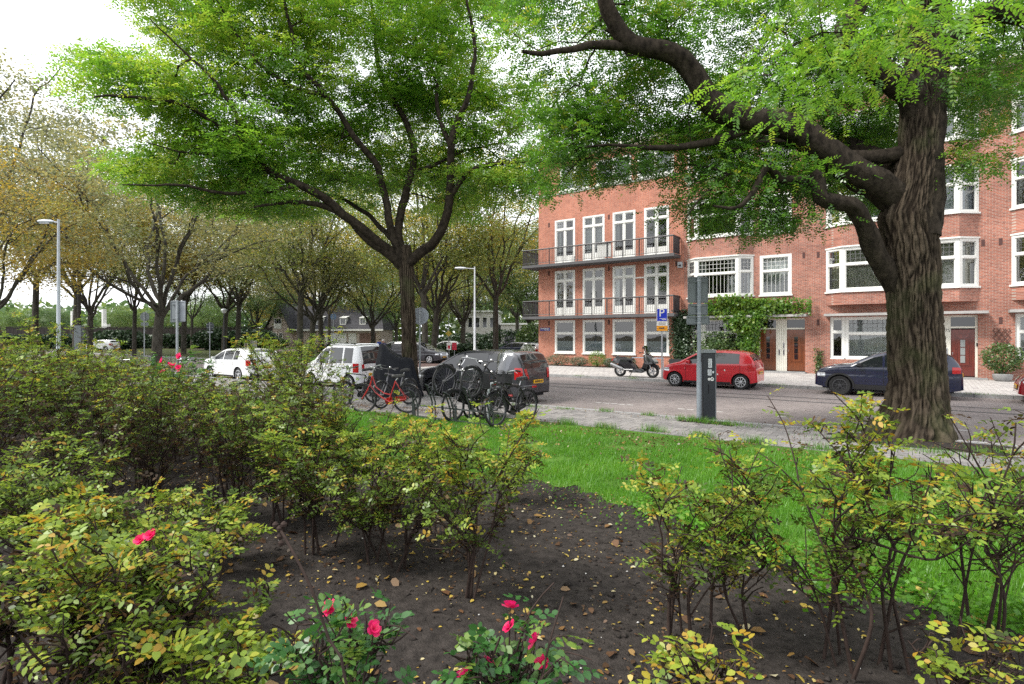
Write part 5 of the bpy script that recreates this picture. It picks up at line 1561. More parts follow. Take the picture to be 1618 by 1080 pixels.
def person(label, loc, rotz, top, legs, hairc, bend=0.0):
    bm = bmesh.new()
    pts = {'pelvis': (0, 0, 0.95), 'waist': (0, -0.02, 1.12), 'chest': (0, -0.04 - bend * 0.1, 1.36), 'neck': (0, -0.06 - bend * 0.16, 1.50), 'head': (0, -0.09 - bend * 0.2, 1.62), 'crown': (0, -0.09 - bend * 0.2, 1.72)}
    rad = {'pelvis': 0.15, 'waist': 0.135, 'chest': 0.16, 'neck': 0.06, 'head': 0.095, 'crown': 0.06}
    ed = [('pelvis', 'waist'), ('waist', 'chest'), ('chest', 'neck'), ('neck', 'head'), ('head', 'crown')]
    for sd_, sx in (('l', 1), ('r', -1)):
        pts.update({'sh' + sd_: (sx * 0.19, -0.05 - bend * 0.1, 1.42), 'el' + sd_: (sx * 0.26, -0.12 - bend * 0.15, 1.14), 'ha' + sd_: (sx * 0.22, -0.32 - bend * 0.2, 1.0),
                    'hip' + sd_: (sx * 0.1, 0, 0.88), 'kn' + sd_: (sx * 0.11, -0.06 * sx, 0.48), 'an' + sd_: (sx * 0.11, 0.06 * sx, 0.09), 'to' + sd_: (sx * 0.12, 0.06 * sx - 0.17, 0.05)})
        rad.update({'sh' + sd_: 0.075, 'el' + sd_: 0.05, 'ha' + sd_: 0.04, 'hip' + sd_: 0.1, 'kn' + sd_: 0.065, 'an' + sd_: 0.045, 'to' + sd_: 0.045})
        ed += [('chest', 'sh' + sd_), ('sh' + sd_, 'el' + sd_), ('el' + sd_, 'ha' + sd_), ('pelvis', 'hip' + sd_), ('hip' + sd_, 'kn' + sd_), ('kn' + sd_, 'an' + sd_), ('an' + sd_, 'to' + sd_)]
    names = list(pts); me = bpy.data.meshes.new('person')
    me.from_pydata([pts[n_] for n_ in names], [(names.index(a), names.index(b_)) for a, b_ in ed], [])
    o = bpy.data.objects.new('person', me); col.objects.link(o)
    md = o.modifiers.new('skin', 'SKIN')
    for i, n_ in enumerate(names):
        o.data.skin_vertices[0].data[i].radius = (rad[n_], rad[n_]); 
    o.data.skin_vertices[0].data[0].use_root = True
    ss = o.modifiers.new('sub', 'SUBSURF'); ss.levels = 1; ss.render_levels = 1
    dg = bpy.context.evaluated_depsgraph_get()
    m2 = bpy.data.meshes.new_from_object(o.evaluated_get(dg)); bpy.data.objects.remove(o)
    m2.materials.clear()
    for m_ in (top, legs, pm('skin', (0.42, 0.24, 0.17), 0.6), BLACKM): m2.materials.append(m_)
    for f in m2.polygons:
        z = f.center.z; x = abs(f.center.x)
        f.material_index = 2 if (z > 1.51 or (x > 0.17 and z < 1.04 and z > 0.9 and f.center.y < -0.2)) else (0 if z > 0.96 else (1 if z > 0.1 else 3)); f.use_smooth = True
    b2 = link('person', m2, None, loc, rotz)
    h = MB(); v = []
    c_ = Vector(pts['head'])
    for i in range(5):
        for j in range(12):
            a = 2 * math.pi * j / 12; e = R(5 + 20 * i); rr = 0.112
            v.append((c_.x + rr * math.cos(e) * math.cos(a), c_.y + 0.012 + rr * 1.08 * math.cos(e) * math.sin(a), c_.z + 0.035 + rr * math.sin(e)))
    h.add(v, [(i * 12 + j, i * 12 + (j + 1) % 12, (i + 1) * 12 + (j + 1) % 12, (i + 1) * 12 + j) for i in range(4) for j in range(12)])
    h.build('hair', hairc, b2, smooth=True)
    tag(b2, label, 'person')
    return b2


person('person in a bright blue coat walking beyond the white estate car', toward(597, 0, 52, 0.05), R(60), pm('coat_blue', (0.02, 0.06, 0.35), 0.8), pm('trousers', (0.03, 0.03, 0.04), 0.8), pm('hair_dark', (0.03, 0.02, 0.015), 0.7), 1.0)
person('person with grey hair in a dark jacket beyond the white estate car', toward(607.5, 0, 44, 0.05), R(-30), pm('jacket_navy', (0.02, 0.02, 0.05), 0.8), pm('trousers', (0.03, 0.03, 0.04), 0.8), pm('hair_grey', (0.35, 0.34, 0.33), 0.7), 0.3)
# ================================================================== VEGETATION
UP = np.array([0, 0, 1.0])


def nrm(v):
    return v / np.maximum(np.linalg.norm(v, axis=-1, keepdims=True), 1e-9)


def fronds(P, D, Ln, pairs, ll, lw, droop, tint, hexa=False, jit=0.35, start=0.18, fold=0.0, rg=rng, tj=0.06):
    """pinnate leaves: P bases, D directions, Ln lengths -> quads (or hexagons) with a tint per vertex"""
    n = len(P); D = nrm(D)
    side = np.cross(D, UP + rg.normal(0, jit, (n, 3))); side = nrm(side); nv = np.cross(side, D)
    VV, TT = [], []
    items = [(start + (1 - start) * k / max(pairs - 0.5, 1), s) for k in range(pairs) for s in (1, -1)] + [(1.0, 0)]
    for q, s in items:
        base = P + D * (Ln * q)[:, None] - UP * (droop * Ln * q * q)[:, None]
        dirn = nrm(D * (0.45 if s else 1.0) + side * (0.95 * s) - UP * 0.12 + rg.normal(0, 0.16, (n, 3)))
        lat = nrm(np.cross(nv + rg.normal(0, 0.25, (n, 3)), dirn))
        sz = rg.uniform(0.75, 1.2, n) * (0.8 + 0.35 * math.sin(math.pi * min(q, 0.95)))
        l = (ll * sz)[:, None]; wv = (lw * sz)[:, None]
        up = np.cross(dirn, lat) * fold
        if hexa:
            pts = [base, base + dirn * l * 0.3 + lat * wv * 0.46 + up * l, base + dirn * l * 0.68 + lat * wv * 0.42 + up * l, base + dirn * l, base + dirn * l * 0.68 - lat * wv * 0.42 + up * l, base + dirn * l * 0.3 - lat * wv * 0.46 + up * l]
        else:
            pts = [base, base + dirn * l * 0.5 + lat * wv * 0.5, base + dirn * l, base + dirn * l * 0.5 - lat * wv * 0.5]
        VV.append(np.stack(pts, 1)); TT.append(np.repeat((np.clip(tint + rg.normal(0, tj, n), 0, 1))[:, None], len(pts), 1))
    V = np.concatenate(VV, 0); T = np.concatenate(TT, 0)
    k = V.shape[1]
    return V.reshape(-1, 3), np.arange(len(V) * k).reshape(-1, k), T.ravel()


def cards(P, size, tint, rg=rng, flat=0.5, asp=0.6):
    """loose single leaves as folded-free diamonds"""
    n = len(P)
    d = nrm(rg.normal(0, 1, (n, 3)) * np.array([1, 1, flat])); nn = rg.normal(0, 1, (n, 3)) * np.array([flat, flat, 1])
    lat = nrm(np.cross(nn, d)); l = (size * rg.uniform(0.7, 1.3, n))[:, None]
    V = np.stack([P - d * l * 0.5, P + lat * l * asp * 0.5, P + d * l * 0.5, P - lat * l * asp * 0.5], 1)
    return V.reshape(-1, 3), np.arange(n * 4).reshape(-1, 4), np.repeat(tint, 4)


def tubes_np(chains, sides_of):
    """chains: list of (points (k,3), radii (k,)) -> verts, quads"""
    VV, FF, o = [], [], 0
    for P, r in chains:
        k = len(P); n = sides_of(r.max())
        d = np.empty_like(P); d[1:-1] = P[2:] - P[:-2]; d[0] = P[1] - P[0]; d[-1] = P[-1] - P[-2]
        d = nrm(d)
        ref = np.array([0, 0, 1.0]) if abs(d[0][2]) < 0.8 else np.array([1.0, 0.2, 0])
        s = nrm(np.cross(d, ref)); q = np.cross(s, d)
        a = np.arange(n) * 2 * np.pi / n
        dirs = s[:, None] * np.cos(a)[None, :, None] + q[:, None] * np.sin(a)[None, :, None]
        rn = 1.0
        if n >= 14: rn = 0.78 + 0.54 * (fbm(np.concatenate([P[:, None] * np.array([2.6, 2.6, 2.6]) + dirs * 2.2], 0), 3, 91)[..., None])
        ring = P[:, None] + dirs * r[:, None, None] * rn
        VV.append(ring.reshape(-1, 3))
        i = np.arange(k - 1)[:, None] * n; j = np.arange(n)[None]; j2 = (j + 1) % n
        FF.append(np.stack([i + j, i + j2, i + n + j2, i + n + j], -1).reshape(-1, 4) + o)
        o += k * n
    return np.concatenate(VV), np.concatenate(FF)


def smooth_path(P, step=0.25):
    """Catmull-Rom through control points (k,3+) resampled by length"""
    P = np.asarray(P, float)
    Q = np.vstack([2 * P[0] - P[1], P, 2 * P[-1] - P[-2]]); out = []
    for i in range(1, len(Q) - 2):
        m = max(2, int(np.linalg.norm(Q[i + 1][:3] - Q[i][:3]) / step))
        t = np.linspace(0, 1, m, endpoint=False)[:, None]
        a, b, c, d = Q[i - 1], Q[i], Q[i + 1], Q[i + 2]
        out.append(0.5 * ((2 * b) + (-a + c) * t + (2 * a - 5 * b + 4 * c - d) * t ** 2 + (-a + 3 * b - 3 * c + d) * t ** 3))
    out.append(P[-1:])
    return np.vstack(out)


class Skeleton:
    """limbs given as paths; twigs grow from the nearest limb node to every leaf cluster"""

    def __init__(self): self.P = []; self.par = []; self.fix = []; self.chains = []; self.dist = []

    def limb(self, pts, r0, r1, parent=-1, wob=0.0, step=0.25, rg=rng, power=0.9):
        Q = smooth_path(pts, step)
        if wob: Q[1:] += (np.stack([fbm(np.stack([Q[:, 0] * 1.1 + 7 * k, Q[:, 1] * 1.1, Q[:, 2] * 1.1], -1), 3, 31 + k) for k in range(3)], -1)[1:] - 0.5) * wob
        k = len(Q); rr = r1 + (r0 - r1) * (1 - np.linspace(0, 1, k)) ** power
        o = len(self.P)
        for i in range(k):
            self.P.append(Q[i]); self.par.append(parent if i == 0 else o + i - 1); self.fix.append(rr[i])
            self.dist.append((self.dist[parent] if (i == 0 and parent >= 0) else (0 if i == 0 else self.dist[-1] + 0.25)))
        self.chains.append(list(range(o, o + k)))
        return o

    def near(self, p):
        P = np.array(self.P); return int(np.argmin(np.linalg.norm(P - np.asarray(p), axis=1)))

    def attach(self, C, rg=rng, step=0.35, sag=0.15, minfix=0.0):
        P = np.array(self.P + [np.zeros(3)] * (len(C) * 14)); n = len(self.P); dist = np.array(self.dist + [0.0] * (len(C) * 14))
        ok = np.ones(len(P), bool); ok[:n] = np.array(self.fix) < minfix if minfix > 0 else True
        d0 = np.array([np.min(np.linalg.norm(P[:n][ok[:n]] - c, axis=1)) for c in C])
        ends = []
        for ci in np.argsort(d0):
            c = C[ci]
            v = P[:n] - c; d = np.linalg.norm(v, axis=1) + 0.06 * dist[:n] + np.where(v[:, 2] > 0.6, 0.8 * v[:, 2], 0)
            d = np.where(ok[:n], d, 1e9)
            a = int(np.argmin(d)); A = P[a]; L_ = np.linalg.norm(c - A)
            m = int(np.clip(L_ / step, 2, 13)); ids = [a]
            mid = (A + c) / 2 + rg.normal(0, 0.10 * L_, 3) + np.array([0, 0, sag * L_])
            for k in range(1, m + 1):
                t = k / m; p = (1 - t) ** 2 * A + 2 * t * (1 - t) * mid + t * t * c + (rg.normal(0, 0.03, 3) * min(L_, 1) if k < m else 0)
                P[n] = p; dist[n] = dist[ids[-1]] + L_ / m
                self.P.append(p); self.par.append(ids[-1]); self.fix.append(0.0); self.dist.append(dist[n]); ids.append(n); n += 1
            self.chains.append(ids); ends.append((c, nrm(c - P[ids[-2]])))
        self.ends = ends

    def build(self, rtip=0.006, expo=2.35, rmax_scale=0.85):
        n = len(self.P); P = np.array(self.P); acc = np.zeros(n)
        kids = np.zeros(n, int)
        for p in self.par:
            if p >= 0: kids[p] += 1
        for i in range(n - 1, -1, -1):
            if acc[i] == 0: acc[i] = rtip ** expo
            if self.par[i] >= 0: acc[self.par[i]] += acc[i] * 1.01
        # nodes were appended after their parents, so one backward pass is enough
        r = acc ** (1 / expo); fix = np.array(self.fix)
        r = np.where(fix > 0, fix, r)
        for i in range(n):
            p = self.par[i]
            if p >= 0 and fix[i] == 0: r[i] = min(r[i], r[p] * rmax_scale if self.par[i] != i - 1 else r[p])
        ch = []
        for ids in self.chains:
            rr = r[ids].copy()
            if fix[ids[0]] > 0 and len(ids) > 1 and fix[ids[1]] == 0: rr[0] = rr[1] * 1.15
            ch.append((P[ids], rr))
        return ch


BARK = pm('dark_bark', (0.012, 0.010, 0.008), 0.95, spec=0.08, c2=(0.058, 0.046, 0.035), var=0.1, vscale=9, bump=1.0, bscale=22, stretch=(1, 1, 0.6))
BARKG = pm('grey_bark', (0.04, 0.036, 0.03), 0.95, spec=0.1, c2=(0.095, 0.088, 0.075), var=0.1, vscale=5, bump=0.8, bscale=14, stretch=(1, 1, 0.4))
TWIG = pm('brown_twig', (0.035, 0.024, 0.02), 0.85, spec=0.15, var=0.3, vscale=10)
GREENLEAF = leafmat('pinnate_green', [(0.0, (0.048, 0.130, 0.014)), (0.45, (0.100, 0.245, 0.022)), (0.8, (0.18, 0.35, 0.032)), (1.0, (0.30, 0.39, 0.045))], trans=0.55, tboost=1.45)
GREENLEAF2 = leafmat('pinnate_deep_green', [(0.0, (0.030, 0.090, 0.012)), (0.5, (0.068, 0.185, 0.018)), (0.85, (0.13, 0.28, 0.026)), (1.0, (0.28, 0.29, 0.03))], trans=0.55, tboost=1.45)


def big_bark(path_fn, rad_fn, z0, z1, nang, nrow, name, mat, parent, seed=0, ridge=0.05, fs=5.2):
    """furrowed trunk: fine polar grid, long anastomosing ridges pushed out along the radius"""
    h = np.linspace(z0, z1, nrow); a = np.linspace(0, 2 * np.pi, nang, endpoint=False)
    A, Hh = np.meshgrid(a, h, indexing='xy')
    cx_, cy_ = path_fn(Hh); r = rad_fn(A, Hh)
    wx_ = fbm(np.stack([np.cos(A) * 1.5, np.sin(A) * 1.5, Hh * 0.7], -1), 3, seed + 5) - 0.5
    tw = A + 0.55 * wx_ + 0.05 * Hh + 0.16 * (fbm(np.stack([np.cos(A) * 4, np.sin(A) * 4, Hh * 3.2], -1), 2, seed + 9) - 0.5)
    q = np.stack([np.cos(tw) * fs, np.sin(tw) * fs, Hh * fs * 0.2 + 1.5 * wx_], -1)
    q = q + 0.5 * (np.stack([fbm(q * np.array([1.0, 1.0, 2.0]) * 0.9 + 11 * k_, 3, seed + 20 + k_) for k_ in range(3)], -1) - 0.5)
    f1, f2 = worley(q, seed); pl_ = np.clip((f2 - f1) * 2.6, 0, 1) ** 0.7
    f1, f2 = worley(q * np.array([2.2, 2.2, 3.2]) + 5, seed + 4); ps_ = np.clip((f2 - f1) * 1.8, 0, 1)
    n3 = fbm(np.stack([np.cos(A) * 14, np.sin(A) * 14, Hh * 9], -1), 3, seed + 2)
    n4 = fbm(np.stack([np.cos(A) * 2, np.sin(A) * 2, Hh * 1.1], -1), 3, seed + 3)
    rd = np.clip(0.60 * pl_ + 0.26 * ps_ + 0.8 * (n3 - 0.5), 0, 1.2)
    r = r + ridge * (rd - 0.85) * 1.5 + 0.10 * r * (n4 - 0.5)
    V = np.stack([cx_ + r * np.cos(A), cy_ + r * np.sin(A), Hh], -1).reshape(-1, 3)
    idx = np.arange(nang * nrow).reshape(nrow, nang)
    F = np.stack([idx[:-1].ravel(), np.roll(idx, -1, 1)[:-1].ravel(), np.roll(idx, -1, 1)[1:].ravel(), idx[1:].ravel()], -1)
    me = arrmesh(name, V, F, mat, tint=np.clip(rd.ravel(), 0, 1), smooth=True)
    return link(name, me, parent)


def barkmat():
    m = bpy.data.materials.new('furrowed_bark'); m.use_nodes = True
    t = m.node_tree; b = t.nodes['Principled BSDF']; l = t.links.new
    b.inputs['Roughness'].default_value = 0.95; b.inputs['Specular IOR Level'].default_value = 0.1
    a = t.nodes.new('ShaderNodeAttribute'); a.attribute_name = 'tint'
    r = t.nodes.new('ShaderNodeValToRGB'); e = r.color_ramp.elements
    e[0].position = 0.15; e[0].color = (0.015, 0.011, 0.008, 1); e[1].position = 0.9; e[1].color = (0.092, 0.072, 0.052, 1)
    l(a.outputs['Fac'], r.inputs[0])
    co = t.nodes.new('ShaderNodeTexCoord'); n = t.nodes.new('ShaderNodeTexNoise'); n.inputs['Scale'].default_value = 1.1; n.inputs['Detail'].default_value = 7
    l(co.outputs['Object'], n.inputs[0])
    r2 = t.nodes.new('ShaderNodeValToRGB'); r2.color_ramp.elements[0].position = 0.52; r2.color_ramp.elements[0].color = (0, 0, 0, 1); r2.color_ramp.elements[1].position = 0.75; r2.color_ramp.elements[1].color = (0.6, 0.6, 0.6, 1)
    l(n.outputs['Fac'], r2.inputs[0])
    mxx = t.nodes.new('ShaderNodeMixRGB'); mxx.inputs[2].default_value = (0.06, 0.075, 0.03, 1)
    l(r2.outputs[0], mxx.inputs[0]); l(r.outputs[0], mxx.inputs[1]); l(mxx.outputs[0], b.inputs['Base Color'])
    n2 = t.nodes.new('ShaderNodeTexNoise'); n2.inputs['Scale'].default_value = 25; n2.inputs['Detail'].default_value = 5
    l(co.outputs['Object'], n2.inputs[0]); bp = t.nodes.new('ShaderNodeBump'); bp.inputs['Strength'].default_value = 0.7; bp.inputs['Distance'].default_value = 0.02
    l(n2.outputs['Fac'], bp.inputs['Height']); l(bp.outputs[0], b.inputs['Normal'])
    return m


FURROW = barkmat()


def inpoly(x, y, poly):
    inside = np.zeros(len(x), bool); n = len(poly)
    for i in range(n):
        (x1, y1), (x2, y2) = poly[i], poly[(i + 1) % n]
        c = ((y1 > y) != (y2 > y)); xi = (x2 - x1) * (y - y1) / (y2 - y1 + 1e-9) + x1
        inside ^= c & (x < xi)
    return inside


# ------------------------------------------------------------------ big tree on the right
bt = thing('tree', 'huge old tree with deeply furrowed trunk and bent limbs at the right', 'tree', (0, 0, 0), 0, 'street trees by the kerb')
BX, BY = 7.93, 11.2
TZ = [0.0, 0.15, 0.4, 0.75, 1.2, 1.9, 2.7, 3.3, 3.9, 4.4, 4.9, 5.5, 6.3, 7.5, 8.8, 10]
TRR = [0.88, 0.78, 0.64, 0.55, 0.50, 0.475, 0.455, 0.455, 0.475, 0.465, 0.40, 0.365, 0.36, 0.345, 0.31, 0.26]
TXX = [-0.08, -0.05, 0.0, 0.05, 0.06, 0.02, -0.03, -0.06, -0.13, -0.2, -0.08, 0.02, 0.10, 0.18, 0.24, 0.28]


def bt_path(h): return BX + np.interp(h, TZ, TXX), BY + 0.03 * np.sin(h)


def bt_rad(A, h):
    fl = np.exp(-np.clip(h - 0.05, 0, 9) / 0.38)
    return np.interp(h, TZ, TRR) * (1 + fl * (0.13 * np.sin(A * 5 + 0.6) + 0.07 * np.sin(A * 8 + 1) + 0.14 * np.cos(A - math.pi)) + 0.045 * np.sin(2 * A + h * 0.8) + 0.03 * np.sin(3 * A - h))


big_bark(bt_path, bt_rad, 0.02, 9.8, 220, 280, 'trunk', FURROW, bt, 40, 0.047, 6.2)
sk = Skeleton()
a11 = lambda x, y, d: at(x, y, d)
root = sk.limb([(BX, BY, 4.0), (BX + 0.2, BY, 6.5), (BX + 0.4, BY, 9.0), (BX + 0.5, BY + 0.3, 12.0), (BX + 0.3, BY + 0.4, 14.5)], 0.40, 0.05)
LB = {}
LB['main'] = sk.limb([a11(1450, 350, 11.3), a11(1400, 300, 11.2), a11(1349, 270, 11.1), a11(1309, 243, 11.0), a11(1259, 205, 10.9), a11(1169, 186, 10.7), a11(1119, 155, 10.6), a11(1089, 108, 10.5), a11(1059, 84, 10.4), a11(999, 68, 10.3), a11(974, 35, 10.2), a11(954, 0, 10.1), a11(935, -70, 10.0)], 0.30, 0.10, wob=0.12, step=0.16, power=0.8)
LB['m2'] = sk.limb([a11(1005, 70, 10.3), a11(965, 64, 10.2), a11(934, 66, 10.1), a11(909, 76, 10.0), a11(854, 87, 9.8), a11(825, 80, 9.6)], 0.10, 0.03, wob=0.25)
LB['knee'] = sk.limb([a11(1442, 500, 11.35), a11(1416, 450, 11.25), a11(1384, 400, 11.1), a11(1364, 350, 10.9), a11(1345, 325, 10.8), a11(1318, 319, 10.7), a11(1297, 312, 10.6), a11(1293, 285, 10.6), a11(1283, 270, 10.6)], 0.215, 0.12, wob=0.10, step=0.12, power=1.0)
sk.limb([a11(1296, 284, 10.6), a11(1262, 284, 10.6), a11(1232, 280, 10.6), a11(1212, 262, 10.5), a11(1190, 305, 10.4), a11(1165, 328, 10.3), a11(1128, 326, 10.2)], 0.10, 0.02, wob=0.12, step=0.14)
sk.limb([a11(1195, 198, 10.8), a11(1150, 214, 10.8), a11(1110, 224, 10.7), a11(1075, 231, 10.7), a11(1030, 232, 10.6), a11(960, 228, 10.5)], 0.10, 0.025, wob=0.12, step=0.16)
sk.limb([a11(1150, 275, 10.9), a11(1110, 310, 10.6), a11(1085, 345, 10.4)], 0.03, 0.012, wob=0.1, step=0.12)
LB['cross'] = sk.limb([a11(1425, 243, 11.3), a11(1375, 248, 11.3), a11(1330, 247, 11.3), a11(1285, 232, 11.4), a11(1230, 222, 11.6), a11(1160, 235, 11.9), a11(1090, 262, 12.2)], 0.15, 0.03, wob=0.2)
LB['up'] = sk.limb([a11(1458, 220, 11.25), a11(1444, 155, 11.1), a11(1414, 126, 10.9), a11(1374, 100, 10.75), a11(1344, 70, 10.7), a11(1337, 42, 10.65), a11(1356, 10, 10.6), a11(1372, -60, 10.5), a11(1350, -200, 10.3)], 0.27, 0.08, wob=0.12, step=0.16)
LB['right'] = sk.limb([a11(1470, 80, 11.3), a11(1520, 38, 11.2), a11(1565, 15, 11.1), a11(1610, 28, 11.0), a11(1680, 5, 10.9), a11(1780, -30, 10.6)], 0.20, 0.05, wob=0.25)
LB['near'] = sk.limb([a11(1450, -40, 11.0), a11(1400, -70, 9.4), a11(1340, -80, 8.0), a11(1290, -90, 6.8), a11(1260, -60, 6.0)], 0.15, 0.02, wob=0.2)
LB['near2'] = sk.limb([a11(1340, -60, 8.0), a11(1240, -60, 7.2), a11(1180, -40, 6.8)], 0.06, 0.015, wob=0.2)
LB['back'] = sk.limb([(BX, BY, 5.2), (BX - 0.6, BY + 1.6, 6.3), (BX - 1.6, BY + 3.3, 7.0), (BX - 2.2, BY + 5.2, 7.4)], 0.2, 0.04, wob=0.3)
LB['back2'] = sk.limb([(BX + 0.2, BY, 7.2), (BX + 2.0, BY + 1.8, 8.3), (BX + 4.0, BY + 3.2, 9.0)], 0.18, 0.04, wob=0.3)


def clusters(poly, d0, d1, n, rg=rng, thin=None):
    xs_, ys_ = [p[0] for p in poly], [p[1] for p in poly]
    out = []
    while len(out) < n:
        m = n * 3
        x = rg.uniform(min(xs_), max(xs_), m); y = rg.uniform(min(ys_), max(ys_), m)
        kp = inpoly(x, y, poly)
        d = d0 + (d1 - d0) * rg.beta(1.2, 1.2, m)
        if thin is not None:
            q = np.stack([x / thin[0], y / thin[1], d * 0.3], -1); kp &= vnoise(q, 77) > thin[2]
        for i in np.where(kp)[0]:
            out.append(at(x[i], y[i], d[i]))
            if len(out) >= n: break
    return np.array(out)


C = np.concatenate([
    clusters([(815, -40), (1120, -40), (1120, 120), (1000, 130), (935, 150), (850, 110), (800, 60)], 10.6, 14.0, 100, thin=(45, 30, 0.38)),
    clusters([(930, 160), (1010, 140), (1110, 150), (1200, 200), (1170, 250), (1060, 262), (970, 285), (905, 268), (925, 215)], 10.8, 14.0, 95, thin=(40, 26, 0.3)),
    clusters([(868, 170), (935, 170), (930, 240), (905, 300), (872, 308), (862, 250)], 10.4, 13, 26),
    clusters([(1080, 120), (1420, 60), (1420, 235), (1300, 215), (1200, 195), (1130, 170)], 11.8, 16.5, 125, thin=(40, 30, 0.28)),
    clusters([(1080, 262), (1180, 230), (1290, 235), (1320, 300), (1275, 345), (1190, 372), (1085, 366), (1070, 320)], 10.6, 13.6, 88),
    clusters([(1120, -60), (1500, -60), (1440, 70), (1300, 130), (1150, 120)], 11.2, 16.0, 125, thin=(50, 36, 0.3)),
    clusters([(1290, 215), (1425, 190), (1420, 320), (1340, 330), (1300, 290)], 12.0, 15.5, 55),
    clusters([(1490, 40), (1640, -20), (1800, -40), (1760, 130), (1640, 145), (1570, 215), (1510, 245), (1488, 180)], 10.6, 15.5, 120, thin=(45, 30, 0.2)),
    clusters([(1483, 250), (1540, 232), (1552, 262), (1500, 280)], 10.8, 12, 7),
    clusters([(850, -420), (1800, -420), (1760, -60), (830, -60)], 10.0, 15.5, 95),
])
CN = np.concatenate([clusters([(1170, 120), (1230, 100), (1300, 150), (1280, 190), (1200, 180)], 6.2, 8.0, 3), clusters([(1370, -20), (1500, -20), (1490, 60), (1440, 115), (1375, 100)], 5.6, 7.2, 6), clusters([(1150, -50), (1320, -50), (1300, 20), (1180, 10)], 6.2, 8, 4),
                     clusters([(1300, 20), (1350, 60), (1330, 120), (1290, 90)], 6.5, 8.0, 2)])
sk.attach(np.concatenate([C, CN]), sag=0.14, minfix=0.3)
ends = sk.ends
V, F = tubes_np(sk.build(rtip=0.008), lambda r: 22 if r > 0.1 else (8 if r > 0.03 else 4))
link('limbs', arrmesh('limbs', V, F, BARK, smooth=True), bt)


def frond_cloud(ends, per, spread, Lr, rg=rng, tintlo=0.2, tinthi=0.8, flat=0.35):
    P, D, T = [], [], []
    for c, o in ends:
        m = int(per * rg.uniform(0.6, 1.4)); t0 = rg.uniform(tintlo, tinthi)
        off = rg.normal(0, 1, (m, 3)) * np.array([spread, spread, spread * flat])
        P.append(c + off); d = rg.normal(0, 1, (m, 3)) * np.array([1, 1, 0.25]) + o * 0.6 + off * 0.8 + np.array([0, 0, -0.12]); D.append(d)
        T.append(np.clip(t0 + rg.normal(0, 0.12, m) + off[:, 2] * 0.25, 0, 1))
    P = np.concatenate(P); D = np.concatenate(D); T = np.concatenate(T)
    return P, D, rg.uniform(*Lr, len(P)), T


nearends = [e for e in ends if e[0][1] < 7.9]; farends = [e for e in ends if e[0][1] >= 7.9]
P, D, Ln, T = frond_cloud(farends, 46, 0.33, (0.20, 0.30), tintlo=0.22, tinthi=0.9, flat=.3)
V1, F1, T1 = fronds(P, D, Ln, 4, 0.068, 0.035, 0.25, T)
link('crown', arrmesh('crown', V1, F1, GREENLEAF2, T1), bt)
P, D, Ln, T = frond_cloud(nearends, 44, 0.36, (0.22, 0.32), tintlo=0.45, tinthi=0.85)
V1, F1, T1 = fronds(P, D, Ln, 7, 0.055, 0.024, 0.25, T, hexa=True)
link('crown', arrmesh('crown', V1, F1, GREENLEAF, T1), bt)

# ------------------------------------------------------------------ middle tree
mt_ = thing('tree', 'spreading tree with forked dark trunk behind the red bicycle', 'tree', (0, 0, 0), 0, 'street trees by the kerb')
MX, MY = at(648, 600, 19.0)[:2]


def m_path(h): return MX - 0.12 * np.clip(h / 4.5, 0, 1) ** 1.3, MY + 0 * h


def m_rad(A, h):
    return np.interp(h, [0, .3, .8, 2, 3.2, 4.0, 4.6, 5.2], [0.40, 0.33, 0.275, 0.245, 0.24, 0.25, 0.24, 0.12]) * (1 + 0.05 * np.sin(3 * A + h) + 0.04 * np.sin(2 * A))


big_bark(m_path, m_rad, 0.03, 5.1, 120, 200, 'trunk', FURROW, mt_, 60, 0.03, 4.5)
D_ = 19.0
sk = Skeleton()
l0 = sk.limb([at(634, 420, D_), at(605, 395, 18.8), at(575, 372, 18.5), at(545, 340, 18.2), at(500, 322, 17.8), at(445, 318, 17.3), at(400, 328, 16.8)], 0.17, 0.03, wob=0.25)
sk.limb([at(622, 405, D_), at(590, 375, 18.6), at(555, 348, 18.2), at(520, 318, 17.9), at(470, 290, 17.5), at(430, 270, 17.2), at(380, 228, 16.8), at(330, 190, 16.4), at(280, 162, 16.0), at(200, 150, 15.6), at(150, 152, 15.3)], 0.17, 0.025, wob=0.3)
sk.limb([at(634, 420, D_), at(625, 380, D_), at(612, 340, 19.0), at(606, 300, 19.0), at(590, 250, 18.8), at(560, 215, 18.5), at(520, 155, 18.0), at(480, 110, 17.6), at(455, 40, 17.2), at(440, -40, 16.8)], 0.15, 0.03, wob=0.3)
sk.limb([at(633, 400, D_), at(632, 350, 19.2), at(645, 290, 19.4), at(655, 240, 19.6), at(640, 190, 19.8), at(600, 120, 20.2), at(590, 40, 20.4), at(580, -50, 20.6)], 0.15, 0.03, wob=0.3)
sk.limb([at(640, 420, D_), at(660, 400, 18.9), at(690, 375, 18.7), at(708, 330, 18.5), at(710, 265, 18.4), at(715, 210, 18.2), at(740, 150, 18.0), at(748, 60, 17.8), at(735, -20, 17.6)], 0.18, 0.03, wob=0.3)
sk.limb([at(712, 310, 18.5), at(735, 275, 18.3), at(775, 258, 18.1), at(830, 256, 17.8), at(885, 255, 17.4)], 0.09, 0.02, wob=0.25)
sk.limb([at(655, 270, 19.5), at(700, 255, 19.6), at(735, 240, 19.8), at(790, 225, 20.2)], 0.07, 0.02, wob=0.2)
sk.limb([at(712, 240, 18.4), at(690, 160, 18.8), at(700, 80, 19.2), at(690, 10, 19.6)], 0.08, 0.02, wob=0.25)
sk.limb([at(480, 290, 17.5), at(420, 300, 17.0), at(350, 305, 16.5), at(280, 292, 16.0), at(190, 288, 15.5)], 0.07, 0.018, wob=0.25)
sk.limb([at(430, 270, 17.2), at(360, 250, 16.9), at(300, 240, 16.4), at(230, 225, 15.9)], 0.06, 0.015, wob=0.25)
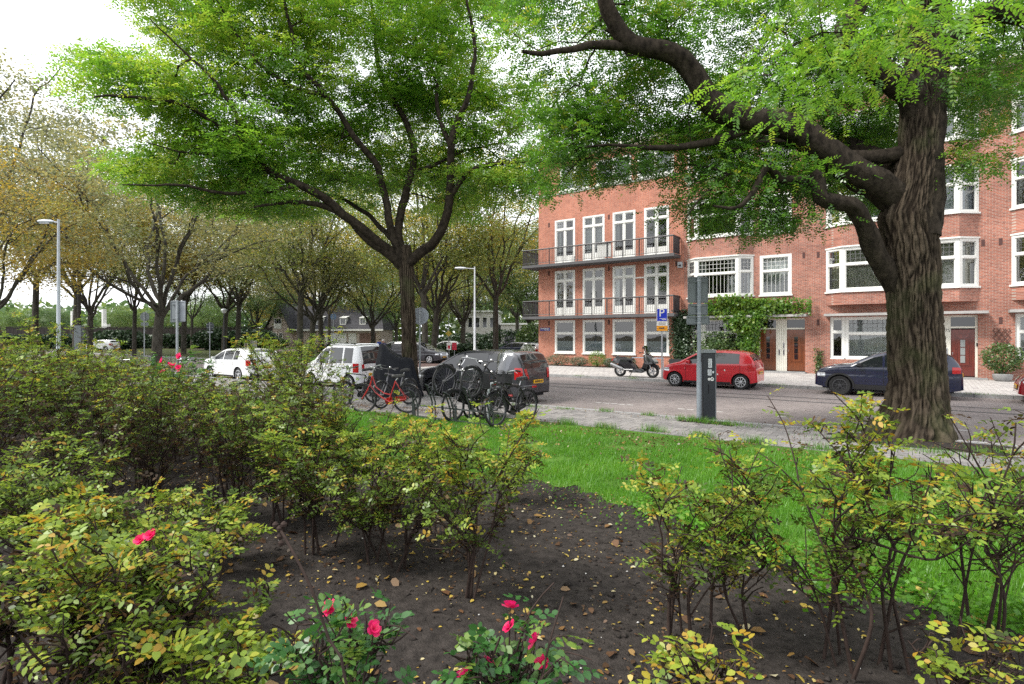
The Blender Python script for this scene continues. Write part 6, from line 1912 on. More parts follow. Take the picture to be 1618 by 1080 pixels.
sk.limb([at(380, 228, 16.8), at(360, 150, 16.5), at(300, 90, 16.2), at(240, 30, 15.9)], 0.07, 0.015, wob=0.3)
sk.limb([at(520, 155, 18.0), at(440, 125, 17.4), at(380, 60, 17.0), at(330, -20, 16.6)], 0.07, 0.015, wob=0.3)
sk.limb([at(632, 360, 19.2), at(640, 320, 20.5), at(650, 280, 22.0), at(700, 250, 23.5)], 0.1, 0.025, wob=0.3)
sk.limb([at(625, 380, D_), at(570, 330, 20.5), at(500, 300, 22.0), at(430, 290, 23.0)], 0.1, 0.02, wob=0.3)
C = np.concatenate([
    clusters([(125, 95), (200, 78), (330, 118), (420, 170), (430, 235), (340, 245), (280, 175), (160, 172), (120, 150)], 15.6, 19.0, 74),
    clusters([(190, 245), (330, 190), (450, 230), (470, 300), (420, 318), (300, 292), (150, 296)], 16.6, 20.5, 84),
    clusters([(255, 300), (420, 310), (545, 325), (520, 338), (400, 338), (300, 322)], 17.5, 22, 20),
    clusters([(175, -60), (330, -60), (520, -60), (540, 110), (460, 180), (360, 140), (300, 80), (240, 50)], 16.6, 21.0, 160, thin=(40, 28, 0.30)),
    clusters([(500, -60), (800, -60), (800, 60), (760, 150), (640, 170), (520, 150)], 18.0, 23.0, 175, thin=(40, 28, 0.30)),
    clusters([(480, 150), (760, 140), (770, 230), (700, 300), (600, 300), (520, 290), (440, 230)], 18.8, 24.0, 150, thin=(40, 28, 0.30)),
    clusters([(730, 150), (850, 110), (895, 190), (890, 250), (800, 275), (730, 250)], 17.6, 21.0, 52, thin=(40, 26, 0.25)),
    clusters([(720, 265), (840, 265), (880, 290), (835, 312), (765, 318)], 18.0, 20.5, 20),
    clusters([(395, 255), (575, 270), (610, 322), (520, 325), (430, 305)], 19.5, 24.0, 26),
    clusters([(660, 270), (760, 280), (740, 340), (690, 342)], 19.0, 23.0, 18),
    clusters([(200, -330), (850, -330), (840, -60), (180, -60)], 15.5, 22.5, 64),
])
sk.attach(C, sag=0.10, minfix=0.13)
V, F = tubes_np(sk.build(rtip=0.0105), lambda r: 10 if r > 0.06 else (6 if r > 0.025 else 4))
link('limbs', arrmesh('limbs', V, F, BARK, smooth=True), mt_)
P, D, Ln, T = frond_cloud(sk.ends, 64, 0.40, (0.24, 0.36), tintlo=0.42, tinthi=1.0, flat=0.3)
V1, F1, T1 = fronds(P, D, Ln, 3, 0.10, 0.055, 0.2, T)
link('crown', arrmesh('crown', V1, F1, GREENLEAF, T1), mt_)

# ------------------------------------------------------------------ park trees: a few grown kinds, each tree a thing of its own
YEL = leafmat('elm_yellow_brown', [(0.0, (0.12, 0.10, 0.04)), (0.35, (0.26, 0.20, 0.045)), (0.7, (0.42, 0.30, 0.04)), (1.0, (0.31, 0.33, 0.07))], trans=0.5)
OLIVE = leafmat('elm_grey_olive', [(0.0, (0.10, 0.115, 0.06)), (0.4, (0.185, 0.205, 0.09)), (0.75, (0.29, 0.285, 0.10)), (1.0, (0.38, 0.34, 0.11))], trans=0.45)
GOLD = leafmat('elm_gold_green', [(0.0, (0.09, 0.135, 0.035)), (0.45, (0.20, 0.265, 0.055)), (0.8, (0.38, 0.36, 0.06)), (1.0, (0.48, 0.34, 0.05))], trans=0.5)
GRN = leafmat('far_green', [(0.0, (0.045, 0.09, 0.03)), (0.5, (0.085, 0.16, 0.045)), (1.0, (0.18, 0.23, 0.06))], trans=0.45)
LIME = leafmat('far_lime', [(0.0, (0.07, 0.13, 0.03)), (0.5, (0.12, 0.21, 0.05)), (1.0, (0.22, 0.28, 0.06))], trans=0.4)
DKG = leafmat('hedge_dark', [(0.0, (0.012, 0.028, 0.012)), (0.6, (0.025, 0.055, 0.02)), (1.0, (0.05, 0.09, 0.03))], trans=0.2)


def grow_tree(H, fork, r0, spread, nl, ncl, per, leaf, seed, lo=0.32, cl_spread=0.75):
    rg = np.random.default_rng(seed); s_ = Skeleton()
    tw = rg.normal(0, 0.12, 2)
    s_.limb([(0, 0, 0), (tw[0] * .3, tw[1] * .3, fork * .5), (tw[0], tw[1], fork)], r0, r0 * 0.82, step=0.4)
    top = np.array([tw[0], tw[1], fork])
    for k in range(nl):
        a = 2 * math.pi * (k + rg.uniform(-.3, .3)) / nl; out = spread * rg.uniform(0.65, 1.0); z = H * rg.uniform(0.62, 0.95)
        if k == 0: out *= 0.25; z = H * 0.95
        e = np.array([math.cos(a) * out, math.sin(a) * out, z])
        m1 = top + (e - top) * 0.35 + np.array([0, 0, -0.02 * H]) + rg.normal(0, .25, 3); m2 = top + (e - top) * 0.7 + np.array([0, 0, 0.05 * H]) + rg.normal(0, .35, 3)
        o = s_.limb([top + np.array([0, 0, -rg.uniform(0, .8)]), m1, m2, e], r0 * rg.uniform(.34, .5), 0.025, wob=0.6, step=0.5)
        for q in range(2):
            i = o + rg.integers(4, 12); i = min(i, len(s_.P) - 2); b0 = np.array(s_.P[i]); aa_ = a + rg.uniform(-1.2, 1.2)
            e2 = b0 + np.array([math.cos(aa_), math.sin(aa_), rg.uniform(-.05, .7)]) * spread * rg.uniform(.35, .6)
            s_.limb([b0, (b0 + e2) / 2 + np.array([0, 0, .3]), e2], s_.fix[i] * 0.6, 0.025, wob=0.5, step=0.5)
    C = []
    while len(C) < ncl:
        p = rg.uniform(-1, 1, 3); rr = math.hypot(math.hypot(p[0], p[1]), p[2])
        if rr > 1 or rr < 0.35: continue
        z = lo * H + (p[2] * .5 + .5) * (1 - lo) * H
        p = np.array([p[0] * spread, p[1] * spread, z])
        if p[2] < lo * H + 0.22 * H * (1 - math.hypot(p[0], p[1]) / spread): continue
        if vnoise((p * 0.42)[None], seed)[0] < 0.34: continue
        C.append(p)
    s_.attach(np.array(C), rg=rg, step=0.7, sag=0.05, minfix=r0 * 0.7)
    V, F = tubes_np(s_.build(rtip=0.014), lambda r: 8 if r > 0.1 else (5 if r > 0.04 else 3))
    tm_ = arrmesh('trunk', V, F, BARKG, smooth=True)
    P, T = [], []
    for c, o in s_.ends:
        m = int(per * rg.uniform(.5, 1.5)); P.append(c + rg.normal(0, 1, (m, 3)) * np.array([cl_spread, cl_spread, cl_spread * .45])); T.append(np.clip(rg.uniform(.1, .9) + rg.normal(0, .15, m), 0, 1))
    P = np.concatenate(P); T = np.concatenate(T)
    V, F, T = cards(P, leaf, T, rg, 0.5)
    return tm_, arrmesh('crown', V, F, YEL, T)


KINDS_T = [grow_tree(15, 4.2, 0.25, 6.5, 8, 320, 78, 0.16, 101, cl_spread=.58), grow_tree(16, 4.8, 0.24, 6.0, 7, 300, 78, 0.16, 102, lo=0.3, cl_spread=.55), grow_tree(14, 3.4, 0.27, 7.2, 9, 340, 74, 0.16, 103, lo=0.28, cl_spread=.6),
           grow_tree(17, 5.5, 0.22, 5.4, 7, 320, 82, 0.16, 104, lo=0.34), grow_tree(13, 3.0, 0.26, 5.6, 6, 330, 90, 0.19, 105, lo=0.2)]
NT = [0]


def park_tree(px, Yd, kind, leafm, label, rz=None, sc_=1.0, group='park trees beyond the street', z=0.05):
    t = thing('park_tree', label, 'tree', toward(px, 0, Yd, z), rng.uniform(0, 6.28) if rz is None else rz, group)
    t.scale = (sc_, sc_, sc_ * rng.uniform(0.94, 1.06))
    a, b_ = KINDS_T[kind]
    link('trunk', a, t); c = link('crown', b_, t)
    c.material_slots[0].link = 'OBJECT'; c.material_slots[0].material = leafm
    return t


TR = [(-30, 30, 2, YEL, 'yellow-leaved tree reaching in from the left edge', 0.85), (-60, 46, 0, OLIVE, 'tall grey-olive tree at the top left edge', 1.65), (55, 60, 3, OLIVE, 'slim olive tree left of the tall left street lamp', 1.5),
      (142, 52, 0, GOLD, 'forked tree with thin golden leaves just right of the left street lamp', 1.02), (212, 58, 3, YEL, 'straight-trunked tree with orange leaves left of the pale leaning trunk', 0.96),
      (247, 37, 2, OLIVE, 'pale leaning trunk forking low behind the rose thicket', 1.2), (290, 62, 1, YEL, 'dark-trunked tree behind the rectangular sign back', 1.2), (303, 88, 3, GRN, 'pale thin trunk before the far fence, right of the sign back', 0.96),
      (354, 72, 0, GOLD, 'green-gold tree behind the post-top lantern', 1.32), (376, 66, 1, GOLD, 'yellowish tree just right of the post-top lantern', 1.25), (404, 95, 4, GRN, 'green tree rising left of the gabled house', 1.32),
      (474, 52, 1, GOLD, 'left trunk of the close pair before the gabled house', 1.19), (492, 56, 2, OLIVE, 'leaning mossy trunk in the pair before the gabled house', 1.12), (508, 60, 0, GOLD, 'straight trunk right behind the leaning one before the house roof', 1.12),
      (590, 64, 2, GOLD, 'golden-green tree at the right end of the far house', 0.99), (560, 108, 4, GRN, 'green tree behind the far house roof', 1.38), (626, 90, 4, GRN, 'dark green tree behind the middle trunk', 1.19),
      (672, 46, 1, GOLD, 'grey trunk just right of the round sign back', 1.12), (685, 50, 0, GOLD, 'forked trunk between the round sign back and the red board', 1.06), (731, 66, 2, GOLD, 'tree behind the pale slim street lamp', 1.12),
      (783, 49, 1, GOLD, 'leaning bare trunk right of the pale slim street lamp', 1.12), (818, 85, 0, OLIVE, 'pale-leaved tall tree behind the side street cars', 1.26), (838, 72, 4, GRN, 'green tree touching the brick corner', 1.32), (770, 110, 4, GRN, 'tall green tree above the pale far building', 1.56),
      (690, 105, 4, OLIVE, 'buff tree crown behind the red road board', 1.5), (30, 100, 4, LIME, 'bright green rounded tree above the far-left fence', 0.55), (80, 105, 4, GRN, 'dull green rounded tree beyond the white masts', 0.6), (190, 110, 4, LIME, 'bright green tree between the masts and the leaning trunk', 0.65),
      (330, 112, 4, LIME, 'yellow-green tree behind the small dark round sign', 0.8), (445, 115, 4, YEL, 'orange-yellow tree behind the gabled end', 1.25), (520, 85, 3, YEL, 'slim orange tree over the far dormers', 1.06), (120, 75, 1, GOLD, 'grey-olive high tree behind the left street lamp', 1.75)]
for px, Yd, kd, lm, lb, s_ in TR: park_tree(px, Yd, kd, lm, lb, sc_=s_)

# far-off wood closing the view, and the clipped hedge
n = 34000
x = rng.uniform(-230, 50, n); y = rng.uniform(118, 150, n)
hh = 5 + 9 * fbm(np.stack([x * 0.06, y * 0.03, 0 * x], -1), 4, 9)
z = hh * rng.uniform(0, 1, n) ** 0.7
V, F, T = cards(np.stack([x, y, z], -1), 1.5, np.clip(fbm(np.stack([x * .1, y * .1, z * .3], -1), 3, 2) * 1.6 - .3 + rng.normal(0, .12, n), 0, 1), rng, 0.6)
tag(link('far_woods', arrmesh('far_woods', V, F, GRN, T)), kind='stuff')


def leafblock(name, label, cat, c, sx, sy, sz, n, leaf, mat, rz=0.0, lump=0.25, asp=0.6, seed=1, flat=0.7, woody=True):
    """shrub-like mass: leaves spread through a lumpy volume over a few stems"""
    rg = np.random.default_rng(seed)
    u_ = nrm(rg.normal(0, 1, (n, 3))); r = rg.uniform(0.45, 1.0, n) ** 0.6
    p = u_ * r[:, None]
    lm = 1 + lump * 2 * (fbm(u_ * 1.8 + seed, 3, seed) - 0.5)
    p = p * lm[:, None] * np.array([sx / 2, sy / 2, sz / 2]); p[:, 2] += sz / 2
    p[:, 2] = np.abs(p[:, 2])
    V, F, T = cards(p, leaf, np.clip(0.3 + 0.5 * fbm(p * 2.2, 3, seed + 3) + rg.normal(0, .15, n), 0, 1), rg, flat, asp)
    t = thing(name, label, cat, c, rz)
    link('foliage', arrmesh('foliage', V, F, mat, T), t)
    if woody:
        ch = []
        for k in range(7):
            a = rg.uniform(0, 6.28); e = np.array([math.cos(a) * sx * .3, math.sin(a) * sy * .3, sz * rg.uniform(.6, .9)])
            ch.append((smooth_path([(0, 0, 0), e * np.array([.3, .3, .5]) + rg.normal(0, .03, 3), e], 0.15), None))
        ch = [(P_, np.linspace(0.018, 0.005, len(P_)) * max(1, sz * .6)) for P_, _ in ch]
        V, F = tubes_np(ch, lambda r: 5); link('stems', arrmesh('stems', V, F, TWIG), t)
    return t


n = 16000
hx = rng.uniform(0, 1, n); hl = fx1 - fx0
p = np.stack([hx * hl, rng.uniform(-1.2, 1.2, n), rng.uniform(0, 1, n) ** .6 * 2.3 * (0.85 + .3 * fbm(np.stack([hx * 22, 0 * hx, 0 * hx], -1), 3, 6))], -1)
V, F, T = cards(p, 0.45, np.clip(rng.normal(.45, .22, n), 0, 1), rng, .8)
hg = thing('hedge', 'long dark green hedge along the foot of the far-left fence', 'hedge', (fx0, 88.5, 0), R(2)); link('foliage', arrmesh('foliage', V, F, DKG, T), hg)
b = MB()
for k in range(40): b.cyl((k * hl / 40 + .3, 0, 0), (k * hl / 40 + .5, .1, 1.6), .05, 5)
b.build('stems', TWIG, hg)
leafblock('shrub', 'rounded dark green shrub before the far fence, right of the leaning trunk', 'shrub', toward(395, 0, 82, 0.05), 9, 4, 3.2, 3500, .42, DKG, seed=3)
leafblock('shrub', 'dark green shrub before the far fence, under the lantern', 'shrub', toward(345, 0, 80, 0.05), 7, 4, 3.0, 3000, .42, DKG, seed=4)
leafblock('shrub', 'dark shrub left of the pale leaning trunk at the fence', 'shrub', toward(190, 0, 82, 0.05), 9, 4, 3.0, 3000, .42, DKG, seed=5)
leafblock('shrub', 'light green low shrub by the gabled house', 'shrub', toward(428, 0, 92, 0.05), 6, 3, 1.8, 1800, .4, LIME, seed=6)
# low hedge behind the white estate car up to the side street, and shrubs there
for k, (pa, Yd, w_, h_, lb) in enumerate(((560, 60, 9, 1.3, 'low dark hedge beyond the white estate car'), (705, 54, 8, 1.25, 'low dark hedge below the red road board'), (760, 60, 7, 1.3, 'low dark hedge behind the pale slim lamp'), (800, 78, 8, 3.0, 'dark green shrubs before the dull violet doors'), (842, 66, 4, 3.6, 'bright green shrub by the brick corner'), (735, 84, 9, 2.6, 'dark shrub before the pale building'))):
    leafblock('hedge' if h_ < 2 else 'shrub', lb, 'hedge' if h_ < 2 else 'shrub', toward(pa, 0, Yd, 0.05), w_, 2.0, h_, 2600, .28, DKG if k != 4 else GRN, seed=20 + k, lump=.15)
tag(sheet('lawn_strip', -24, -15, -9, 6, 0.125, LAWNM), kind='structure')

# ------------------------------------------------------------------ plants along the facade
LAV = leafmat('lavender_grey', [(0.0, (0.06, 0.085, 0.045)), (0.6, (0.12, 0.16, 0.09)), (1.0, (0.19, 0.22, 0.13))], trans=0.25)
IVY = leafmat('ivy_green', [(0.0, (0.018, 0.042, 0.016)), (0.6, (0.035, 0.075, 0.025)), (1.0, (0.075, 0.12, 0.045))], trans=0.25, gloss=0.1)
VINE = leafmat('vine_green', [(0.0, (0.05, 0.13, 0.02)), (0.5, (0.115, 0.25, 0.03)), (1.0, (0.27, 0.34, 0.05))], trans=0.45)
for k, (s_, w_, h_, m_, lb) in enumerate(((2.0, 2.1, .75, LAV, 'wide grey-green lavender clump, leftmost below the ground floor windows'), (3.6, 1.3, .62, LAV, 'small lavender clump between the lavender and the leafy bush'), (4.9, 1.3, 1.0, VINE, 'yellow-green leafy bush below the second ground floor window'), (5.8, .9, .6, LAV, 'small dark grey-green plant right of the leafy bush'), (7.0, 1.0, .7, LAV, 'pale grass-like plant behind the scooter'))):
    leafblock('garden_plant', lb, 'plant', W(s_, 0.75, 0.12), w_, .9, h_, 1500, .085, m_, ROT, seed=40 + k, asp=.35)
leafblock('garden_plant', 'tall grey-leaved plant at the brick building corner', 'plant', W(-0.65, 0.3, 0.12), 1.3, 1.1, 1.35, 1900, .10, LAV, ROT, seed=50, asp=.4)
sheet('planting_strip', 0.3, 7.9, 0.0, 1.2, 0.126, SOIL)


def wallplant(name, label, boxes, n, leaf, mat, seed, depth=.35, asp=.8, cat='climber'):
    """leaves hanging in front of the wall within given (s0,s1,z0,z1,weight) patches"""
    rg = np.random.default_rng(seed); t = thing(name, label, cat, (P0[0], P0[1], 0), ROT)
    wts = np.array([b[4] for b in boxes], float); wts /= wts.sum(); P = []
    for b, wt in zip(boxes, wts):
        m = int(n * wt); x = (b[0] + b[1]) / 2 + (b[1] - b[0]) / 2 * np.clip(rg.normal(0, .55, m), -1.25, 1.25); z = (b[2] + b[3]) / 2 + (b[3] - b[2]) / 2 * np.clip(rg.normal(0, .58, m), -1.2, 1.2)
        y = -b[5] - rg.uniform(0, depth, m) * (0.4 + .9 * fbm(np.stack([x * 2, z * 2, 0 * x], -1), 3, seed))
        P.append(np.stack([x, y, z], -1))
    P = np.concatenate(P); P[:, 2] = np.maximum(P[:, 2], 0.15)
    V, F, T = cards(P, leaf, np.clip(.15 + .8 * fbm(P * 1.6, 3, seed + 1) + rg.normal(0, .15, len(P)), 0, 1), rg, .8, asp)
    link('foliage', arrmesh('foliage', V, F, mat, T), t)
    ch = []
    for b in boxes:
        for k in range(3):
            x0 = rg.uniform(b[0], b[1]); ch.append(smooth_path([(x0, -b[5] - .05, b[2]), ((b[0] + b[1]) / 2, -b[5] - .1, (b[2] + b[3]) / 2), (rg.uniform(b[0], b[1]), -b[5] - .12, b[3])], .2))
    V, F = tubes_np([(c, np.full(len(c), .018)) for c in ch], lambda r: 5); link('stems', arrmesh('stems', V, F, TWIG), t)
    return t


wallplant('ivy_column', 'dark ivy climbing the wall left of the vine window', [(9.55, 10.7, .4, 3.0, 6, .02), (9.75, 10.75, 2.2, 3.45, 3, .02)], 5200, .12, IVY, 71, .5)
wallplant('climbing_vine', 'bright green vine trained over the canopy and doors', [(11.5, 16.3, 3.1, 3.95, 11, .25), (13.45, 14.35, 1.1, 3.2, 5, .15), (12.9, 14.6, 2.4, 3.6, 4, .3), (12.0, 13.9, 3.5, 4.25, 2, .3)], 13000, .16, VINE, 72, .7)
wallplant('window_shrub', 'leafy green shrub in front of the vine window behind the red car', [(11.3, 13.3, .3, 2.1, 4, .35)], 2600, .12, GRN, 73, .6, cat='shrub')
wallplant('small_climber', 'small thin climber by the brick pier between doors and dark car', [(17.05, 17.4, .2, 1.3, 1, .05)], 330, .09, GRN, 74, .2)
leafblock('potted_shrub', 'green shrub in a stone tub below the trellis', 'shrub', W(24.35, .8, .45), 1.5, 1.1, 1.35, 1700, .11, GRN, ROT, seed=61)
q = MB(); q.lathe([(.22, 0), (.33, .1), (.36, .3), (.3, .32), (.28, .28)], (0, 0, 0), 'z', 14); tag(q.build('stone_tub', STONE, None, True, loc=W(24.35, .8, .12)), 'shallow stone tub under the shrub by the trellis', 'planter')

# ------------------------------------------------------------------ rose bushes
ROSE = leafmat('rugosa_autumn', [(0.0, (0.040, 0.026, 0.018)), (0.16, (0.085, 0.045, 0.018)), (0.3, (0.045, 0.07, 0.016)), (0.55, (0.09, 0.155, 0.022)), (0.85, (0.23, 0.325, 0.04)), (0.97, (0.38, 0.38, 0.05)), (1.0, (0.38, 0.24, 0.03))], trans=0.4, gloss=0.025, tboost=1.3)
ROSEG = leafmat('rose_deep_green', [(0.0, (0.02, 0.065, 0.018)), (0.6, (0.045, 0.14, 0.03)), (1.0, (0.16, 0.24, 0.04))], trans=0.35, gloss=0.04)
PINK = leafmat('rose_pink', [(0.0, (0.62, 0.015, 0.10)), (0.6, (0.78, 0.03, 0.16)), (1.0, (0.85, 0.12, 0.22))], trans=0.35, gloss=0.02)


def bush_mesh(H, spread, canes, leaves, seed, leaflen=0.11, ll=0.036, lw=0.020, pairs=3, hexa=True, tmean=0.55, tsd=0.2, low=0.25, twig=0.0045, brown=0.25, up=0.35):
    rg = np.random.default_rng(seed); ch = []; tips = []
    for k in range(canes):
        a = 2 * math.pi * k / canes + rg.uniform(-.5, .5); out = spread * rg.uniform(.25, 1.0); h = H * rg.uniform(.72, 1.0) * (1 - .18 * out / spread)
        b0 = np.array([rg.normal(0, .07), rg.normal(0, .07), -.03])
        e = np.array([math.cos(a) * out, math.sin(a) * out, h])
        m = b0 + (e - b0) * np.array([.28, .28, .45]) + rg.normal(0, .04, 3)
        Q = smooth_path([b0, m, b0 + (e - b0) * np.array([.5, .5, .62]) + rg.normal(0, .07 * spread / .5, 3), b0 + (e - b0) * np.array([.78, .78, .84]) + rg.normal(0, .05, 3), e], .07)
        ch.append((Q, np.linspace(rg.uniform(.009, .015) if canes < 9 else rg.uniform(.007, .012), twig, len(Q)))); nq = len(Q)
        tips += [(Q[i], nrm(Q[min(i + 1, nq - 1)] - Q[i - 1]), i / nq) for i in range(int(nq * low) + 1, nq)]
        for s_ in range(rg.integers(4, 8) + (3 if canes < 8 else 0)):
            i = rg.integers(int(nq * .25), nq - 1); p = Q[i]; aa_ = a + rg.uniform(-1.8, 1.8); l = H * rg.uniform(.16, .38)
            e2 = p + np.array([math.cos(aa_) * .6, math.sin(aa_) * .6, up + rg.uniform(0, .7)]) * l
            Q2 = smooth_path([p, (p + e2) / 2 + rg.normal(0, .03, 3), e2], .06)
            ch.append((Q2, np.linspace(twig * 1.3, twig * .7, len(Q2))))
            for u3 in range(rg.integers(1, 4) if canes < 9 else 0):
                p3 = Q2[rg.integers(len(Q2) // 3, len(Q2) - 1)]; e3 = p3 + nrm(rg.normal(0, 1, 3) * np.array([1, 1, .5]) + np.array([0, 0, .5])) * H * rg.uniform(.08, .2)
                Q3 = smooth_path([p3, (p3 + e3) / 2 + rg.normal(0, .02, 3), e3], .05); ch.append((Q3, np.linspace(twig, twig * .6, len(Q3))))
                tips += [(Q3[j], nrm(Q3[j] - Q3[j - 1]), .8) for j in range(1, len(Q3))] * 2
            tips += [(Q2[j], nrm(Q2[j] - Q2[j - 1]), .5 + .5 * j / len(Q2)) for j in range(1, len(Q2))] * 2
    V, F = tubes_np(ch, lambda r: 5 if r > .008 else 4)
    stem = arrmesh('stems', V, F, TWIG)
    z = np.array([t[0][2] for t in tips]); wt = (np.clip(z / H, 0, 1) ** 1.6 + .05); wt /= wt.sum()
    sel = rg.choice(len(tips), leaves, p=wt)
    P = np.array([tips[i][0] for i in sel]); A = np.array([tips[i][1] for i in sel])
    D = nrm(rg.normal(0, 1, (leaves, 3)) * np.array([1, 1, .35])) + A * .5
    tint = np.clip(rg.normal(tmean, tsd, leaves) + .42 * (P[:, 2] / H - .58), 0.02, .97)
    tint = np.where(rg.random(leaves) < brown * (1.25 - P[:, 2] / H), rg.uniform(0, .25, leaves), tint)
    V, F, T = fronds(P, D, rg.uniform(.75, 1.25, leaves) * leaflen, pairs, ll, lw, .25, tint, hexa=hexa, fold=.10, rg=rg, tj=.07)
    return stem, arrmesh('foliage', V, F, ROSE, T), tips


def flower_mesh(seed, r=.045):
    rg = np.random.default_rng(seed); VV = []; TT = []; n = 0; FF = []
    for ring_, (m, rad, tilt) in enumerate(((5, 1.0, .25), (5, .75, .6), (4, .45, 1.1))):
        for k in range(m):
            a = 2 * math.pi * (k + ring_ * .5) / m + rg.uniform(-.2, .2); l = r * rad * rg.uniform(.85, 1.15); tl = tilt + rg.uniform(-.15, .2)
            d = np.array([math.cos(a) * math.cos(tl), math.sin(a) * math.cos(tl), math.sin(tl)]); s_ = np.array([-math.sin(a), math.cos(a), 0])
            pts = [np.zeros(3), d * l * .45 + s_ * l * .42, d * l * .9 + s_ * l * .38 + UP * l * .08, d * l * 1.02, d * l * .9 - s_ * l * .38 + UP * l * .08, d * l * .45 - s_ * l * .42]
            VV += pts; FF.append(list(range(n, n + 6))); n += 6; TT += [rg.uniform(.1, .9)] * 6
    return arrmesh('flower', np.array(VV), np.array(FF), PINK, np.array(TT))


FLW = [flower_mesh(k) for k in range(4)]


def put_bush(stem, fol, loc, rz, label, group, sc_=1.0, leafm=None):
    t = thing('rose_bush', label, 'rose bush', loc, rz, group); t.scale = (sc_, sc_, sc_)
    link('stems', stem, t); f = link('foliage', fol, t)
    if leafm: f.material_slots[0].link = 'OBJECT'; f.material_slots[0].material = leafm
    return t


def soilat(x, y):
    s_, t_ = ST(x, y); return float(soil_z(np.array([s_]), np.array([t_]))[0]) if 26.4 < t_ < 34.5 and 4 < s_ < 27 else 0.09


def ground_px(px, py):
    Yd = (CAMH - 0.09) * FPX / (py - HY); x = (px - CX) / FPX * Yd
    return (x, Yd, soilat(x, Yd))


# thicket on the left: five grown kinds, repeated
TK = [bush_mesh(1.95, .75, 15, 820, 200 + k, leaflen=.10, ll=.036, lw=.024, hexa=False, tmean=.46, tsd=.2, low=.12, brown=.6) for k in range(5)]
GT = 'rose bushes of the dense thicket'
cells = []
tries = 0
rg_t = np.random.default_rng(5)
while len(cells) < 62 and tries < 6000:
    tries += 1
    s_ = rg_t.uniform(-1.5, 20.5); t_ = rg_t.uniform(27.7, 32.3)
    x, y, _ = W(s_, t_); px = CX + FPX * x / y if y > .5 else -999
    if y < 5.2 or px > 520 or px < -330: continue
    by = HY + FPX * (CAMH - .09) / y
    if by > 870 - 0.10 * max(px, 0) : continue
    if any((x - a) ** 2 + (y - b_) ** 2 < .72 ** 2 for a, b_ in cells): continue
    cells.append((x, y))
SKY_X = [-400, 0, 60, 150, 250, 290, 330, 430, 452, 520, 548, 575, 640]
SKY_Y = [540, 533, 528, 546, 556, 572, 592, 592, 550, 545, 575, 604, 660]
for i, (x, y) in enumerate(cells):
    px = CX + FPX * x / y
    lim = min(float(np.interp(px + q_, SKY_X, SKY_Y)) + CAMH * 0 for q_ in (-30, 0, 30))
    lim = max(float(np.interp(px + q_, SKY_X, SKY_Y)) for q_ in (-.45 * FPX / y, 0, .45 * FPX / y))
    hgt_ = min(rg_t.uniform(.84, 1.04), (CAMH - (lim - HY) / FPX * y - .09) / 1.98)
    if hgt_ < .3: continue
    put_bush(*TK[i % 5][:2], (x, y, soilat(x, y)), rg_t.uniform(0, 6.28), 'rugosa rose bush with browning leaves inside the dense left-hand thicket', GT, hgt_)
for px, py_top, Yd, lb in ((480, 527, 9.6, 'tallest rose bush of the thicket, rising before the white estate car'), (447, 541, 10.2, 'bushy tall rose covering the rear of the white hatchback'), (70, 528, 8.4, 'tall rose bush with bright leaves at the far-left top of the thicket')):
    x = (px - CX) / FPX * Yd; h = CAMH - (py_top - HY) / FPX * Yd - .09
    st_, fo, _ = bush_mesh(h * 1.1, .62, 13, 950, int(px), leaflen=.10, hexa=False, tmean=.6, brown=.3, low=.2); put_bush(st_, fo, (x, Yd, soilat(x, Yd)), .4, lb, GT)

FR = 'single rose bushes along the bed'
SPECS = [  # base px, top py, spread m, canes, leaves, tint, label
    (746, 933, 655, .56, 5, 650, .62, 'upright rose bush with bare dark lower canes in the middle of the bed'),
    (632, 897, 668, .48, 4, 438, .60, 'thin-caned rose bush just left of the middle one'),
    (577, 880, 690, .5, 4, 455, .56, 'rose bush third from the path, under the red bicycle'),
    (502, 868, 660, .55, 5, 617, .5, 'dark rose bush at the right end of the thicket'),
    (810, 790, 672, .42, 3, 308, .66, 'small yellow-green rose bush at the lawn edge below the mother bicycle'),
    (1073, 1010, 715, .40, 4, 373, .66, 'slim yellowing rose bush right of the bare path'),
    (1175, 992, 740, .36, 3, 164, .60, 'low leafy rose bush with fresh green side shoots'),
    (1326, 1055, 662, .60, 5, 456, .62, 'broad rose bush in front of the big trunk, left of the crooked stem'),
    (1410, 1050, 668, .55, 3, 290, .68, 'rose bush with thick crooked stem on the right'),
    (1570, 1020, 640, .48, 5, 189, .6, 'sparse rose bush with long bare twigs at the right edge'),
    (1700, 1010, 690, .5, 5, 304, .6, 'rose bush cut off by the right edge'),
    (215, 1120, 785, .62, 5, 747, .66, 'broad yellow-green rose bush in the left foreground'),
    (30, 1090, 790, .5, 5, 536, .55, 'rose bush at the lower left corner'),
    (100, 960, 730, .5, 5, 487, .5, 'rose bush with tall bare twigs behind the left foreground bush'),
    (330, 890, 770, .40, 4, 373, .55, 'low rose bush between the thicket and the bare soil'),
    (440, 830, 640, .6, 6, 480, .5, 'rose bush with brown lower leaves in front of the thicket, above the bare soil'),
    (545, 812, 640, .6, 6, 460, .52, 'loose rose bush behind the dark one at the end of the thicket'),
    (690, 840, 672, .5, 5, 300, .58, 'twiggy rose bush between the middle one and the lawn'),
    (620, 800, 665, .5, 5, 300, .56, 'small twiggy rose bush at the lawn edge below the red bicycle'),
    (30, 905, 690, .6, 6, 420, .5, 'rose bush with yellow shoots at the left edge, in front of the thicket'),
    (120, 1190, 850, .5, 7, 300, .62, 'low leafy rose bush in the lower left corner, before the broad one'),
    (300, 1130, 900, .42, 6, 230, .6, 'low spreading rose bush between the broad left bush and the bare cane'),
    (250, 980, 800, .5, 6, 300, .52, 'brownish rose bush just behind the broad left foreground bush'),
]
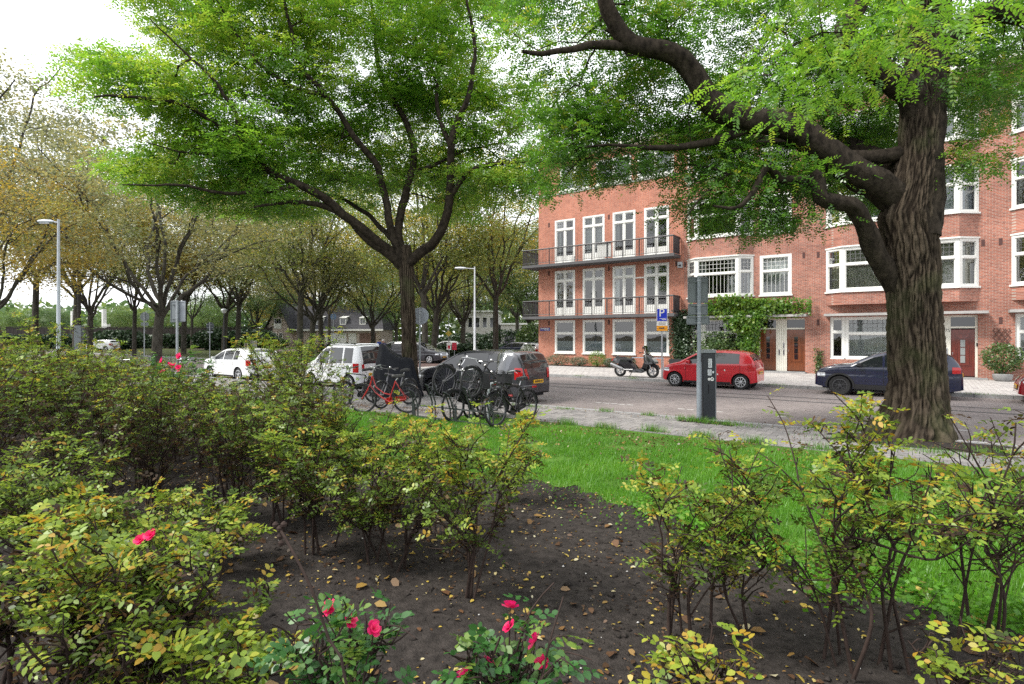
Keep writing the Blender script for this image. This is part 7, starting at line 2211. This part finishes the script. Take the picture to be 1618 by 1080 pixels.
for i, (px, py, pt_, spd, cn, lv, tm2, lb) in enumerate(SPECS):
    loc = ground_px(px, py); h = CAMH - (pt_ - HY) / FPX * loc[1] - loc[2]
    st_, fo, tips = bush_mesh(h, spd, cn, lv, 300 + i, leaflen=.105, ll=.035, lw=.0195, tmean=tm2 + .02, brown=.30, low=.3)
    b_ = put_bush(st_, fo, loc, rng.uniform(0, 6.28), lb, FR)
    if i == 11:
        for (fx_, fy_, fd) in ((238, 845, loc[1] - .25), (222, 852, loc[1] - .2)):
            p = at(fx_, fy_, fd); f = link('flower', FLW[i % 4]); f.parent = b_; f.matrix_parent_inverse = Matrix.Identity(4)
            mw = Matrix.Translation(b_.location) @ Matrix.Rotation(b_.rotation_euler[2], 4, 'Z'); f.matrix_local = mw.inverted() @ (Matrix.Translation(p) @ Matrix.Rotation(R(50), 4, 'X') @ Matrix.Scale(.7, 4))


def flower_bush(label, loc, H, spread, flowers, seed, leaves=150, leafm=ROSEG, tm=.5, group=None, canes=6, ll=.042, extra=1.0):
    st_, fo, tips = bush_mesh(H, spread, canes, leaves, seed, leaflen=.11, ll=ll, lw=ll * .68, tmean=tm, brown=0.03, low=.4)
    t = put_bush(st_, fo, loc, 0.0, label, group or 'pink-flowering roses in front', leafm=leafm)
    b = MB()
    for k, (fx_, fy_, fd) in enumerate(flowers):
        p = at(fx_, fy_, fd) - np.array(loc)
        f = link('flower', FLW[k % 4], t, tuple(p)); f.rotation_euler = (R(random.uniform(20, 70)), R(random.uniform(-40, 40)), random.uniform(0, 6)); s_ = random.uniform(.7, 1.0) * extra; f.scale = (s_, s_, s_)
        b.tube([(0.0, 0.0, 0.02), (p[0] * .6, p[1] * .6, p[2] * .55), (p[0], p[1], p[2] - .004)], [.006, .004, .003], 5)
    b.build('flower_stems', TWIG, t)
    return t


flower_bush('low rose with four pink flowers at the bottom, left of centre', toward(560, 0, 2.42, .09), .80, .20, [(521, 962, 2.45), (552, 981, 2.45), (590, 993, 2.4)], 401, 120)
flower_bush('low rose with red-pink flowers at the bottom centre', toward(800, 0, 2.4, .09), .82, .17, [(805, 991, 2.42), (846, 1012, 2.42), (771, 1046, 2.35), (856, 1047, 2.45), (736, 1066, 2.35), (806, 958, 2.42)], 402, 115)
flower_bush('pink-flowering rose at the top of the thicket before the white hatchback', toward(272, 0, 9.6, .09), 1.72, .5, [(256, 570, 9.5), (268, 576, 9.5), (275, 578, 9.55), (282, 580, 9.5), (283, 563, 9.6), (284, 586, 9.5), (256, 588, 9.5)], 403, 420, group=GT, canes=9, extra=1.6)
st_, fo, _ = bush_mesh(.54, .22, 5, 52, 410, leaflen=.12, ll=.046, lw=.030, tmean=.84, tsd=.1, brown=.1, low=.5)
put_bush(st_, fo, toward(1110, 0, 2.75, .09), 1.0, 'small bright yellow rose shoot at the bottom, right of the path', FR)
st_, fo, _ = bush_mesh(.6, .22, 4, 45, 411, leaflen=.12, ll=.042, lw=.028, tmean=.84, tsd=.1, brown=.1, low=.5)
put_bush(st_, fo, toward(1530, 0, 2.75, .09), 1.0, 'small yellow rose shoot in the bottom right corner', FR)
st_, fo, _ = bush_mesh(.62, .4, 6, 130, 412, leaflen=.12, ll=.044, lw=.03, tmean=.7, tsd=.12, brown=.1, low=.4)
put_bush(st_, fo, toward(330, 0, 2.55, .09), 1.0, 'low yellow-green rose shoots at the bottom left', FR)
# long bare cane with dried hips in the foreground
q = MB(); A_ = [at(548, 1085, 1.9), at(520, 1010, 1.95), at(492, 930, 2.0), at(462, 870, 2.05), at(442, 835, 2.1)]
A_ = [np.array([A_[0][0] + .05, A_[0][1], .09])] + A_
q.tube([tuple(p) for p in smooth_path(A_, .05)], .005, 6)
for dx, dy, dz in ((0, 0, 0), (.015, 0, .015), (-.02, .01, .01), (.0, 0, -.03), (.01, -.01, -.05)): q.lathe([(.002, -.012), (.011, -.006), (.012, .004), (.004, .012)], (A_[-1][0] + dx, A_[-1][1] + dy, A_[-1][2] + dz), 'z', 8)
tag(q.build('bare_cane', TWIG), 'long bare rose cane with dried hips leaning over the soil', 'cane')

# ------------------------------------------------------------------ grass, weeds, fallen leaves, clods
GRASS = leafmat('grass_blades', [(0.0, (0.05, 0.125, 0.012)), (0.5, (0.09, 0.25, 0.018)), (0.9, (0.155, 0.35, 0.03)), (1.0, (0.27, 0.28, 0.08))], trans=0.45, gloss=0.03, tboost=1.35)


def blades(s_, t_, z_, h, wv, tint, rg):
    n = len(s_); a = rg.uniform(0, 6.28, n); lean = rg.uniform(.1, .75, n) * h; b = a + 1.57 + rg.normal(0, .4, n)
    A = WA(s_ + np.cos(a) * wv / 2, t_ + np.sin(a) * wv / 2, z_); B = WA(s_ - np.cos(a) * wv / 2, t_ - np.sin(a) * wv / 2, z_)
    Cc = WA(s_ + np.cos(b) * lean, t_ + np.sin(b) * lean, z_ + h)
    return np.stack([A, B, Cc], 1).reshape(-1, 3), np.arange(n * 3).reshape(-1, 3), np.repeat(tint, 3)


rg = np.random.default_rng(77)
n = 400000
s_ = rg.uniform(4, 25.5, n); t_ = rg.uniform(22.0, 28.4, n)
keep = (t_ < lawn_edge(s_) + rg.normal(0, .08, n)) & (t_ > np.where(s_ < 12.6, 23.35, 22.15) + rg.normal(0, .05, n))
pt = fbm(np.stack([s_ * 1.3, t_ * 1.3, 0 * s_], -1), 4, 15)
thin_ = np.clip((t_ - 22.1) / 1.4, .10, 1); thin_ = np.where(t_ > lawn_edge(s_) - .3, thin_ * .7, thin_)
keep &= rg.random(n) < thin_ * np.clip((pt - .22) * 5, .15, 1)
# keep only what the bed's depth lets the eye resolve
x, y, _z = WA(s_, t_, 0 * s_).T; keep &= (y > 3) & (np.abs(x / y) < 1.15)
s_, t_, pt = s_[keep], t_[keep], pt[keep]; n = len(s_)
V, F, T = blades(s_, t_, np.full(n, .112), rg.uniform(.03, .085, n) * (.6 + .8 * pt), rg.uniform(.006, .011, n), np.clip(.15 + .75 * pt + rg.normal(0, .12, n), 0, 1), rg)
tag(link('grass', arrmesh('grass', V, F, GRASS, T)), kind='stuff')
# tufts and weeds in the pavement joints, at the meter and round the lawn edge
S2, T2, H2 = [], [], []
for (a, b_, m, sp, h) in ((17.4, 19.95, 500, .30, .16), (18.2, 20.1, 320, .3, .12), (16.2, 19.75, 120, .12, .14), (15.0, 19.7, 120, .12, .14), (13.9, 19.9, 100, .16, .1), (12.7, 20.0, 320, .3, .10), (11.4, 19.9, 200, .25, .1), (14.1, 22.0, 200, .12, .2), (15.3, 22.15, 220, .14, .2), (16.2, 22.1, 200, .13, .18), (17.2, 21.9, 220, .14, .2), (18.2, 22.0, 220, .13, .2), (19.2, 22.05, 220, .13, .2), (20.2, 22.0, 160, .13, .18), (10.8, 8.6, 90, .15, .16), (8.0, 8.55, 80, .2, .1), (16.8, 8.5, 120, .3, .1), (23.2, 8.5, 90, .3, .1), (20.5, 20.7, 200, .4, .1), (21.8, 21.2, 260, .4, .13), (22.8, 20.5, 200, .3, .12), (13.2, 22.1, 200, .15, .18)):
    S2.append(a + rg.normal(0, sp, m)); T2.append(b_ + rg.normal(0, sp * .45, m)); H2.append(rg.uniform(.3, 1, m) * h)
S2, T2, H2 = map(np.concatenate, (S2, T2, H2)); n = len(S2)
V, F, T = blades(S2, T2, np.where(T2 > 19.4, .115, .115), H2, rg.uniform(.007, .012, n), np.clip(rg.normal(.45, .3, n), 0, 1), rg)
tag(link('weeds', arrmesh('weeds', V, F, GRASS, T)), kind='stuff')

FALL = leafmat('fallen_leaf', [(0.0, (0.05, 0.028, 0.016)), (0.35, (0.12, 0.06, 0.03)), (0.6, (0.24, 0.14, 0.04)), (0.85, (0.46, 0.34, 0.06)), (1.0, (0.45, 0.42, 0.30))], trans=0.15, gloss=0.05)


def litter(s_, t_, z_, size, tint, rg, flat=.25):
    P = WA(s_, t_, z_); n = len(P); d = nrm(np.stack([np.cos(a := rg.uniform(0, 6.28, n)), np.sin(a), rg.normal(0, flat, n)], -1)); nn = nrm(np.stack([rg.normal(0, flat, n), rg.normal(0, flat, n), np.ones(n)], -1)); lat = nrm(np.cross(nn, d)); l = (size * rg.uniform(.6, 1.4, n))[:, None]
    up = nn * l * .12
    V = np.stack([P - d * l * .5, P - d * l * .15 + lat * l * .3 + up, P + d * l * .25 + lat * l * .24 + up, P + d * l * .5, P + d * l * .25 - lat * l * .24 + up, P - d * l * .15 - lat * l * .3 + up], 1)
    return V.reshape(-1, 3), np.arange(n * 6).reshape(-1, 6), np.repeat(tint, 6)


VV, FF, TT = [], [], []; o = 0


def addlit(a):
    global o
    V, F, T = a; VV.append(V); FF.append(F + o); TT.append(T); o += len(V)


n = 30000
s_ = rg.uniform(8, 26, n); t_ = 26.6 + 7 * rg.beta(1.0, 1.3, n); k = (t_ > lawn_edge(s_) - .3) & (fbm(np.stack([s_ * 1.6, t_ * 1.6, 0 * s_], -1), 4, 88) + rg.normal(0, .09, n) > .455); s_, t_ = s_[k], t_[k]; n = len(s_)
addlit(litter(s_, t_, np.maximum(soil_z(s_, t_), .1 * (t_ < lawn_edge(s_))) + .008, .023 * rg.gamma(3, .33, n), np.clip(rg.choice([.05, .15, .35, .6, .85, .9], n) + rg.normal(0, .06, n), 0, 1), rg))
n = 330
s_ = rg.uniform(10, 25, n); t_ = rg.uniform(27.6, 33, n); addlit(litter(s_, t_, soil_z(s_, t_) + .015, .085, np.clip(rg.uniform(.1, .65, n), 0, 1), rg, .35))
n = 1500
s_ = rg.uniform(9, 25, n); t_ = np.concatenate([rg.normal(22.15, .35, n // 2), rg.normal(19.8, .4, n - n // 2)]); addlit(litter(s_, t_, np.full(n, .125), .032, rg.uniform(.05, .7, n), rg))
n = 1300
s_ = rg.uniform(-2, 32, n); t_ = np.concatenate([rg.normal(8.75, .25, n // 2), rg.uniform(8.6, 19.4, n - n // 2)]); addlit(litter(s_, t_, np.full(n, .012), .04, rg.uniform(0, .5, n), rg))
n = 5200
s_ = rg.uniform(6, 25, n); t_ = 22.2 + np.abs(rg.normal(0, 1.3, n)); k = fbm(np.stack([s_ * .9, t_ * 1.4, 0 * s_], -1), 3, 61) > .5; s_, t_ = s_[k], t_[k]; n = len(s_); addlit(litter(s_, t_, .13 + rg.uniform(0, .05, n), .042, rg.uniform(.05, .6, n), rg, .5))
n = 500
s_ = rg.uniform(19.5, 23.5, n); t_ = rg.uniform(19.5, 21.6, n); addlit(litter(s_, t_, np.full(n, .127), .035, rg.uniform(0, .6, n), rg))
tag(link('fallen_leaves', arrmesh('fallen_leaves', np.concatenate(VV), np.concatenate(FF), FALL, np.concatenate(TT))), kind='stuff')

n = 9000
s_ = rg.uniform(10, 25.5, n); t_ = rg.uniform(27.2, 33.4, n); k = t_ > lawn_edge(s_) + .1; s_, t_ = s_[k], t_[k]; n = len(s_)
c = WA(s_, t_, soil_z(s_, t_) + .002); rad = rg.gamma(1.5, .006, n)[:, None, None] + .003
octv = np.array([(1, 0, 0), (0, 1, 0), (-1, 0, 0), (0, -1, 0), (0, 0, .8), (0, 0, -.8)], float)
V = c[:, None] + octv[None] * rad * rg.uniform(.5, 1.4, (n, 6, 1)) + rg.normal(0, .15, (n, 6, 3)) * rad
tri = np.array([(0, 1, 4), (1, 2, 4), (2, 3, 4), (3, 0, 4), (1, 0, 5), (2, 1, 5), (3, 2, 5), (0, 3, 5)])
F = (np.arange(n)[:, None, None] * 6 + tri[None]).reshape(-1, 3)
tag(link('soil_clods', arrmesh('soil_clods', V.reshape(-1, 3), F, SOIL)), kind='stuff')
# a few pale pebbles and shell bits on the soil
n = 160
s_ = rg.uniform(12, 25, n); t_ = rg.uniform(28, 33, n); c = WA(s_, t_, soil_z(s_, t_) + .006); rad = rg.uniform(.004, .014, n)[:, None, None]
V = c[:, None] + octv[None] * rad * rg.uniform(.6, 1.3, (n, 6, 1)); F = (np.arange(n)[:, None, None] * 6 + tri[None]).reshape(-1, 3)
tag(link('pebbles', arrmesh('pebbles', V.reshape(-1, 3), F, pm('pebble_pale', (0.45, 0.44, 0.42), .7))), kind='stuff')
# clover and ground cover at the lawn's lower right edge
n = 3800
s_ = rg.uniform(19, 25, n); t_ = lawn_edge(s_) + rg.normal(-.1, .22, n)
V, F, T = cards(WA(s_, t_, .112 + rg.uniform(.02, .10, n)), .045, np.clip(rg.normal(.5, .2, n), 0, 1), rg, .35, .85)
tag(link('ground_cover', arrmesh('ground_cover', V, F, GRASS, T)), kind='stuff')
n = 900
s_ = rg.uniform(13, 20, n); t_ = lawn_edge(s_) + rg.normal(.25, .35, n)
V, F, T = cards(WA(s_, t_, .10 + rg.uniform(.01, .06, n)), .03, np.clip(rg.normal(.4, .2, n), 0, 1), rg, .35, .85)
tag(link('seedlings', arrmesh('seedlings', V, F, GRASS, T)), kind='stuff')
